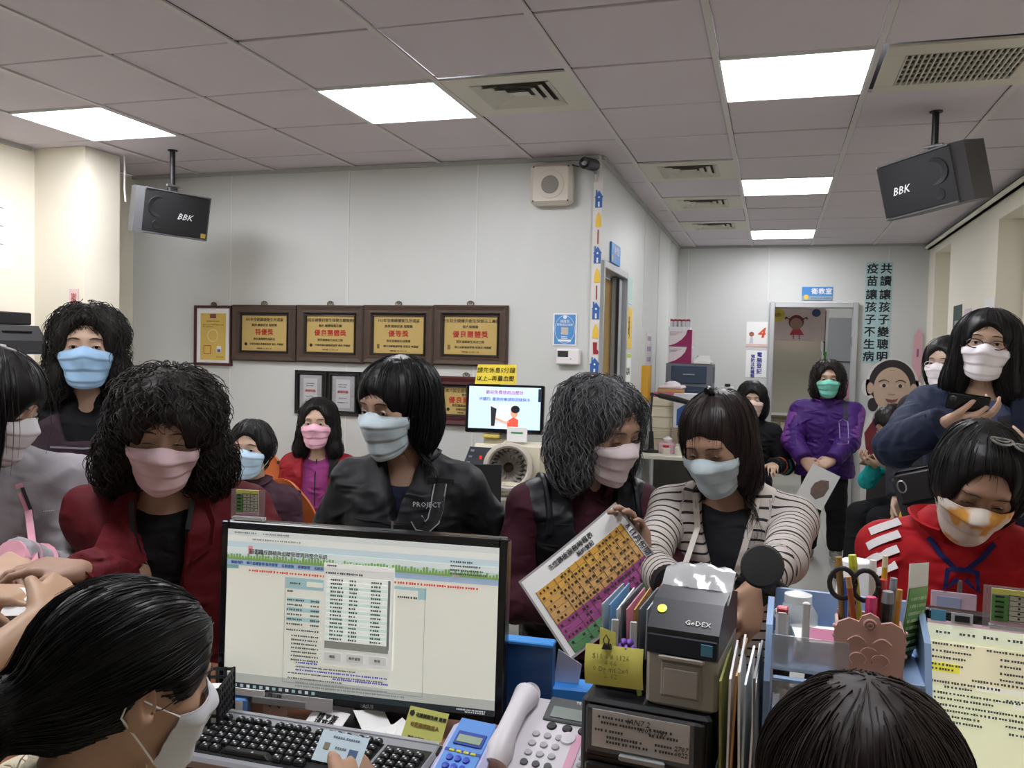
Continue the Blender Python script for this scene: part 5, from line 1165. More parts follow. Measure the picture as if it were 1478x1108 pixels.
t = thing('hanging_leaflet', 'pink leaflet hanging at the corner of the end wall', 'leaflet', (1.405, YF-.01, 1.60)); MB().prism([(-.045, -.27), (.035, -.27), (.045, .2), (.0, .27), (-.035, .2)], -.006, 0).build('sheet', mat('pale_pink', 'd9a9b4', .6), t); bx('dark_mark', (0, -.0075, .02), (.02, .002, .08), mat('mauve', '8f5a80', .6), t)
t = thing('poster', 'dark green and white poster on the pier of the right wall', 'poster', (XR-.002, 8.02, 1.80)); bx('sheet', (-.001, 0, 0), (.002, .34, .44), mat('poster_green', '3c4a43', .6, var=.5, vscale=14), t); bx('white_patch', (-.003, .0, .02), (.001, .2, .14), mat('poster_white', 'a3aca6', .6, var=.3, vscale=20), t)
t = thing('poster', 'pink flyer on the pier of the right wall', 'poster', (XR-.002, 7.62, 1.82)); bx('sheet', (-.001, 0, 0), (.002, .24, .30), mat('flyer_pink', 'd9c3d3', .6), t)
t = thing('poster', 'white and grey flyer taped on the pier facing the corridor', 'poster', (XR-.002, 6.90, 1.80)); bx('sheet', (-.001, 0, 0), (.002, .30, .42), PAPER, t); bx('grey_patch', (-.003, 0, -.06), (.001, .2, .2), GREYP, t)

# standee with a drawn face
t = thing('standee', 'cut-out standee of a smiling face with dark hair and red jacket', 'standee', (1.140, 9.24, 0)); OUT = mat('standee_board', 'd9d6d2', .6)
def ov(cx, cz, rx, rz, n=36, a0=0, a1=2*PI): return [(cx+rx*math.cos(a), cz+rz*math.sin(a)) for a in np.linspace(a0, a1, n, endpoint=(a1-a0) < 6.2)]
MB().prism(ov(0, 1.285, .245, .275), 0, .01).prism(ov(-.225, 1.26, .055, .085, 18), .0, .01).prism(ov(.225, 1.26, .055, .085, 18), 0, .01).prism([(-.25, .02), (.25, .02), (.27, .75), (.20, 1.0), (-.20, 1.0), (-.27, .75)], .0, .01).build('board', OUT, t)
HR_, FC = mat('standee_hair', '2b2428', .6), mat('standee_face', 'c3a994', .6)
MB().prism(ov(0, 1.31, .215, .235), -.003, 0).prism(ov(-.17, 1.09, .05, .07, 18), -.003, 0).prism(ov(.17, 1.09, .05, .07, 18), -.003, 0).build('drawn_hair', HR_, t)
MB().prism(ov(0, 1.245, .172, .225), -.006, -.003).prism(ov(-.20, 1.255, .032, .058, 16), -.006, -.003).prism(ov(.20, 1.255, .032, .058, 16), -.006, -.003).build('drawn_face', FC, t)
for q in (-1, 1):
    MB().prism(ov(q*.075, 1.285, .040, .018, 16), -.0075, -.006).build('drawn_eye', mat('standee_white', 'cfc4ba', .6), t); MB().prism(ov(q*.075, 1.285, .018, .018, 16), -.009, -.0075).build('drawn_iris', mat('standee_brown', '3a2219', .5), t)
    MB().tube([(q*x, -.007, z) for x, z in ((.03, 1.325), (.06, 1.342), (.09, 1.342), (.125, 1.322))], .005, 5).build('drawn_brow', HR_, t)
MB().prism([(-.062, 1.155), (-.03, 1.150), (0, 1.147), (.03, 1.150), (.062, 1.158), (.04, 1.125), (0, 1.113), (-.04, 1.122)], -.0075, -.006).build('drawn_mouth', mat('standee_mouth', '7c4a46', .6), t)
MB().tube([(-.03, -.007, 1.203), (-.015, -.007, 1.195), (0, -.007, 1.20), (.015, -.007, 1.195), (.03, -.007, 1.203)], .003, 5).build('drawn_nose', mat('standee_line', '8a7060', .6), t)
MB().prism([(-.20, .5), (.20, .5), (.24, .8), (.13, .99), (-.13, .99), (-.24, .8)], -.004, 0).build('drawn_jacket', mat('standee_red', '6e1f2a', .6), t); MB().prism([(-.07, .98), (.07, .98), (0, .86)], -.006, -.004).build('drawn_collar', mat('standee_collar', 'b9a9a0', .6), t)
MB().prism([(-.20, .05), (.20, .05), (.20, .5), (-.20, .5)], -.004, 0).build('drawn_trousers', HR_, t); MB().box((0, .12, .01), (.4, .26, .02)).build('foot_plate', OUT, t)

# ------------------------------------------------------------------ beyond the end doorway
t = thing('cartoon_banner', 'banner with a pigtailed girl in a red dress hanging inside the end room', 'banner', (.26, 10.58, 1.94)); bx('cloth', (0, 0, 0), (.60, .004, .40), mat('banner_print', 'cdb9b3', .6, var=.25, vscale=4), t)
def disc(nm, c, rx, rz, m, y=-.004, par=None): return MB().prism(ov(c[0], c[1], rx, rz, 20), y-.0015, y).build(nm, m, par or t)
disc('yellow_bubble', (-.24, .10), .09, .08, mat('bubble', 'c9b23f', .6)); disc('girl_hair', (-.02, .02), .085, .085, mat('girl_hair', '6b2027', .6)); disc('girl_face', (-.02, .0), .07, .068, mat('girl_face', '9b7a68', .6), -.006)
MB().prism([(-.09, -.13), (.07, -.13), (.02, -.05), (-.05, -.05)], -.0065, -.005).build('girl_dress', mat('girl_dress', 'b23348', .6), t); MB().box((-.045, -.006, -.155), (.014, .002, .05)).box((.02, -.006, -.155), (.014, .002, .05)).build('girl_legs', mat('girl_face', '9b7a68'), t)
for q in (-1, 1): MB().tube([(-.02+q*.075, -.006, .055), (-.02+q*.11, -.006, .075), (-.02+q*.125, -.006, .055)], .012, 6).build('pigtail', mat('girl_hair', '6b2027'), t)
text('我的', .05, INK, (-.24, -.007, .10), t); disc('blue_figure', (.20, .13), .05, .045, mat('blue_fig', '34466f', .6))
t = thing('partition_screen', 'cream roller partition standing inside the end room', 'partition', (.23, 10.75, 0)); bx('panel', (0, 0, 1.35), (.62, .03, .95), mat('beige_panel', 'b9b3a2', .6), t); bx('post', (.35, 0, 1.1), (.05, .05, 2.2), WHITE_M, t); bx('bottom_rail', (0, 0, .86), (.62, .05, .03), WHITE_M, t); [bx('foot', (q*.3, 0, .43), (.03, .03, .86), WHITE_M, t) for q in (-1, 1)]
t = thing('low_cabinet', 'cream low cabinet with wooden top in the end room', 'cabinet', (.26, 12.0, 0)); bx('carcass', (0, .05, .36), (.95, .45, .72), mat('cream_cab', 'd3c7ab', .5), t); bx('worktop', (0, .03, .745), (.99, .52, .04), mat('brown_top', '5f4d3d', .5), t)
for q in (-1, 0, 1): bx('door', (q*.31, -.185, .37), (.29, .02, .64), mat('cream_door2', 'd9ceb4', .5), t, .004)
for q in (-1, 1): bx('paper_tray', (q*.22, .0, .86), (.34, .3, .18), mat('tray_cream', 'e6dcc0', .5), t); bx('tray_slot', (q*.22, -.152, .88), (.24, .01, .06), DARK, t)
t = thing('notice_board', 'grey notice board with dark rail and hanging plastic bag in the end room', 'notice board', (.86, 12.52, 1.55)); bx('board', (0, 0, 0), (.62, .03, 1.1), mat('board_grey', '8e9092', .6), t); bx('rail', (0, -.02, -.05), (.60, .02, .012), DARK, t); bx('bag', (-.05, -.03, -.25), (.26, .03, .24), mat('clear_bag', 'b8bcbc', .2), t, .01); bx('pink_sheet', (.16, -.025, -.42), (.2, .005, .26), mat('pink_sheet', 'c68aa8', .6), t)
t = thing('paper_hanger', 'white paper strips and a green tag hanging on a post in the end room', 'hanger', (.56, 10.62, 0)); MB().cyl((0, 0, 0), (0, 0, 2.1), .012, .012, 12).build('post', DARK, t); MB().lathe([(.12, 0), (.12, .015)], (0, 0, .0), (0, 0, 1), 20).build('foot', DARK, t)
for k in range(4): MB().sheet([[(-.05+.012*k+.02*u, -.015-.006*k, 2.05-.16*k-.26*v+.01*math.sin(9*u+k)) for v in np.linspace(0, 1, 5)] for u in np.linspace(0, 1, 3)], .001).build('paper_strip', PAPER, t)
MB().sheet([[(.0+.03*u, -.04, 1.62-.12*v) for v in np.linspace(0, 1, 4)] for u in np.linspace(0, 1, 3)], .002).build('green_tag', mat('leaf_green', '4f8f3d', .6), t)

# ------------------------------------------------------------------ waiting area furniture
ORG = mat('orange_plastic', 'c0652f', .45)
def shell_chair(x, y, rz, label):
    t = thing('waiting_chair', label, 'chair', (x, y, 0), rz, 'orange shell chairs')
    P = []
    for u in np.linspace(-1, 1, 15):
        row = []
        for v in np.linspace(0, 1, 12):
            w_ = .215*(1-.55*max(0, v-.45)**2*3.2); row.append((u*w_, .20+.05*v+.055*(1-u*u)-.03, .46+.40*v*(1-.10*u*u)))
        P.append(row)
    MB().sheet(P, .010).build('backrest', ORG, t, True)
    P = [[(u*.22, -.24+.46*v, .435+.02*u*u+.03*v*v) for v in np.linspace(0, 1, 8)] for u in np.linspace(-1, 1, 9)]
    MB().sheet(P, .010).build('seat', ORG, t, True)
    for q in (-1, 1): MB().lathe([(.012, -.02), (.012, .0)], (q*.11, .212, .80), (0, -1, 0), 14).build('bolt_hole', DARK, t, True)
    for a in (-1, 1):
        for b in (-1, 1): MB().tube([(a*.17, b*.16, .44), (a*.20, b*.21, .0)], .011, 8).build('leg', mat('chrome', 'b5b7ba', .25, metal=.9), t, True)
shell_chair(-2.335, 3.575, .30, 'orange shell chair under the woman in dark purple'); shell_chair(-2.60, 4.60, .28, 'orange shell chair under the woman in bright red'); shell_chair(-3.05, 4.50, .25, 'orange shell chair behind the woman in dark purple')

# ---- blood pressure corner
BEI = mat('machine_beige', 'c9c2ab', .5); 
t = thing('side_table', 'grey side table carrying the blood pressure machine', 'table', (-1.47, 4.66, 0)); bx('table_top', (0, 0, .72), (.52, .62, .05), mat('table_grey', 'a9a79c', .5), t, .006); [bx('leg', (a*.23, b*.27, .35), (.035, .035, .70), GREYP, t) for a in (-1, 1) for b in (-1, 1)]; bx('back_panel', (0, .28, .40), (.46, .02, .60), GREYP, t)
t = thing('blood_pressure_machine', 'beige blood pressure machine with round arm cuff and black panel', 'medical device', (-1.455, 4.62, .746)); 
MB().box((-.02, .0, .04), (.40, .40, .08), .015).build('base', BEI, t, True); MB().prism([(-.19, .08), (.20, .08), (.20, .20), (.05, .26), (-.08, .13)], -.19, -.02, 'yz').build('console', BEI, t)
MB().prism([(-.04, .08), (.2, .08), (.2, .26), (.08, .28), (-.02, .26)], -.02, .22, 'yz').build('cuff_housing', BEI, t)
MB().lathe([(.138, -.02), (.138, .08), (.132, .098), (.116, .102), (.106, .092), (.104, .04), (.085, .0), (.070, -.05), (.040, -.07)], (.060, -.10, .150), (.25, -.94, .15), 32, False).build('cuff_ring', mat('cuff_grey', 'bdb6aa', .5), t, True)
fan = MB(); o_ = np.array((.060, -.10, .150)); a_, b_, c_ = frame((.25, -.94, .15))
for k in range(22):
    an = 2*PI*k/22; e1 = a_*math.cos(an)+b_*math.sin(an); an2 = an+.2; e2 = a_*math.cos(an2)+b_*math.sin(an2)
    fan.tube([o_+c_*.075+e1*.102, o_+c_*.03+e2*.075, o_-c_*.03+e2*.035], [.013, .012, .009], 6)
fan.build('cuff_fabric', mat('cuff_satin', '8f887e', .3), t, True); MB().lathe([(.10, -.05), (.001, -.05)], o_, (.25, -.94, .15), 20).build('cuff_hollow', mat('hollow', '6a6256', .7), t)
pn = MB(); P = [[(-.205+.19*u, -.115+.12*v, .135+.10*v) for v in np.linspace(0, 1, 3)] for u in np.linspace(0, 1, 3)]; pn.sheet(P, .022).build('control_panel', mat('panel_black', '22252c', .3), t)
for k in range(3): MB().box((-.18, -.095+.035*k, .163+.03*k), (.02, .014, .012)).build('panel_key', mat('panel_key', '7f8796', .5), t)
MB().box((-.115, -.07, .187), (.014, .01, .03)).build('red_digit', mat('digit_red', 'c02a22', .5, emit=(200, 40, 30), es=.6), t); bx('receipt_slot', (-.12, -.20, .05), (.13, .012, .03), DARK, t); bx('green_label', (-.11, -.202, .075), (.12, .006, .012), mat('lime_label', 'b7c95b', .5), t); MB().box((.07, .02, .325), (.12, .008, .085), .002).build('white_tag', PAPER, t); MB().box((.07, .0155, .335), (.07, .002, .010)).build('tag_print', mat('tag_green', '4a9a6c', .6), t); bx('post', (-.09, .15, .18), (.16, .05, .22), BEI, t, .01); bx('yellow_tray', (-.11, .12, .30), (.10, .08, .02), mat('tray_yellow', 'd9c45e', .5), t, .004)
t = thing('display_screen', 'small black screen showing blood pressure instructions in blue', 'monitor', (-1.49, 4.72, 1.207), .13, rot=None); t.rotation_euler = (-.06, 0, .12)
MB().box((0, .02, 0), (.465, .04, .285), .006).build('housing', BLACKG, t); SCR = mat('screen_blue', 'b9cfee', .3, emit=(178, 200, 238), es=.85, var=0); bx('display', (0, -.0012, .006), (.425, .002, .245), SCR, t)
E1 = mat('screen_red', 'b03060', .5, emit=(150, 40, 80), es=.6); E2 = mat('screen_navy', '30309a', .5, emit=(50, 50, 160), es=.6)
text('歡迎免費使用血壓計', .025, E1, (0, -.0030, .095), t); text('步驟四: 量測完畢請取回健保卡', .0225, E2, (0, -.0030, .055), t)
bx('photo_inset', (0, -.0032, -.045), (.17, .001, .14), mat('inset_pale', 'cfd6dc', .4, emit=(200, 210, 222), es=.7), t); MB().prism([(.02, -.113), (.085, -.113), (.085, -.06), (.055, -.045), (.02, -.07)], -.0050, -.004).build('inset_shirt', mat('inset_coral', 'e0523e', .4, emit=(220, 80, 60), es=.7), t); MB().prism(ov(.06, -.02, .022, .028, 18), -.0056, -.005).build('inset_face', mat('inset_skin', 'd09a78', .4, emit=(205, 150, 118), es=.7), t); MB().prism(ov(.066, .0, .026, .022, 18), -.0064, -.0056).build('inset_hair', INK, t); MB().tube([(.03, -.006, -.075), (-.01, -.006, -.07), (-.05, -.006, -.055)], .006, 5).build('inset_arm', mat('inset_skin', 'd09a78'), t); MB().prism([(-.075, -.10), (-.055, -.10), (-.045, .0), (-.08, .015)], -.005, -.004).build('inset_machine', DARK, t)
bx('status_bar', (.208, -.0035, .085), (.02, .001, .075), mat('dark_blue', '222a44', .5), t); MB().box((0, .05, -.20), (.06, .02, .26), .004).build('mount_arm', GREYP, t)
t = thing('yellow_notice', 'yellow card with black handwritten characters above the small screen', 'notice', (-1.555, 4.735, 1.405)); t.rotation_euler = (-.08, -.015, .12); MB().prism([(-.122, -.055), (.125, -.055), (.125, .06), (-.105, .06)], -.001, .001).build('card', mat('card_yellow', 'ecd43f', .6), t)
text('請先休息5分鐘', .035, INK, (.004, -.0022, .024), t, shear=.12); text('以上--再量血壓', .034, INK, (.0, -.0022, -.024), t, shear=.12)
t = thing('office_chair', 'black mesh chair back before the blood pressure table', 'chair', (-1.53, 4.08, 0), PI+.2); P = [[(.20*u, -.20+.04*(1-u*u), .52+.42*v) for v in np.linspace(0, 1, 6)] for u in np.linspace(-1, 1, 9)]; MB().sheet(P, .03).build('backrest', mat('mesh_black', '111214', .8), t, True); MB().box((0, .02, .45), (.44, .44, .07), .03).build('seat', mat('mesh_black', '111214'), t, True); MB().cyl((0, 0, .08), (0, 0, .42), .025, .025, 14).build('gas_lift', BLACK, t); bx('back_bar', (0, -.19, .44), (.06, .03, .18), BLACK, t)
for k in range(5): MB().tube([(0, 0, .09), (.27*math.cos(k*1.257), .27*math.sin(k*1.257), .05)], .02, 8).build('base_leg', BLACK, t)

# ---- corridor desk with lamp, cabinet, boxes
t = thing('corridor_desk', 'white topped desk against the corridor wall', 'desk', (-.74, 7.25, 0)); bx('desk_top', (0, 0, .735), (.56, 1.10, .03), mat('desk_white', 'd6d2c4', .5), t, .004); [bx('leg', (a*.25, b*.50, .36), (.04, .04, .72), GREYP, t) for a in (-1, 1) for b in (-1, 1)]; bx('side_panel', (-.05, .50, .42), (.42, .02, .58), mat('panel_grey', '8f8f8a', .6), t)
t = thing('desk_lamp', 'black jointed desk lamp with long slim head', 'lamp', (-.93, 6.93, .75)); MB().lathe([(.075, 0), (.075, .012), (.03, .02), (.02, .03)], (0, 0, 0), (0, 0, 1), 24).build('base', BLACK, t, True); MB().prism([(-.02, .02), (.025, .02), (.015, .17), (-.015, .17)], -.015, .015).build('lower_stem', BLACK, t); MB().tube([(0, 0, .15), (-.01, 0, .30), (.0, -.01, .47)], .009, 10).build('upper_arm', DARK, t, True); MB().tube([(-.01, -.01, .475), (.06, -.02, .465), (.20, -.05, .44), (.36, -.08, .405)], [.012, .022, .024, .018], 12).build('head', BLACK, t, True); MB().lathe([(.016, -.02), (.016, .02)], (0, -.01, .47), (0, 1, 0), 14).build('joint', DARK, t)
BG = mat('blue_grey', '36465c', .5)
t = thing('drawer_tower', 'tall grey drawer tower with dark blue fronts and boxes on top', 'cabinet', (-.70, 7.68, .75)); bx('carcass', (0, .0, .36), (.40, .30, .72), mat('tower_grey', '71757c', .5), t); [(bx('drawer', (.0, -.152, .10+.175*k), (.30, .02, .15), BG, t, .004), MB().box((.0, -.166, .10+.175*k), (.10, .012, .014), .003).build('handle', GREYP, t)) for k in range(4)]; [bx('side_inset', (.202, .0, .10+.175*k), (.004, .22, .14), BG, t) for k in range(4)]
MG = mat('magenta_print', '8d1d56', .5)
def kitbox(z, lab):
    t = thing('supply_box', lab, 'box', (-.785, 7.66, z), group='white and magenta supply boxes'); bx('carton', (0, 0, .073), (.20, .22, .146), mat('carton_white', 'd9cfd2', .6), t, .003)
    MB().prism([(.10, .0), (.10, .146)]+[(.10-.20*math.sin(a), .146*(1-math.cos(a))*1.0) for a in np.linspace(.25, 1.5, 9)][::-1][:0]+[(.06, .146), (.045, .10), (.01, .06), (-.04, .025), (-.10, .004), (-.10, 0)], -.1125, -.1105).build('magenta_curve', MG, t); bx('end_flap', (.1012, 0, .073), (.002, .20, .13), mat('carton_pale', 'cdbcc4', .6), t); lines(t, [(-.09, .01, .125), (-.09, -.02, .112), (-.09, -.03, .10)], GREYP, -.1125, .007)
kitbox(1.471, 'white and magenta box resting on the drawer tower, lower of two'); kitbox(1.619, 'white and magenta box under the wire rack, upper of two')
t = thing('vial_rack', 'clear rack of small red-capped vials on the boxes', 'rack', (-.80, 7.65, 1.766)); bx('tray', (0, 0, .012), (.19, .16, .024), mat('clear_plastic', 'd3d6d8', .2), t); [(MB().cyl((-.07+.035*k, -.05+.05*j, .02), (-.07+.035*k, -.05+.05*j, .075), .011, .011, 10).build('vial', mat('vial', 'c8c4c8', .2), t, True), MB().cyl((-.07+.035*k, -.05+.05*j, .075), (-.07+.035*k, -.05+.05*j, .092), .012, .012, 10).build('cap', mat('vial_red', '8e2a3c', .5), t, True)) for k in range(5) for j in range(3)]
t = thing('paper_tray', 'white tray of folded papers beside the magenta boxes', 'tray', (-.59, 7.62, 1.471)); bx('tray', (0, 0, .012), (.15, .2, .024), WHITE_M, t, .004); [bx('paper', (.0, 0, .03+.012*k), (.13-.012*k, .18, .011), PAPER, t, 0, .06*k) for k in range(4)]
t = thing('file_box', 'cream file box standing on the corridor desk behind the lamp', 'box', (-.86, 7.20, .75)); bx('body', (0, 0, .22), (.20, .26, .44), mat('cream_box', 'd8cfb4', .6), t, .004); [bx('slot_line', (0, -.1315, .10+.09*k), (.18, .003, .006), mat('cream_shadow', 'a79f88', .7), t) for k in range(4)]
t = thing('medicine_box', 'white box with blue panel on the corridor desk', 'box', (-.67, 7.10, .95)); bx('carton', (0, 0, .14), (.20, .16, .28), mat('carton_grey', 'cfcfd2', .6), t, .003); MB().prism([(-.07, .02), (.06, .02), (.06, .12), (.0, .20), (-.07, .15)], -.083, -.081).build('blue_panel', mat('panel_blue', '2d5596', .5), t); bx('pink_edge', (.085, -.0815, .16), (.025, .003, .22), mat('edge_pink', 'c98aa6', .5), t)
t = thing('carton', 'brown carton supporting the blue panelled box on desk', 'box', (-.67, 7.10, .75)); bx('body', (0, 0, .0985), (.22, .18, .197), mat('kraft', '9c8f78', .7), t, .003)
t = thing('glove_boxes', 'stack of pink and white glove packets on the cream file box', 'packets', (-.83, 7.18, 1.191)); bx('packet', (0, 0, .02), (.24, .2, .04), mat('packet_pink', 'b65a7a', .5), t, .006); bx('packet', (.02, 0, .055), (.22, .18, .03), mat('packet_tan', 'b3895a', .6), t, .004, .1); MB().box((.03, 0, .085), (.2, .17, .03), .01, -.1).build('packet', mat('packet_white', 'd9c9cf', .5), t); MB().lathe([(.07, 0), (.06, .02), (.02, .035), (.001, .036)], (.03, 0, .1), (0, 0, 1), 14).build('crumpled_bag', mat('bag_white', 'd6cfd2', .4), t, True)
for k, (x, y, c, r_, h_, lab) in enumerate(((-.80, 6.85, 'b5302e', .035, .07, 'red capped jar on the corridor desk'), (-.70, 6.82, 'd8d4c8', .028, .09, 'slim white bottle on the corridor desk'), (-.63, 6.86, 'c9c4b4', .04, .05, 'squat cream tub on the corridor desk'), (-.56, 6.84, 'dcd6c6', .03, .065, 'white pill bottle at the desk corner'))):
    t = thing('jar', lab, 'jar', (x, y, .75), group='small jars on the corridor desk'); MB().lathe([(r_*.95, 0), (r_, .006), (r_, h_*.7), (r_*.7, h_*.78)], (0, 0, 0), (0, 0, 1), 16).build('body', mat('jar_body', 'd9d3c4', .4), t, True); MB().cyl((0, 0, h_*.78), (0, 0, h_), r_*.72, r_*.7, 16).build('lid', mat('lid_'+c, c, .4), t, True)
t = thing('tissue_box', 'white and pink tissue box next to the lamp base', 'box', (-.80, 6.98, .75)); bx('carton', (0, 0, .04), (.12, .22, .08), mat('tissue_box', 'cfa9b4', .6), t, .004); MB().lathe([(.03, 0), (.04, .03), (.01, .05)], (0, 0, .08), (0, 0, 1), 10).build('tissue', PAPER, t, True)
t = thing('storage_box', 'dark red box with orange circle under the corridor desk', 'box', (-.77, 7.44, 0)); bx('carton', (0, 0, .15), (.40, .34, .30), mat('crate_red', '6a1f20', .6), t, .004); MB().prism(ov(.0, .12, .12, .075, 24), -.173, -.171).build('orange_disc', mat('crate_orange', 'c07a35', .6), t)
t = thing('bench', 'grey bench under the girl with the phone', 'bench', (.98, 6.35, 0)); bx('seat', (0, .05, .40), (.44, 1.0, .06), mat('bench_grey', '6a6d72', .6), t, .01); [MB().tube([(a*.17, b*.42+.05, .38), (a*.19, b*.46+.05, 0)], .014, 8).build('leg', mat('chrome', 'b5b7ba', .25, metal=.9), t) for a in (-1, 1) for b in (-1, 1)]
t = thing('stool', 'round dark stool under the woman near the doorway', 'stool', (P_FAR.hip[0], P_FAR.hip[1], 0)); MB().lathe([(.17, .0), (.17, .04), (.15, .055)], (0, 0, .38), (0, 0, 1), 24).build('seat', BLACK, t, True); MB().cyl((0, 0, .06), (0, 0, .38), .025, .025, 12).build('post', ALU, t)
for k in range(5): MB().tube([(0, 0, .08), (.24*math.cos(k*1.257), .24*math.sin(k*1.257), .02)], .016, 8).build('base_leg', BLACK, t)
t = thing('carry_bag', 'yellow drawstring bag with pink toy hanging beside the bench', 'bag', (.83, 5.95, .34))
MB().lathe([(.03, .30), (.05, .24), (.10, .12), (.11, .04), (.07, .0)], (0, 0, 0), (0, 0, 1), 18).build('pouch', mat('bag_yellow', 'd3ab1e', .6, bump=.3, bscale=40), t, True); MB().tube([(0, 0, .28), (-.02, 0, .40), (.02, .02, .48)], .008, 6).build('cord', mat('bag_yellow', 'd3ab1e'), t); MB().lathe([(.02, 0), (.035, .02), (.02, .05)], (-.09, -.03, .02), (0, 0, 1), 12).build('toy_foot', mat('toy_pink', 'd99aa6', .6), t, True); MB().box((-.03, -.03, -.05), (.09, .03, .07), .01).build('red_pouch', mat('pouch_red', '7c2a34', .6), t)

# ------------------------------------------------------------------ things people hold
t = thing('leaflet', 'white leaflet with brown picture held by the woman in purple', 'leaflet', (.338, 6.600, .60)); t.rotation_euler = (.12, .42, 0)
MB().box((0, 0, 0), (.21, .003, .29), .0).build('sheet', PAPER, t); MB().prism([(-.02, -.07), (.03, -.09), (.07, -.04), (.075, .03), (.05, .08), (.0, .06), (-.03, .02), (-.035, -.03)], -.003, -.0015).build('picture', mat('pic_brown', '7d6a60', .6, var=.4, vscale=40), t)
t = thing('mobile_phone', 'black phone with round camera held up by the woman in navy', 'phone', (.655, 3.312, 1.405)); t.rotation_euler = (.55, .12, -.10); MB().box((0, 0, 0), (.135, .010, .068), .004).build('body', BLACKG, t, True); MB().lathe([(.012, 0), (.010, .002), (.001, .001)], (-.048, -.005, .012), (0, -1, 0), 16).build('camera_lens', mat('lens_ring', '55585e', .2, metal=.8), t)
t = thing('mobile_phone', 'slim phone in the hands of the girl in turquoise', 'phone', (.655, 6.265, .865)); t.rotation_euler = (.9, .2, .8); MB().box((0, 0, 0), (.072, .009, .15), .003).build('body', mat('phone_tan', '8a7660', .4), t); bx('screen', (0, .0052, 0), (.064, .001, .135), BLACKG, t)
t = thing('shoulder_bag', 'black bag with steel buckles slung across the navy coat', 'bag', (.665, 3.36, 1.02)); t.rotation_euler = (0, -.30, -.15); MB().box((0, 0, .06), (.40, .12, .24), .03).build('pouch', mat('bag_black', '141418', .5, bump=.2, bscale=60), t, True); MB().box((0, -.055, .12), (.38, .03, .12), .012).build('flap', mat('bag_black2', '1b1b20', .5), t, True)
for x in (-.17, -.06, .12): MB().tube([(x+.014*math.cos(a), -.076, .13+.022*math.sin(a)) for a in np.linspace(0, 2*PI, 13)], .003, 5, False).build('buckle', mat('steel', 'b9bbbd', .3, metal=.9), t)
def held(name, label, cat, loc, ypr):
    t = thing(name, label, cat, loc); y_, p_, r_ = [math.radians(q) for q in ypr]
    t.rotation_mode = 'QUATERNION'; t.rotation_quaternion = (Matrix.Rotation(y_, 3, 'Z') @ Matrix.Rotation(p_, 3, 'X') @ Matrix.Rotation(r_, 3, 'Y')).to_quaternion(); return t
t = held('schedule_chart', 'laminated schedule chart in orange, purple and green held up by the grey-haired woman', 'chart', (-.418, 2.105, .972), (-8, -14, -44))
bend = lambda x, z: .012*math.cos(x*9)+.05*z*z*(-1)
def flat(name, x0, x1, z0, z1, m, dy, par, n=12):
    P = [[(x, bend(x, z)-dy, z) for z in np.linspace(z0, z1, 4)] for x in np.linspace(x0, x1, n)]; return MB().sheet(P, .0008).build(name, m, par, True)
flat('laminate', -.168, .168, -.120, .120, mat('laminate', 'a3a0a0', .15), 0, t); flat('sheet', -.162, .162, -.114, .114, PAPER, .0012, t)
cols = ['d9a548', 'dfae55', 'd9a95e', 'd2a262', 'd6aa6a', 'cf9f63', '9a4a80', 'a3528a', '9a4a80', '5d8f62', '56875c']
for k, c in enumerate(cols): flat('table_row', -.145, .145, .068-.0165*(k+1)+.0012, .068-.0165*k, mat('row_'+c, c, .4), .0024, t)
LN = mat('table_line', '3c342c', .6); mb = MB()
for x in (-.145, -.085, .145)+tuple(np.linspace(-.06, .13, 9)): mb.box((x, bend(x, 0)-.0036, -.022), (.0012, .0008, .182))
mb.build('table_columns', LN, t); mb = MB(); rr = random.Random(4)
for k in range(11):
    for x in np.linspace(-.135, .135, 24):
        if rr.random() < .7: mb.box((x, bend(x, 0)-.0038, .068-.0165*(k+.5)), (.008*rr.uniform(.5, 1), .0008, .006))
mb.build('table_print', LN, t); text('110年癌症篩檢服務時程表', .017, INK, (-.03, bend(0, .1)-.0042, .096), t); text('預約登記', .014, INK, (.03, bend(0, .08)-.0042, .078), t); text('8.11月份開放', .02, INK, (.156, bend(.15, 0)-.0042, .0), t, rot=(PI/2, -PI/2, 0)).rotation_euler = (PI/2, PI/2, 0)
t = held('pink_paper', 'sheet of pink paper behind the schedule chart', 'paper', (-.318, 2.20, .985), (-5, -10, 25)); MB().sheet([[(.09*u, .02*math.sin(3*u)*v, .07*v) for v in np.linspace(-1, 1, 6)] for u in np.linspace(-1, 1, 8)], .0008).build('sheet', mat('paper_pink', 'd9a3c4', .7), t, True)
t = held('id_card', 'small white card with printed portrait between the hands at the counter', 'card', (-1.345, 1.285, 1.045), (25, -62, 0)); bx('card', (0, 0, 0), (.105, .0012, .075), PAPER, t); MB().prism(ov(.005, .0, .022, .026, 18), -.0016, -.0008).build('portrait', mat('portrait', 'b58f72', .6), t); MB().prism(ov(.005, .012, .024, .018, 18, 0, PI), -.0022, -.0016).build('portrait_hair', DARK, t)

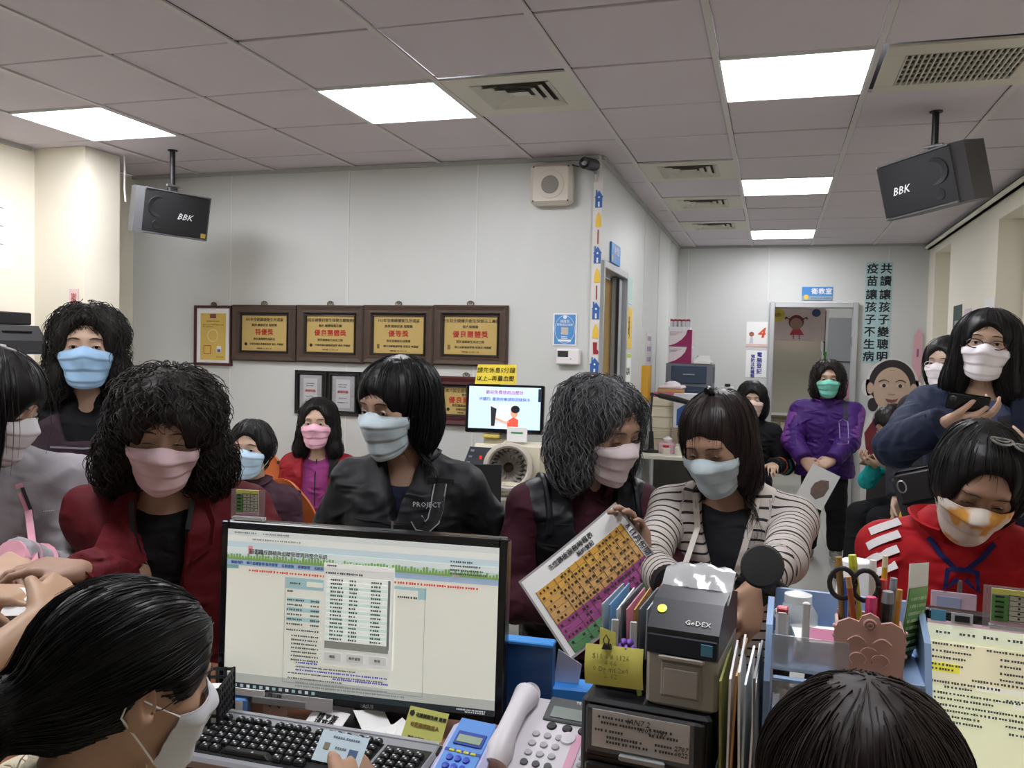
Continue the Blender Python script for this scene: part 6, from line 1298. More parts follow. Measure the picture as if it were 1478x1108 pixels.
# ------------------------------------------------------------------ the staff counter and everything on it
DZ = .78
WD = mat('counter_wood', '9a6a4a', .5, var=.15, vscale=12)
t = thing('staff_counter', 'long reception counter of warm wood under the monitors', 'counter', (-.55, 1.45, 0)); bx('worktop', (0, 0, DZ-.02), (2.9, .57, .04), WD, t, .006); bx('customer_panel', (0, .265, (DZ-.04)/2), (2.86, .02, DZ-.04), mat('counter_panel', 'b9a68c', .5), t); [bx('end_panel', (q*1.43, 0, (DZ-.04)/2), (.03, .52, DZ-.04), WD, t) for q in (-1, 1)]
for x, y, lab, rz in ((-.72, .78, 'dark office chair under the ponytailed clerk', 2.3), (.10, .78, 'dark office chair under the clerk with brown hair', 2.95)):
    t = thing('office_chair', lab, 'chair', (x, y, 0), rz, 'office chairs of the counter staff'); MB().box((0, 0, .41), (.46, .46, .07), .03).build('seat', mat('mesh_black', '111214'), t, True); MB().cyl((0, 0, .08), (0, 0, .38), .025, .025, 14).build('gas_lift', BLACK, t)
    for k in range(5): MB().tube([(0, 0, .09), (.28*math.cos(k*1.257), .28*math.sin(k*1.257), .05)], .02, 8).build('base_leg', BLACK, t)

# ---- main monitor and the page on it
def E(n, c, es=.50): return mat('lit_'+n, c, .4, emit=c, es=es, spec=.2)
def monitor(label, loc, rx, rz, W, Hh, base=True):
    t = thing('monitor', label, 'monitor', loc); t.rotation_euler = (rx, 0, rz); MB().box((0, .022, 0), (W, .035, Hh), .006).build('housing', BLACKG, t); MB().box((0, .05, 0), (W*.6, .04, Hh*.6), .015).build('back_shell', BLACK, t); b = .016
    mb = MB()
    for s_ in (-1, 1): mb.box((s_*(W/2-b/2), .002, 0), (b, .012, Hh), .002); mb.box((0, .002, s_*(Hh/2-b/2)), (W-2*b, .012, b), .002)
    mb.build('bezel', BLACKG, t)
    zb = loc[2]-Hh/2-DZ
    MB().box((0, .09, -Hh*.2), (.07, .03, Hh*.5+zb+.0), .005).build('stand_neck', BLACK, t); MB().lathe([(.12, 0), (.12, .010), (.03, .016)], (0, .10, -(loc[2]-DZ)+.001), (0, 0, 1), 28).build('stand_base', BLACK, t)
    return t
t = monitor('wide black monitor showing a patient list window on a web page', (-.784, 1.533, 1.002), -.036, .092, .61, .36)
SW, SH = .578, .328
def R(name, x0, z0, x1, z1, m, lay=1):                             # rectangle on the page; fractions from the top left
    xa, xb = -SW/2+SW*x0, -SW/2+SW*x1; za, zb = SH/2-SH*z0, SH/2-SH*z1; y = -.0042-.0005*lay
    return MB().box(((xa+xb)/2, y, (za+zb)/2), (abs(xb-xa), .0005, abs(za-zb))).build(name, m, t)
def pt(x, z, lay=1): return (-SW/2+SW*x, -.0046-.0005*lay, SH/2-SH*z)
def rows(name, items, m, lay=2, h=.010):
    for x0, x1, z in items:
        mb = MB(); r = random.Random(int(x0*911+z*1777)+lay)
        x = x0; hh = h*SH
        while x < x1:
            mb.box((-SW/2+SW*x, -.0042-.0005*lay, SH/2-SH*z), (hh*.8, .0004, hh*r.uniform(.7, 1.1))); x += h*SH/SW*r.choice((1.05, 1.1, 1.5))
        mb.build(name, m, t)
pg, bl, gr, tx = E('page', 'dfe0d4'), E('header', 'c3d4da'), E('grass', '7da060'), E('text', '4c5052', .35)
R('display', 0, 0, 1, 1, pg, 0); R('tab_strip', 0, 0, 1, .035, E('tabs', 'cfd4d2')); R('address_bar', 0, .035, 1, .075, E('addr', 'dfe2dd')); R('page_header', 0, .075, 1, .165, bl); R('header_fade', 0, .115, 1, .15, E('header2', 'd4dfdb'), 2)
g = MB(); r = random.Random(3)
for k in range(90): x = -SW/2+SW*(k+.5)/90; h_ = .010*r.uniform(.8, 1.5); g.prism([(x-.0035, SH/2-SH*.19), (x+.0035, SH/2-SH*.19), (x+.002, SH/2-SH*.19+h_), (x-.002, SH/2-SH*.19+h_)], -.0058, -.0052)
g.build('grass_band', gr, t); R('menu_bar', 0, .19, 1, .225, E('menu', '9fb4cf')); R('side_tab', 0, .225, .045, .247, E('teal_tab', '7ba3a1'))
text('癌症篩檢與追蹤管理資訊整合系統', .0105, tx, pt(.255, .135, 3), t, 'page_title', sp=.92); text('衛生福利部\n國民健康署', .0062, tx, pt(.113, .133, 3), t, 'page_title', lsp=.85); R('logo_block', .082, .098, .099, .150, E('logo_pink', 'd08a92'), 3)
rows('tab_text', [(.03, .11, .018), (.14, .24, .018), (.10, .28, .056)], E('grey_text', '8a8f90', .4), 3, .011); 
for k, s_ in enumerate(('篩檢資料', '轉介追蹤管理', '報表管理', '名冊查詢', '評價管理', '系統設定', '統計分析')): text(s_, .0068, E('menu_text', '2f4a7c', .4), pt(.04+.062*k+(.01 if k else 0), .208, 3), t, 'menu_item')
rows('red_notice', [(.09, .40, .252), (.62, .93, .252)], E('red_text', 'c0524a'), 3, .014); rows('user_info', [(.835, .91, .10), (.835, .94, .125), (.835, .95, .15), (.835, .96, .172)], tx, 3, .011); R('logout_button', .84, .178, .865, .196, PAPER, 3)
R('form_head', .23, .275, .75, .345, E('form_teal', '9fbec2')); R('form_box', .31, .295, .37, .325, pg, 2); R('form_box', .62, .295, .72, .345, pg, 2); rows('form_text', [(.25, .29, .31), (.24, .26, .36), (.65, .72, .338)], tx, 3, .012)
for k in range(6): R('form_row', .235, .40+.03*k, .36, .428+.03*k, E('row_teal', 'a9c6c8') if k % 2 == 0 else pg, 1)
rows('form_text', [(.24, .30, .414+.03*k) for k in range(6)]+[(.33, .36, .414+.03*k) for k in range(6)]+[(.24, .36, .60)]+[(.26, .36, .635+.025*k) for k in range(7)], tx, 3, .011); rows('link_text', [(.28, .36, .80), (.28, .62, .845), (.42, .62, .88)], E('link', '4a4aa8', .5), 3, .011); rows('form_text', [(.25, .60, .868), (.25, .45, .90), (.28, .5, .825)], tx, 3, .009)
for a in ((.228, .275, .2295, .93), (.745, .275, .7465, .93), (.228, .928, .7465, .931)): R('form_border', *a, E('line_grey', '8e9492', .4), 2)
R('page_footer', 0, .905, 1, .965, E('footer', 'b6bab4'), 1); rows('footer_text', [(.28, .62, .925), (.28, .68, .945)], E('grey_text', '8a8f90'), 2, .010); R('task_bar', 0, .965, 1, 1.0, E('taskbar', '2c3338'), 1)
for k in range(14): R('task_icon', .015+.025*k, .974, .027+.025*k, .992, E('icon%d' % (k % 3), ('c9d0d4', '8fb7b0', 'a9b0b8')[k % 3]), 2)
rows('tray_text', [(.87, .97, .978), (.90, .97, .990)], E('white_text', 'c9d0d4'), 2, .009)
win = E('window', 'd9dad6'); R('dialog_window', .375, .165, .635, .79, win, 5); R('dialog_title', .375, .165, .635, .195, E('white_bar', 'e6e6e2'), 6); R('dialog_list', .385, .245, .625, .68, E('list', 'e6ebe4'), 6); R('list_scroll', .613, .245, .622, .67, E('scroll', '6f7371'), 7); R('list_shadow', .385, .645, .62, .69, E('dark_band', '85887f'), 7)
for k in range(15): R('list_row', .387, .278+.0242*k, .612, .300+.0242*k, E('mint_row', 'cfe2da') if k % 2 else E('list', 'e6ebe4'), 7)
rows('list_text', [(a, b, .266+.0242*k) for k in range(16) for a, b in ((.405, .45), (.475, .50), (.555, .59))], tx, 8, .012); rows('dialog_text', [(.385, .52, .225), (.39, .42, .18)], tx, 8, .012)
for k, s_ in enumerate(('確認', '條件查詢', '取消')): R('dialog_button', .385+.083*k, .715, .448+.083*k, .765, E('button', 'c6c8c4'), 7); text(s_, .0062, tx, pt(.416+.083*k, .74, 9), t, 'button_text')
MB().box((-.245, -.008, -.170), (.10, .004, .014)).build('label_strip', PAPER, t); MB().box((-.16, -.010, -.182), (.12, .006, .016), .002).build('tape_strip', mat('tape_clear', '8b8d90', .2), t); MB().box((-.10, -.008, -.178), (.11, .003, .026)).build('label_strip', mat('paper_grey', 'c9c9cb', .7), t)
text('ASUS', .010, GREYP, (.03, -.0055, -.172), t, 'maker_mark')
t = thing('desk_calendar', 'clear acrylic holder with green calendar clipped to the wide monitor', 'calendar', (-1.035, 1.522, 1.205), .10); MB().box((0, 0, .012), (.075, .003, .062), .0).build('acrylic', mat('acrylic', 'b3a7a9', .08, alpha=.35), t)
def calendar(t, w, h, z, y):
    MB().box((0, y, z), (w, .001, h)).build('sheet', mat('cal_sheet', 'd5d6c8', .6), t); MB().box((-w*.34, y-.001, z-.003), (w*.30, .001, h*.72)).build('green_column', mat('cal_green', '5f9450', .6), t); MB().box((0, y-.001, z+h*.42), (w, .001, h*.14)).build('yellow_head', mat('cal_yellow', 'cfd06a', .6), t); MB().box((0, y-.001, z-h*.45), (w, .001, h*.10)).build('pink_foot', mat('cal_pink', 'c9a6b8', .6), t)
    mb = MB()
    for k in range(6): mb.box((.15*w, y-.002, z-h*.36+h*.14*k), (w*.7, .0006, .0008))
    for k in range(3): mb.box((-w*.18+w*.33*k, y-.002, z), (.0008, .0006, h*.72))
    mb.build('grid_lines', DARK, t)
    mb = MB()
    for k in range(5): mb.box((-w*.35, y-.0026, z-h*.28+h*.14*k), (w*.16, .0006, h*.05)); mb.box((0, y-.0026, z-h*.28+h*.14*k), (w*.04, .0006, h*.05)); mb.box((w*.33, y-.0026, z-h*.28+h*.14*k), (w*.04, .0006, h*.05))
    mb.build('figures', INK, t)
calendar(t, .050, .052, .017, -.0025); MB().box((0, .004, -.018), (.07, .015, .006)).build('clip', mat('acrylic_clip', 'cfd2d4', .2), t)

# ---- second monitor
t = monitor('black monitor with a pale yellow form, in front of the scarlet sweatshirt', (.508, 1.520, .972), -.10, -.09, .53, .325); SW, SH = .498, .293
py = E('pale_yellow', 'e3e6c2', .56); R('display', 0, 0, 1, 1, py, 0); R('title_bar', 0, 0, 1, .02, E('mauve_bar', 'b79ba8')); R('tool_bar', 0, .02, 1, .10, E('toolbar', 'dde3c8')); rows('tool_text', [(.03+.07*k, .07+.07*k, .065) for k in range(12)], tx, 2, .016); R('field_block', .0, .12, .62, .36, E('field_block', 'e6dfbe'), 1); R('yellow_cells', 0, .235, .10, .285, E('yellow_cell', 'e2dc4a'), 2)
rows('form_text', [(.02, .15, .13), (.18, .42, .135), (.02, .14, .17), (.22, .30, .175), (.32, .40, .18), (.02, .12, .205), (.22, .28, .21), (.33, .48, .22), (.02, .11, .245), (.22, .30, .25), (.02, .08, .27), (.22, .34, .285), (.14, .45, .31), (.02, .22, .34), (.06, .14, .365), (.24, .6, .39), (.02, .28, .40), (.03, .20, .43), (.30, .62, .44), (.02, .5, .465), (.05, .34, .495), (.03, .16, .525), (.24, .34, .53), (.03, .17, .555), (.25, .36, .57), (.45, .6, .55)], tx, 3, .013); R('blue_cell', .55, .40, .70, .425, E('blue_cell', '8fb2d8'), 3); R('white_fields', .15, .33, .34, .36, E('white_field', 'eeeede'), 2); R('white_fields', .26, .40, .42, .43, E('white_field', 'eeeede'), 2)
MB().box((-.233, -.0062, .1545), (.022, .002, .018)).build('energy_sticker', mat('sticker_teal', '4f8fae', .5), t); MB().box((-.198, -.0062, .153), (.032, .002, .018)).m(1).box((-.198, -.0076, .153), (.022, .001, .010)).build('eco_sticker', [mat('sticker_silver', 'b9bcbe', .4), INK], t)
t = thing('desk_calendar', 'clear acrylic holder with green calendar clipped to the second monitor', 'calendar', (.385, 1.515, 1.130), -.09); MB().box((.01, 0, .028), (.12, .003, .068), .0).build('acrylic', mat('acrylic', 'b3a7a9', .08, alpha=.35), t); calendar(t, .078, .058, .030, -.0025); MB().box((0, .004, -.004), (.08, .015, .006)).build('clip', mat('acrylic_clip', 'cfd2d4', .2), t)

# ---- keyboard
t = thing('keyboard', 'grey keyboard with black keys before the wide monitor', 'keyboard', (-.795, 1.372, DZ), .02); t.rotation_euler = (.05, 0, .02); MB().box((0, 0, .016), (.462, .185, .024), .006).build('case', mat('kb_grey', '8f9196', .4), t); bx('key_well', (-.045, -.012, .0285), (.345, .125, .002), BLACK, t); bx('pad_well', (.178, -.012, .0285), (.088, .125, .002), BLACK, t)
KEY = mat('key_black', '1a1b1e', .5); km = {}; PRT = mat('key_print', 'c9ccd0', .6)
def key(x, y, w_):
    k = round(w_, 3)
    if k not in km: o = MB().box((0, 0, .005), (w_-.003, .016, .010), .002, 0, (.86, .86)).m(1).box((-w_*.16, .002, .0103), (.0035, .004, .0006)).box((w_*.14, -.003, .0103), (.003, .0035, .0006)).build('key', [KEY, PRT], t); km[k] = o.data
    else: o = link(bpy.data.objects.new('key', km[k]), t)
    o.location = (x, y, .0290)
for r_ in range(6):
    y = .048-.0205*r_-(.005 if r_ else 0)*1; x = -.215
    ws = {0: [.019]*13, 5: [.024, .022, .022, .105, .022, .022, .024]}.get(r_, [.019+.004*r_]+[.0192]*12+[.030-.003*r_])
    for i, w_ in enumerate(ws):
        if r_ == 0 and i in (1, 5, 9): x += .010
        key(x+w_/2, y, w_); x += w_
    for i in range(3):
        if r_ != 3: key(.078+.019*i, y, .019) if r_ < 5 else key(.078+.019*i, y, .019)
    for i in range(4): key(.150+.0195*i, y, .0195) if r_ else None
MB().box((0, .082, .029), (.45, .010, .004), .001).build('silver_edge', mat('kb_silver', 'b6b8bc', .3, metal=.4), t)
# health card in the clerk's fingers
t = held('health_card', 'pale blue identity card with chip held above the keyboard', 'card', (-.685, 1.285, .862), (8, -50, 6)); bx('card', (0, 0, 0), (.086, .001, .054), mat('card_pale', 'b9cdd6', .35), t, 0); bx('chip', (-.026, -.001, .0), (.010, .001, .012), mat('chip', '8f8a78', .3, metal=.7), t); bx('portrait', (.024, -.001, -.008), (.016, .001, .020), mat('portrait_blue', '35557a', .5), t); lines(t, [(-.02, .03, .018), (-.01, .012, .0)], mat('card_ink', '5d6d7c', .6), -.0012, .004)
# perforated basket
t = thing('perforated_basket', 'black perforated basket of paper beside the keyboard', 'basket', (-1.085, 1.40, DZ), .35); BK = mat('basket_black', '121316', .5); W_, D_, H_ = .15, .11, .11
bx('base', (0, 0, .004), (W_, D_, .008), BK, t)
for nm, c, dx in (('front', (0, -D_/2), True), ('rear', (0, D_/2), True), ('left', (-W_/2, 0), False), ('right', (W_/2, 0), False)):
    mb = MB(); ln = W_ if dx else D_; n = 9 if dx else 7
    for k in range(n+1): q = -ln/2+ln*k/n; mb.box((q if dx else c[0], c[1] if dx else q, H_/2), (.006 if dx else .003, .003 if dx else .006, H_))
    for k in range(7): mb.box((c[0], c[1], .006+(H_-.01)*k/6), (ln if dx else .003, .003 if dx else ln, .006))
    mb.build('lattice_side', BK, t)
bx('paper_stack', (0, 0, .045), (W_-.03, D_-.03, .075), PAPER, t)
# papers and cards between keyboard and monitor
def slip(name, label, loc, rz, w_, d_, m, rx=0., cat='paper', lift=.0):
    t = thing(name, label, cat, loc); t.rotation_euler = (rx, 0, rz); MB().sheet([[(w_*u, d_*v, lift*(u*u)) for v in np.linspace(-.5, .5, 4)] for u in np.linspace(-.5, .5, 6)], .0008).build('sheet', m, t, True); return t
t = slip('memo_slip', 'white slip with bold black characters under the wide monitor', (-.835, 1.502, DZ+.018), -.15, .085, .055, PAPER, .5); text('請▼簽\n填寫後', .016, INK, (0, 0, .0015), t, rot=(0, 0, 0), lsp=.85)
t = slip('note_card', 'yellow green card with handwritten lines leaning under the wide monitor', (-.612, 1.478, DZ+.046), -.12, .085, .072, mat('card_olive', 'b9bb62', .6), .95, 'card'); text('花蓮縣衛生局 團體', .008, INK, (.008, .022, .0015), t, rot=(0, 0, 0)); text('可愛邀請親屬人', .009, mat('ink_brown', '8a6a2a', .6), (0, .004, .0015), t, rot=(0, 0, 0)); text('衛生志願隊    可宏', .007, INK, (0, -.02, .0015), t, rot=(0, 0, 0)); MB().prism([(-.034+.006*math.cos(a), .024+.006*math.sin(a)) for a in np.linspace(0, 2*PI, 6)[:-1]], .0008, .0016, 'xy').build('star_mark', INK, t)
for k, (x, y, rz, w_, d_) in enumerate(((-.715, 1.497, .2, .07, .05), (-.665, 1.503, -.5, .06, .045), (-.74, 1.515, .9, .06, .06))): slip('paper_scrap', ('crumpled white receipt between the slips', 'folded white receipt tilted by the green card', 'torn white paper corner below the monitor edge')[k], (x, y, DZ+.014+.006*k), rz, w_, d_, PAPER, .2+.15*k, lift=.03)
t = thing('dark_folder', 'dark plastic wallet lying under the wide monitor', 'folder', (-.72, 1.585, DZ), .2); MB().box((0, 0, .02), (.16, .07, .04), .008).build('body', DARK, t)
t = thing('clip_plate', 'steel plate with bulldog clips standing left of the monitor foot', 'clip board', (-.955, 1.508, DZ), .05); MB().box((0, 0, .028), (.055, .004, .056), .001).build('plate', mat('steel_plate', 'a4a6a8', .35, metal=.6), t); [MB().tube([(-.012+.02*k, -.004, .055), (-.016+.02*k, -.006, .035), (-.008+.02*k, -.006, .028), (-.004+.02*k, -.006, .036), (-.008+.02*k, -.004, .055)], .0012, 5).build('wire_clip', DARK, t) for k in range(2)]
t = thing('blue_pouch', 'blue and white packet behind the perforated basket', 'packet', (-1.045, 1.50, DZ), .3); MB().box((0, 0, .02), (.06, .03, .04), .004).build('packet', mat('packet_blue', '5d8fd0', .4), t); MB().box((.0, -.016, .025), (.04, .001, .02)).build('white_panel', PAPER, t)
# ---- blue card reader
t = thing('card_reader', 'light blue card reader with small display and yellow keys', 'card reader', (-.500, 1.405, DZ), -.10); CB = mat('reader_blue', '5b8fd6', .4); CL = mat('reader_lilac', 'b9bbe0', .4)
M = np.eye(4); M[:3, :3] = np.array(Matrix.Rotation(.42, 3, 'X')); M[:3, 3] = (0, -.01, .044)
def T(mb): mb.T = M; return mb
T(MB()).box((0, 0, 0), (.098, .150, .026), .010).build('case', CL, t, True); T(MB()).box((0, 0, .0135), (.070, .150, .004), .001).build('face_plate', CB, t); T(MB()).box((.002, .030, .0165), (.056, .030, .003), .001).build('display_frame', mat('reader_navy', '27459a', .4), t); T(MB()).box((.002, .028, .0185), (.046, .016, .001)).build('display', mat('reader_lcd', '93a58c', .3), t)
T(MB()).box((0, .002, .0157), (.070, .006, .001)).build('navy_band', mat('reader_navy', '27459a'), t)
for k in range(4): T(MB()).box((-.021+.014*k, .001, .0165), (.010, .005, .003), .001).build('yellow_key', mat('key_yellow', 'd9d34a', .5), t)
for a in range(3):
    for b in range(3): T(MB()).lathe([(.007, 0), (.006, .003), (.001, .004)], (-.018+.016*a, -.014-.018*b, .0155), (0, 0, 1), 12).build('digit_key', mat('key_blue', '2a48b8', .4), t, True)
T(MB()).box((-.047, .0, .004), (.008, .022, .014), .003).build('side_button', BLACK, t); MB().box((0, .02, .016), (.07, .05, .032), .005).build('foot', CL, t)
# ---- telephone
t = thing('telephone', 'white office telephone with grey display and handset on its left', 'telephone', (-.372, 1.495, DZ), -.06); TW = mat('phone_white', 'd3cfd4', .4); M = np.eye(4); M[:3, :3] = np.array(Matrix.Rotation(.34, 3, 'X')); M[:3, 3] = (0, 0, .048)
T(MB()).box((0, 0, 0), (.175, .205, .036), .010).build('body', TW, t, True); MB().box((0, .045, .024), (.15, .08, .048), .01).build('foot', TW, t)
T(MB()).box((.032, .068, .0195), (.108, .062, .006), .002).build('display_panel', mat('phone_grey', '585c5c', .4), t); T(MB()).box((.030, .058, .0235), (.078, .028, .002)).build('lcd', mat('phone_lcd', '87908a', .3), t); tt = text('TECOM', .009, PAPER, (0, 0, 0), t, 'maker_mark'); tt.matrix_local = Matrix(M.tolist()) @ Matrix.Translation((.045, .090, .0230))
for k in range(3): T(MB()).lathe([(.010, 0), (.008, .003), (.001, .004)], (.0+.030*k, .026, .0185), (0, 0, 1), 14).build('soft_key', DARK, t, True)
for a in range(3):
    for b in range(4): T(MB()).lathe([(.0075, 0), (.0065, .003), (.001, .004)], (-.022+.022*a, -.000-.023*b, .0185), (0, 0, 1), 14).build('dial_key', mat('dial_grey', 'a7a6aa', .4) if b < 3 else mat('dial_dark', '4a4a4e', .4), t, True)
T(MB()).box((.056, -.028, .0185), (.016, .085, .002)).build('pink_strip', mat('pink_key_strip', 'd9a3ba', .5), t); T(MB()).lathe([(.016, 0), (.014, .003), (.001, .004)], (.038, .003, .0185), (0, 0, 1), 18).build('navigation_key', TW, t, True)
for k in range(7): T(MB()).lathe([(.006, 0), (.005, .002), (.001, .003)], (.075, .012-.016*k, .0185), (0, 0, 1), 10).build('line_key', mat('dial_grey', 'a7a6aa'), t, True)
hs_ = [(-.062, .092, .028), (-.064, .074, .036), (-.066, .03, .042), (-.066, -.03, .042), (-.066, -.07, .036), (-.066, -.095, .028)]; T(MB()).tube(hs_, [.020, .026, .019, .019, .026, .020], 18).build('handset', TW, t, True)
# ---- blue binder, blue tray, paper
t = thing('binder', 'dark blue binder with light blue top edge behind the monitor', 'binder', (-.455, 1.655, DZ), .04); MB().box((0, 0, .088), (.10, .035, .176), .003).build('cover', mat('binder_blue', '1f4a80', .35), t); MB().box((0, -.002, .178), (.102, .037, .008), .002).build('top_edge', mat('edge_blue', '3f8fd8', .35), t)
t = thing('paper_fold', 'folded white paper standing beside the blue binder', 'paper', (-.388, 1.675, DZ), .1); MB().sheet([[(.035*u+.02*max(0, v-.6), .012*math.sin(3*v), .15*v-.02*u*v) for v in np.linspace(0, 1, 6)] for u in np.linspace(-.6, .8, 4)], .001).build('sheet', mat('paper_lilac', 'd5d6e2', .7), t, True)
t = thing('blue_tray', 'bright blue folder lying behind the telephone', 'folder', (-.345, 1.690, DZ), .1); MB().box((0, 0, .045), (.14, .06, .09), .004).build('body', mat('bright_blue', '2f86d8', .4), t)
# ---- black drawer unit, printer, file stand
t = thing('drawer_box', 'black desktop drawer box with a taped phone list', 'drawer unit', (-.172, 1.475, DZ), -.08); bx('carcass', (0, .0, .098), (.215, .215, .196), BLACK, t, .006)
for k in range(2):
    d = MB().box((0, -.110, .145-.095*k), (.195, .012, .085), .004).build('drawer', mat('drawer_black', '202124', .35), t); MB().box((0, -.120, .112-.095*k), (.075, .010, .010), .002).build('handle', mat('handle_grey', '9a9c9e', .4), d)
t2 = MB().box((-.005, -.1175, .152), (.160, .001, .062)).build('phone_list', PAPER, t); lines(t, [(-.075, -.02, .172), (-.07, .0, .163), (-.08, -.03, .150), (-.06, .0, .140), (-.06, .01, .132), (.01, .05, .165), (.01, .06, .156), (.02, .05, .142), (.02, .05, .133)], INK, -.1185, .0045, 'list_print'); text('IAN7 2', .013, INK, (-.008, -.1186, .172), t, 'handwriting', shear=.2); text('1002 1787', .011, INK, (.015, -.1186, .161), t, 'handwriting', shear=.2); text('2707\n6022', .011, INK, (.062, -.1186, .138), t, 'handwriting', shear=.2, lsp=.8); MB().box((-.005, -.1190, .152), (.175, .0006, .075)).build('clear_tape', mat('tape_film', 'a9adb0', .1, alpha=.16), t)
t = thing('label_printer', 'grey and black label printer on the black drawer box', 'printer', (-.115, 1.475, DZ+.197), -.10); PG = mat('printer_grey', 'a9a59d', .45); PB = mat('printer_black', '24262c', .35)
MB().box((0, .0, .045), (.116, .20, .09), .006).build('lower_case', PG, t); MB().prism([(-.100, .088), (.100, .088), (.100, .150), (.02, .172), (-.055, .165), (-.100, .128)], -.058, .058, 'yz').build('upper_case', PB, t); MB().box((0, -.1005, .103), (.116, .006, .032), .002).build('front_band', mat('printer_navy', '11162a', .35), t)
MB().box((0, -.1015, .048), (.066, .006, .058), .003).build('door_recess', mat('printer_grey2', '98958e', .5), t); MB().box((0, -.1045, .083), (.074, .006, .008), .002).build('door_lip', PG, t); MB().box((0, -.1052, .045), (.056, .003, .044), .002).build('door_panel', PG, t); MB().box((.040, -.105, .104), (.018, .002, .018)).build('energy_sticker', mat('sticker_teal', '4f8fae'), t)
M2 = Matrix.Translation((.022, -.0865, .142)) @ Matrix.Rotation(.88, 4, 'X'); lg = text('GoDEX', .013, PAPER, (0, 0, 0), t, 'maker_mark'); lg.matrix_local = Matrix.Translation((.022, -.0885, .1395)) @ Matrix.Rotation(.69, 4, 'X'); MB().lathe([(.008, 0), (.001, .001)], (-.040, -.073, .153), (0, -.63, .78), 14).build('status_light', mat('status_yellow', 'c9d24a', .4, emit=(205, 215, 70), es=.8), t)
MB().sheet([[(.06*u, .06+.05*v, .171+.03*math.sin(3.1*(v+1)/2)*(1-.3*u*u)+.003*math.sin(9*u+5*v)) for v in np.linspace(-1.6, 1, 12)] for u in np.linspace(-1, 1, 12)], .0012).build('plastic_wrap', mat('clear_wrap', 'c3c5c6', .12, metal=.35), t, True)
t = thing('file_stand', 'clear and black file stand full of folders left of the printer', 'file stand', (-.225, 1.505, DZ+.197), -.08); bx('base', (0, 0, .004), (.085, .17, .008), BLACK, t); bx('front_panel', (.005, -.084, .03), (.085, .004, .06), BLACK, t, .001)
cl = [mat('clear_sheet', 'b9c3c8', .15), mat('folder_blue', '6f9fc8', .4), PAPER, mat('folder_grey', '6d7278', .4), mat('folder_pink', 'd690a8', .5), mat('folder_tan', 'b98d52', .6), mat('folder_grey', '6d7278')]
for k in range(8): o = MB().box((0, 0, 0), (.0025, .15, .13-.006*(k % 3)), .0).build('folder', cl[k % 7], t); o.location = (-.034+.0105*k, .0, .075+.004*(k % 2)); o.rotation_euler = (0, -.05+.02*(k % 4), .02*(k % 3))
for x, m_ in ((-.010, 0), (.022, 1)): MB().box((x, -.087, .085), (.012, .006, .075), .002).build('test_vial', mat('vial_clear', 'cfd3d4', .15), t)
MB().tube([(.036, -.09, .0), (.032, -.092, .03), (.024, -.092, .055), (.030, -.092, .075), (.040, -.092, .070)], .0045, 8).build('green_pen', mat('pen_green', '9fb85a', .4), t, True)
fl_ = MB(); 
for k in range(6): fl_.lathe([(.001, -.006), (.0065, 0), (.001, .006)], (.014+.010*math.cos(k*1.05), -.098, .080+.010*math.sin(k*1.05)), (0, -1, 0), 10)
fl_.lathe([(.001, -.007), (.006, 0), (.001, .007)], (.014, -.100, .080), (0, -1, 0), 10).build('purple_flower', mat('flower_purple', '7a4ab8', .5), t, True)
t = held('sticky_note', 'yellow sticky note with pencil writing clipped to the file stand', 'note', (-.238, 1.395, 1.026), (-6, -8, -3)); YN = mat('sticky_yellow', 'd9d36a', .7); MB().sheet([[(.050*u, -.004*math.cos(2*v), .033*v) for v in np.linspace(-1, 1, 5)] for u in np.linspace(-1, 1, 5)], .0008).build('sheet', YN, t, True); MB().sheet([[(-.012+.014*u, .003, .040+.018*v-.004*u*v) for v in np.linspace(-1, 1, 4)] for u in np.linspace(-1, 1, 4)], .0008).build('upper_sheet', YN, t, True); text('$11 6 8 1126\n4 66\n0 Dr mt 2x4\n2. 62', .012, mat('pencil', '8a8550', .8), (-.004, -.0062, -.0), t, 'handwriting', lsp=.85)
MB().prism([(-.019, .028), (-.003, .028), (-.006, .036), (-.016, .036)], -.010, .002).build('clip_body', BLACK, t); MB().tube([(-.008, -.008, .035), (-.006, -.010, .044), (-.011, -.011, .052), (-.016, -.010, .044), (-.014, -.008, .035)], .0011, 5).build('clip_wire', BLACK, t)
t = thing('envelope_rack', 'row of upright envelopes and files right of the printer', 'file rack', (-.028, 1.435, DZ), -.05); bx('base', (0, 0, .004), (.07, .20, .008), BLACK, t); bx('side', (-.033, 0, .06), (.003, .20, .12), mat('rack_green', '4d6a5a', .4), t)
cl = [mat('env_olive', '8a8a4a', .6), PAPER, mat('folder_tan', 'b98d52'), PAPER, mat('clear_sheet', 'b9c3c8'), PAPER, mat('folder_grey', '6d7278'), DARK]
for k in range(7): o = MB().box((0, 0, 0), (.0035, .19, .24+.012*(k % 4))).build('envelope', cl[k], t); o.location = (-.026+.0085*k, .0, .145); o.rotation_euler = (0, .03*((k % 3)-1), .03*(k % 2))
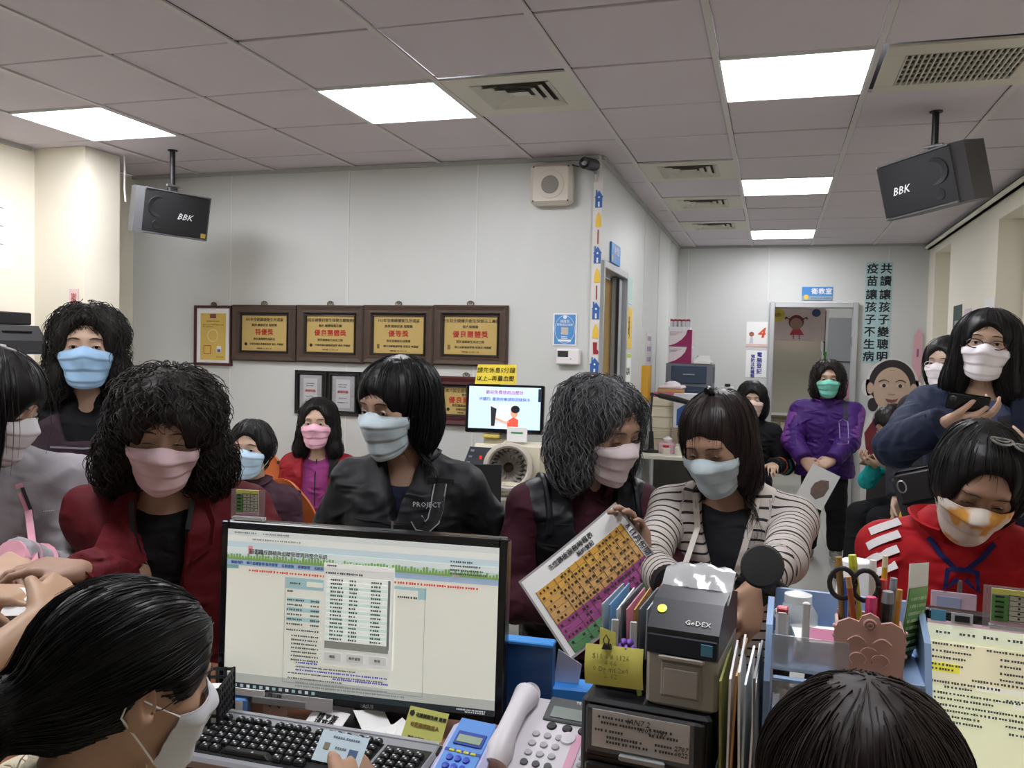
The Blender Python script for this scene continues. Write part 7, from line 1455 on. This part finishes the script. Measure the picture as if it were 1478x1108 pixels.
# ---- blue organiser with things in it
OB = mat('organiser_blue', '8fa9cc', .35); CLR = mat('clear_bin', 'c7cfd6', .12, alpha=.45)
t = thing('desk_organiser', 'pale blue two-tier desk organiser with clear bins', 'organiser', (.128, 1.505, DZ), -.03)
for x in (-.118, .118): MB().prism([(-.10, 0), (.10, 0), (.10, .30), (.02, .355), (-.06, .33), (-.10, .25)], x-.005, x+.005, 'yz').build('side_panel', OB, t)
for z in (.012, .155, .272): bx('shelf', (0, 0, z), (.226, .19, .008), OB, t, .002)
MB().box((0, .09, .315), (.226, .006, .08), .002).build('back_panel', OB, t)
for k, z in enumerate((.016, .160)):
    d = bx('bin_front', (0, -.103, z+.055), (.218, .003, .095), CLR, t); MB().box((0, -.108, z+.10), (.218, .010, .008), .002).build('bin_lip', OB, d)
    MB().box((-.055, -.1015, z+.052), (.085, .001, .07)).build('inserted_list', PAPER, d)
MB().box((-.055, -.100, .300), (.115, .003, .055)).build('bin_front', CLR, t); lines(t, [(-.095, -.06, .245), (-.045, -.02, .245), (-.09, -.06, .23), (-.045, -.02, .225), (-.09, -.06, .10), (-.045, -.02, .09)], INK, -.1035, .005, 'list_print')
for k in range(5): MB().box((-.045, -.02, .280+.007*k), (.07, .09, .0065), 0, .03*k).build('note_pad', mat('pad_pink', 'e6c3d3', .6) if k < 3 else PAPER, t)
MB().box((-.098, -.075, .320), (.020, .020, .085), .004).build('glue_stick', mat('glue_white', 'd9dbe0', .35), t); MB().box((-.098, -.0755, .300), (.022, .022, .04), .003).build('glue_base', mat('glue_navy', '2b3a6c', .4), t); MB().box((-.098, -.075, .360), (.018, .018, .012), .002).build('glue_cap', mat('glue_red', 'b8404a', .4), t); MB().box((-.062, -.085, .335), (.012, .008, .09), .002).build('test_vial', mat('vial_clear', 'cfd3d4'), t)
MB().sheet([[(-.03+.03*u, -.05+.006*v, .318+.01*v) for v in np.linspace(-1, 1, 3)] for u in np.linspace(-1, 1, 3)], .001).build('pink_tag', mat('tag_pink', 'd98fb0', .5), t)
t = thing('stem_mirror', 'round black mirror on a slanting stem behind the organiser', 'mirror', (.075, 1.640, DZ)); MB().lathe([(.05, 0), (.05, .008), (.012, .014)], (0, 0, 0), (0, 0, 1), 24).build('foot', BLACK, t, True); MB().tube([(0, 0, .01), (.01, -.01, .28), (-.03, -.03, .34), (-.078, -.04, .378)], .0075, 10).build('stem', BLACK, t, True); MB().lathe([(.001, -.006), (.036, -.005), (.040, 0), (.036, .005), (.001, .006)], (-.082, -.045, .390), (-.25, -.85, .35), 32).build('disc', mat('disc_black', '0d0e10', .55), t, True)
t = thing('clear_jar', 'clear lidded jar with green leaves behind the organiser bins', 'jar', (.055, 1.545, DZ+.277)); MB().lathe([(.032, 0), (.034, .006), (.034, .05), (.026, .062), (.022, .07)], (0, 0, 0), (0, 0, 1), 24).build('body', mat('jar_clear', 'cfd6d2', .08, alpha=.5), t, True); MB().lathe([(.030, 0), (.028, .014), (.001, .018)], (0, 0, 0), (0, 0, 1), 14).build('leaves', mat('leaf_mix', '6c7a3c', .7, var=.4, vscale=90), t, True); MB().lathe([(.023, 0), (.023, .014), (.012, .018)], (0, 0, .068), (0, 0, 1), 20).build('lid', mat('lid_clear', 'dfe3e2', .2), t, True); MB().tube([(-.03+.010*math.cos(a), -.034, .055+.008*math.sin(a)) for a in np.linspace(0, 2*PI, 15)], .002, 5, False).build('ring_pull', PAPER, t)
# ---- pink pen holder, pens
PK2 = mat('pink_resin', 'c79f94', .5); HX, HY, HZ = .158, 1.440, DZ+.277
t = thing('pen_holder', 'dusty pink embossed pen holder on the organiser', 'pen holder', (HX, HY, HZ), -.05)
prof = [(-.046, 0), (.046, 0), (.050, .03), (.052, .065), (.046, .082), (.030, .090), (.016, .086), (.012, .095), (0, .101), (-.012, .095), (-.016, .086), (-.030, .090), (-.046, .082), (-.052, .065), (-.050, .03)]
MB().prism(prof, -.036, -.030).build('front_plate', PK2, t); MB().box((0, .002, .004), (.092, .066, .008)).build('base', PK2, t); [MB().box((q*.047, 0, .038), (.005, .066, .076), .001).build('side_plate', PK2, t) for q in (-1, 1)]; MB().box((0, .034, .042), (.094, .005, .084), .001).build('back_plate', PK2, t)
em = MB()
for s_ in (-1, 1): em.tube([(s_*(.005+.026*u), -.037, .055+.008*math.sin(u*3.1)) for u in np.linspace(0, 1, 9)], .0016, 5).tube([(s_*(.016-.012*math.cos(a)), -.037, .028+.010*math.sin(a)) for a in np.linspace(-.5, 4, 12)], .0016, 5)
em.tube([(.009*math.cos(a), -.037, .082+.009*math.sin(a)) for a in np.linspace(0, 2*PI, 17)], .0018, 5, False).tube([(.004*math.cos(a), -.038, .082+.004*math.sin(a)) for a in np.linspace(0, 2*PI, 11)], .0016, 5, False).tube([(.011*math.cos(a), -.037, .040+.007*math.sin(a)) for a in np.linspace(0, PI, 9)], .0016, 5).build('relief', PK2, t, True)
[MB().lathe([(.004, 0), (.003, .003), (.001, .004)], (q*.050, -.033, z), (q, 0, 0), 10).build('bead', PK2, t, True) for q in (-1, 1) for z in (.040, .060, .075)]
def stick(name, label, x, y, dx, dy, ln, r, c, tip=None, cat='pen', z0=.010):
    t = thing(name, label, cat, (HX+x, HY+y, HZ+z0), group='pens and tools in the pink holder'); d = nrm((dx, dy, 1)); MB().cyl((0, 0, 0), tuple(d*ln), r, r, 10).build('barrel', mat('pen_'+c, c, .4), t, True)
    if tip: MB().cyl(tuple(d*ln), tuple(d*(ln+.018)), r*1.08, r*.95, 10).build('cap', mat('pen_'+tip, tip, .4), t, True)
stick('pencil', 'yellow pencil with pale eraser standing tallest on the right of holder', .018, .0, .02, .05, .155, .0042, 'd9a82c', 'd9cfa8', 'pencil'); stick('pencil', 'orange brown pencil leaning over the scissors', -.012, -.012, -.16, -.05, .125, .0045, 'a8532c', 'c99a6a', 'pencil'); stick('highlighter', 'lime yellow highlighter leaning from the holder', -.006, .015, -.12, .05, .150, .0065, 'b5b83a', 'c9cf3c', 'marker')
stick('marker', 'black barrelled marker with silver end', .022, -.012, .02, -.03, .105, .0085, '232427', '8e9094', 'marker'); stick('pen', 'white pen with dark clip', .006, .02, .0, .06, .142, .0055, 'd9d9da', 'ececec'); stick('pen', 'red capped pen curving out of the holder', .010, -.004, .06, .0, .120, .006, 'b83236', 'c23a40'); stick('pen', 'bright pink pen beside the red pen', .002, -.016, -.02, -.04, .095, .008, 'd0336c', 'd8457c'); stick('pen', 'orange pen at the end of the holder', .036, .0, .06, .02, .105, .0045, 'c98a3c', 'd29a4c'); stick('pen', 'grey blue pen next to the black marker', .030, .014, .05, .06, .118, .0055, '6d7684', '8a93a0'); stick('ruler', 'dark blue flat ruler behind the scissors', -.022, .02, -.04, .06, .128, .010, '2a4c92', None, 'ruler'); stick('pen', 'brown marker at the back of the holder', -.030, .022, -.10, .08, .142, .0055, '7a5a2c', 'a57a3a')
t = thing('scissors', 'black handled scissors in the pink holder', 'scissors', (HX-.026, HY-.008, HZ+.012), group='pens and tools in the pink holder'); [MB().tube([(c_+.019*math.cos(a), -.002, .125+.024*math.sin(a)) for a in np.linspace(0, 2*PI, 19)], .004, 8, False).build('handle', BLACK, t, True) for c_ in (-.016, .018)]; MB().box((0, 0, .05), (.014, .004, .10), .001).build('blade', mat('steel', 'b9bbbd', .3, metal=.9), t); MB().cyl((0, -.004, .096), (0, .004, .096), .005, .005, 12).build('pivot', BLACK, t)
# ---- paper cups
t = thing('paper_cups', 'stack of white paper cups turned upside down', 'cups', (.160, 1.69, DZ)); CUP = mat('cup_white', 'e9e6e6', .6)
for k in range(22): MB().lathe([(.037, 0), (.038, .003), (.037, .006), (.0265, .085), (.024, .087), (.001, .085)], (0, 0, .004+.0145*k), (0, 0, 1), 24, False).build('cup', CUP, t, True)
# ---- green sheet, tape
t = held('list_sheet', 'laminated sheet with green table leaning beside the pen holder', 'sheet', (.232, 1.500, 1.135), (62, 6, 8)); MB().sheet([[(.045*u, .008*v*v, .085*v) for v in np.linspace(-1, 1, 6)] for u in np.linspace(-1, 1, 5)], .0012).build('sheet', mat('laminate_white', 'd6d8d6', .25), t, True); MB().sheet([[(.043*u, .008*v*v-.0015, .085*v) for v in np.linspace(-.97, .55, 6)] for u in np.linspace(-1, 1, 5)], .0008).build('green_table', mat('table_green', '5d9a4a', .4, var=.2, vscale=60), t, True); lines(t, [(-.038, .036, .03-.012*k) for k in range(8)], mat('pale_print', 'b9d4a8', .5), -.0032, .006)

# ------------------------------------------------------------------ loose things that only rest in a holder are things of their own
bpy.context.view_layer.update()
def base(o): return o.name.split('.')[0]
def promote(holder, child, labels, cat, group=None, name=None, kids=()):
    """labels: one phrase for look-alikes or one per object"""
    obs = [o for o in bpy.data.objects if o.parent is not None and base(o) == child and base(o.parent) == holder]
    for i, o in enumerate(obs):
        par = o.parent; w_ = o.matrix_world.copy(); o.parent = None; o.matrix_world = w_
        if name: o.name = name
        tag(o, labels if isinstance(labels, str) else labels[i % len(labels)], cat, group)
        for c in [c for c in par.children if base(c) in kids]:
            wc_ = c.matrix_world.copy(); c.parent = o; c.matrix_parent_inverse = Matrix.Identity(4); c.matrix_basis = w_.inverted() @ wc_
    return obs
promote('paper_cups', 'cup', 'white paper cup in the upside-down stack behind the pen holder', 'cup', 'stacked paper cups', 'paper_cup')
promote('file_stand', 'folder', ['clear folder at the outer end of the file stand', 'sky blue folder in the file stand', 'white folder beside the sky blue one in the file stand', 'grey folder next to the white one in the file stand', 'pink folder in the file stand', 'tan folder in the file stand', 'grey folder between the tan and clear ones in the file stand', 'clear folder against the label printer'], 'folder', 'folders in the file stand', 'file_folder')
promote('file_stand', 'green_pen', 'green pen with a purple flower hanging from the file stand', 'pen', None, 'flower_pen', ('purple_flower',))
promote('file_stand', 'test_vial', 'clear plastic vial standing before the folders', 'vial', 'clear vials at the file stand', 'clear_vial')
promote('envelope_rack', 'envelope', ['olive envelope nearest the label printer', 'white envelope beside the olive one', 'tan envelope between white ones', 'white envelope next to the tan one', 'clear sleeve among the upright envelopes', 'white envelope nearest the blue organiser', 'grey file at the organiser end of the envelopes'], 'envelope', 'upright envelopes right of the printer', 'upright_envelope')
promote('desk_organiser', 'note_pad', ['pink note pad at the bottom of the pad pile', 'second pink note pad of the pile in the organiser', 'third pink note pad of the pile in the organiser', 'white note pad on the pink pads', 'topmost white note pad in the organiser'], 'note pad', 'note pads in the organiser', 'memo_pad')
promote('desk_organiser', 'glue_stick', 'white glue stick with red cap and navy base in the organiser', 'glue stick', None, None, ('glue_base', 'glue_cap'))
promote('desk_organiser', 'test_vial', 'slim clear vial beside the glue stick', 'vial', None, 'clear_vial')
promote('glove_boxes', 'packet', ['pink glove packet lying on the cream file box', 'tan packet on the pink glove packet', 'white packet topmost of the glove packets'], 'packet', 'glove packets', 'glove_packet')
promote('glove_boxes', 'crumpled_bag', 'crumpled white bag on the glove packets', 'bag', None)
promote('low_cabinet', 'paper_tray', 'cream paper tray standing on the low cabinet', 'tray', 'paper trays on the low cabinet', 'letter_tray')
for o in [o for o in bpy.data.objects if o.type == 'EMPTY' and not o.children and base(o) in ('paper_cups', 'glove_boxes')]: bpy.data.objects.remove(o)
for r_ in [o for o in bpy.data.objects if base(o) == 'vial_rack' and o.type == 'EMPTY']:
    vs = [c for c in r_.children if base(c) == 'vial']; cs = [c for c in r_.children if base(c) == 'cap']
    for v_, c_ in zip(vs, cs):
        w_ = v_.matrix_world.copy(); wc_ = c_.matrix_world.copy(); v_.parent = None; v_.matrix_world = w_; v_.name = 'blood_vial'; c_.parent = v_; c_.matrix_basis = w_.inverted() @ wc_
        tag(v_, 'small red-capped vial standing in the clear rack', 'vial', 'vials in the clear rack')
    r_['label'] = 'clear rack holding small red-capped vials on the boxes'
for v_, c_ in zip([o for o in bpy.data.objects if base(o) == 'letter_tray'], [o for o in bpy.data.objects if base(o) == 'tray_slot']):
    wc_ = c_.matrix_world.copy(); c_.parent = v_; c_.matrix_basis = v_.matrix_world.inverted() @ wc_
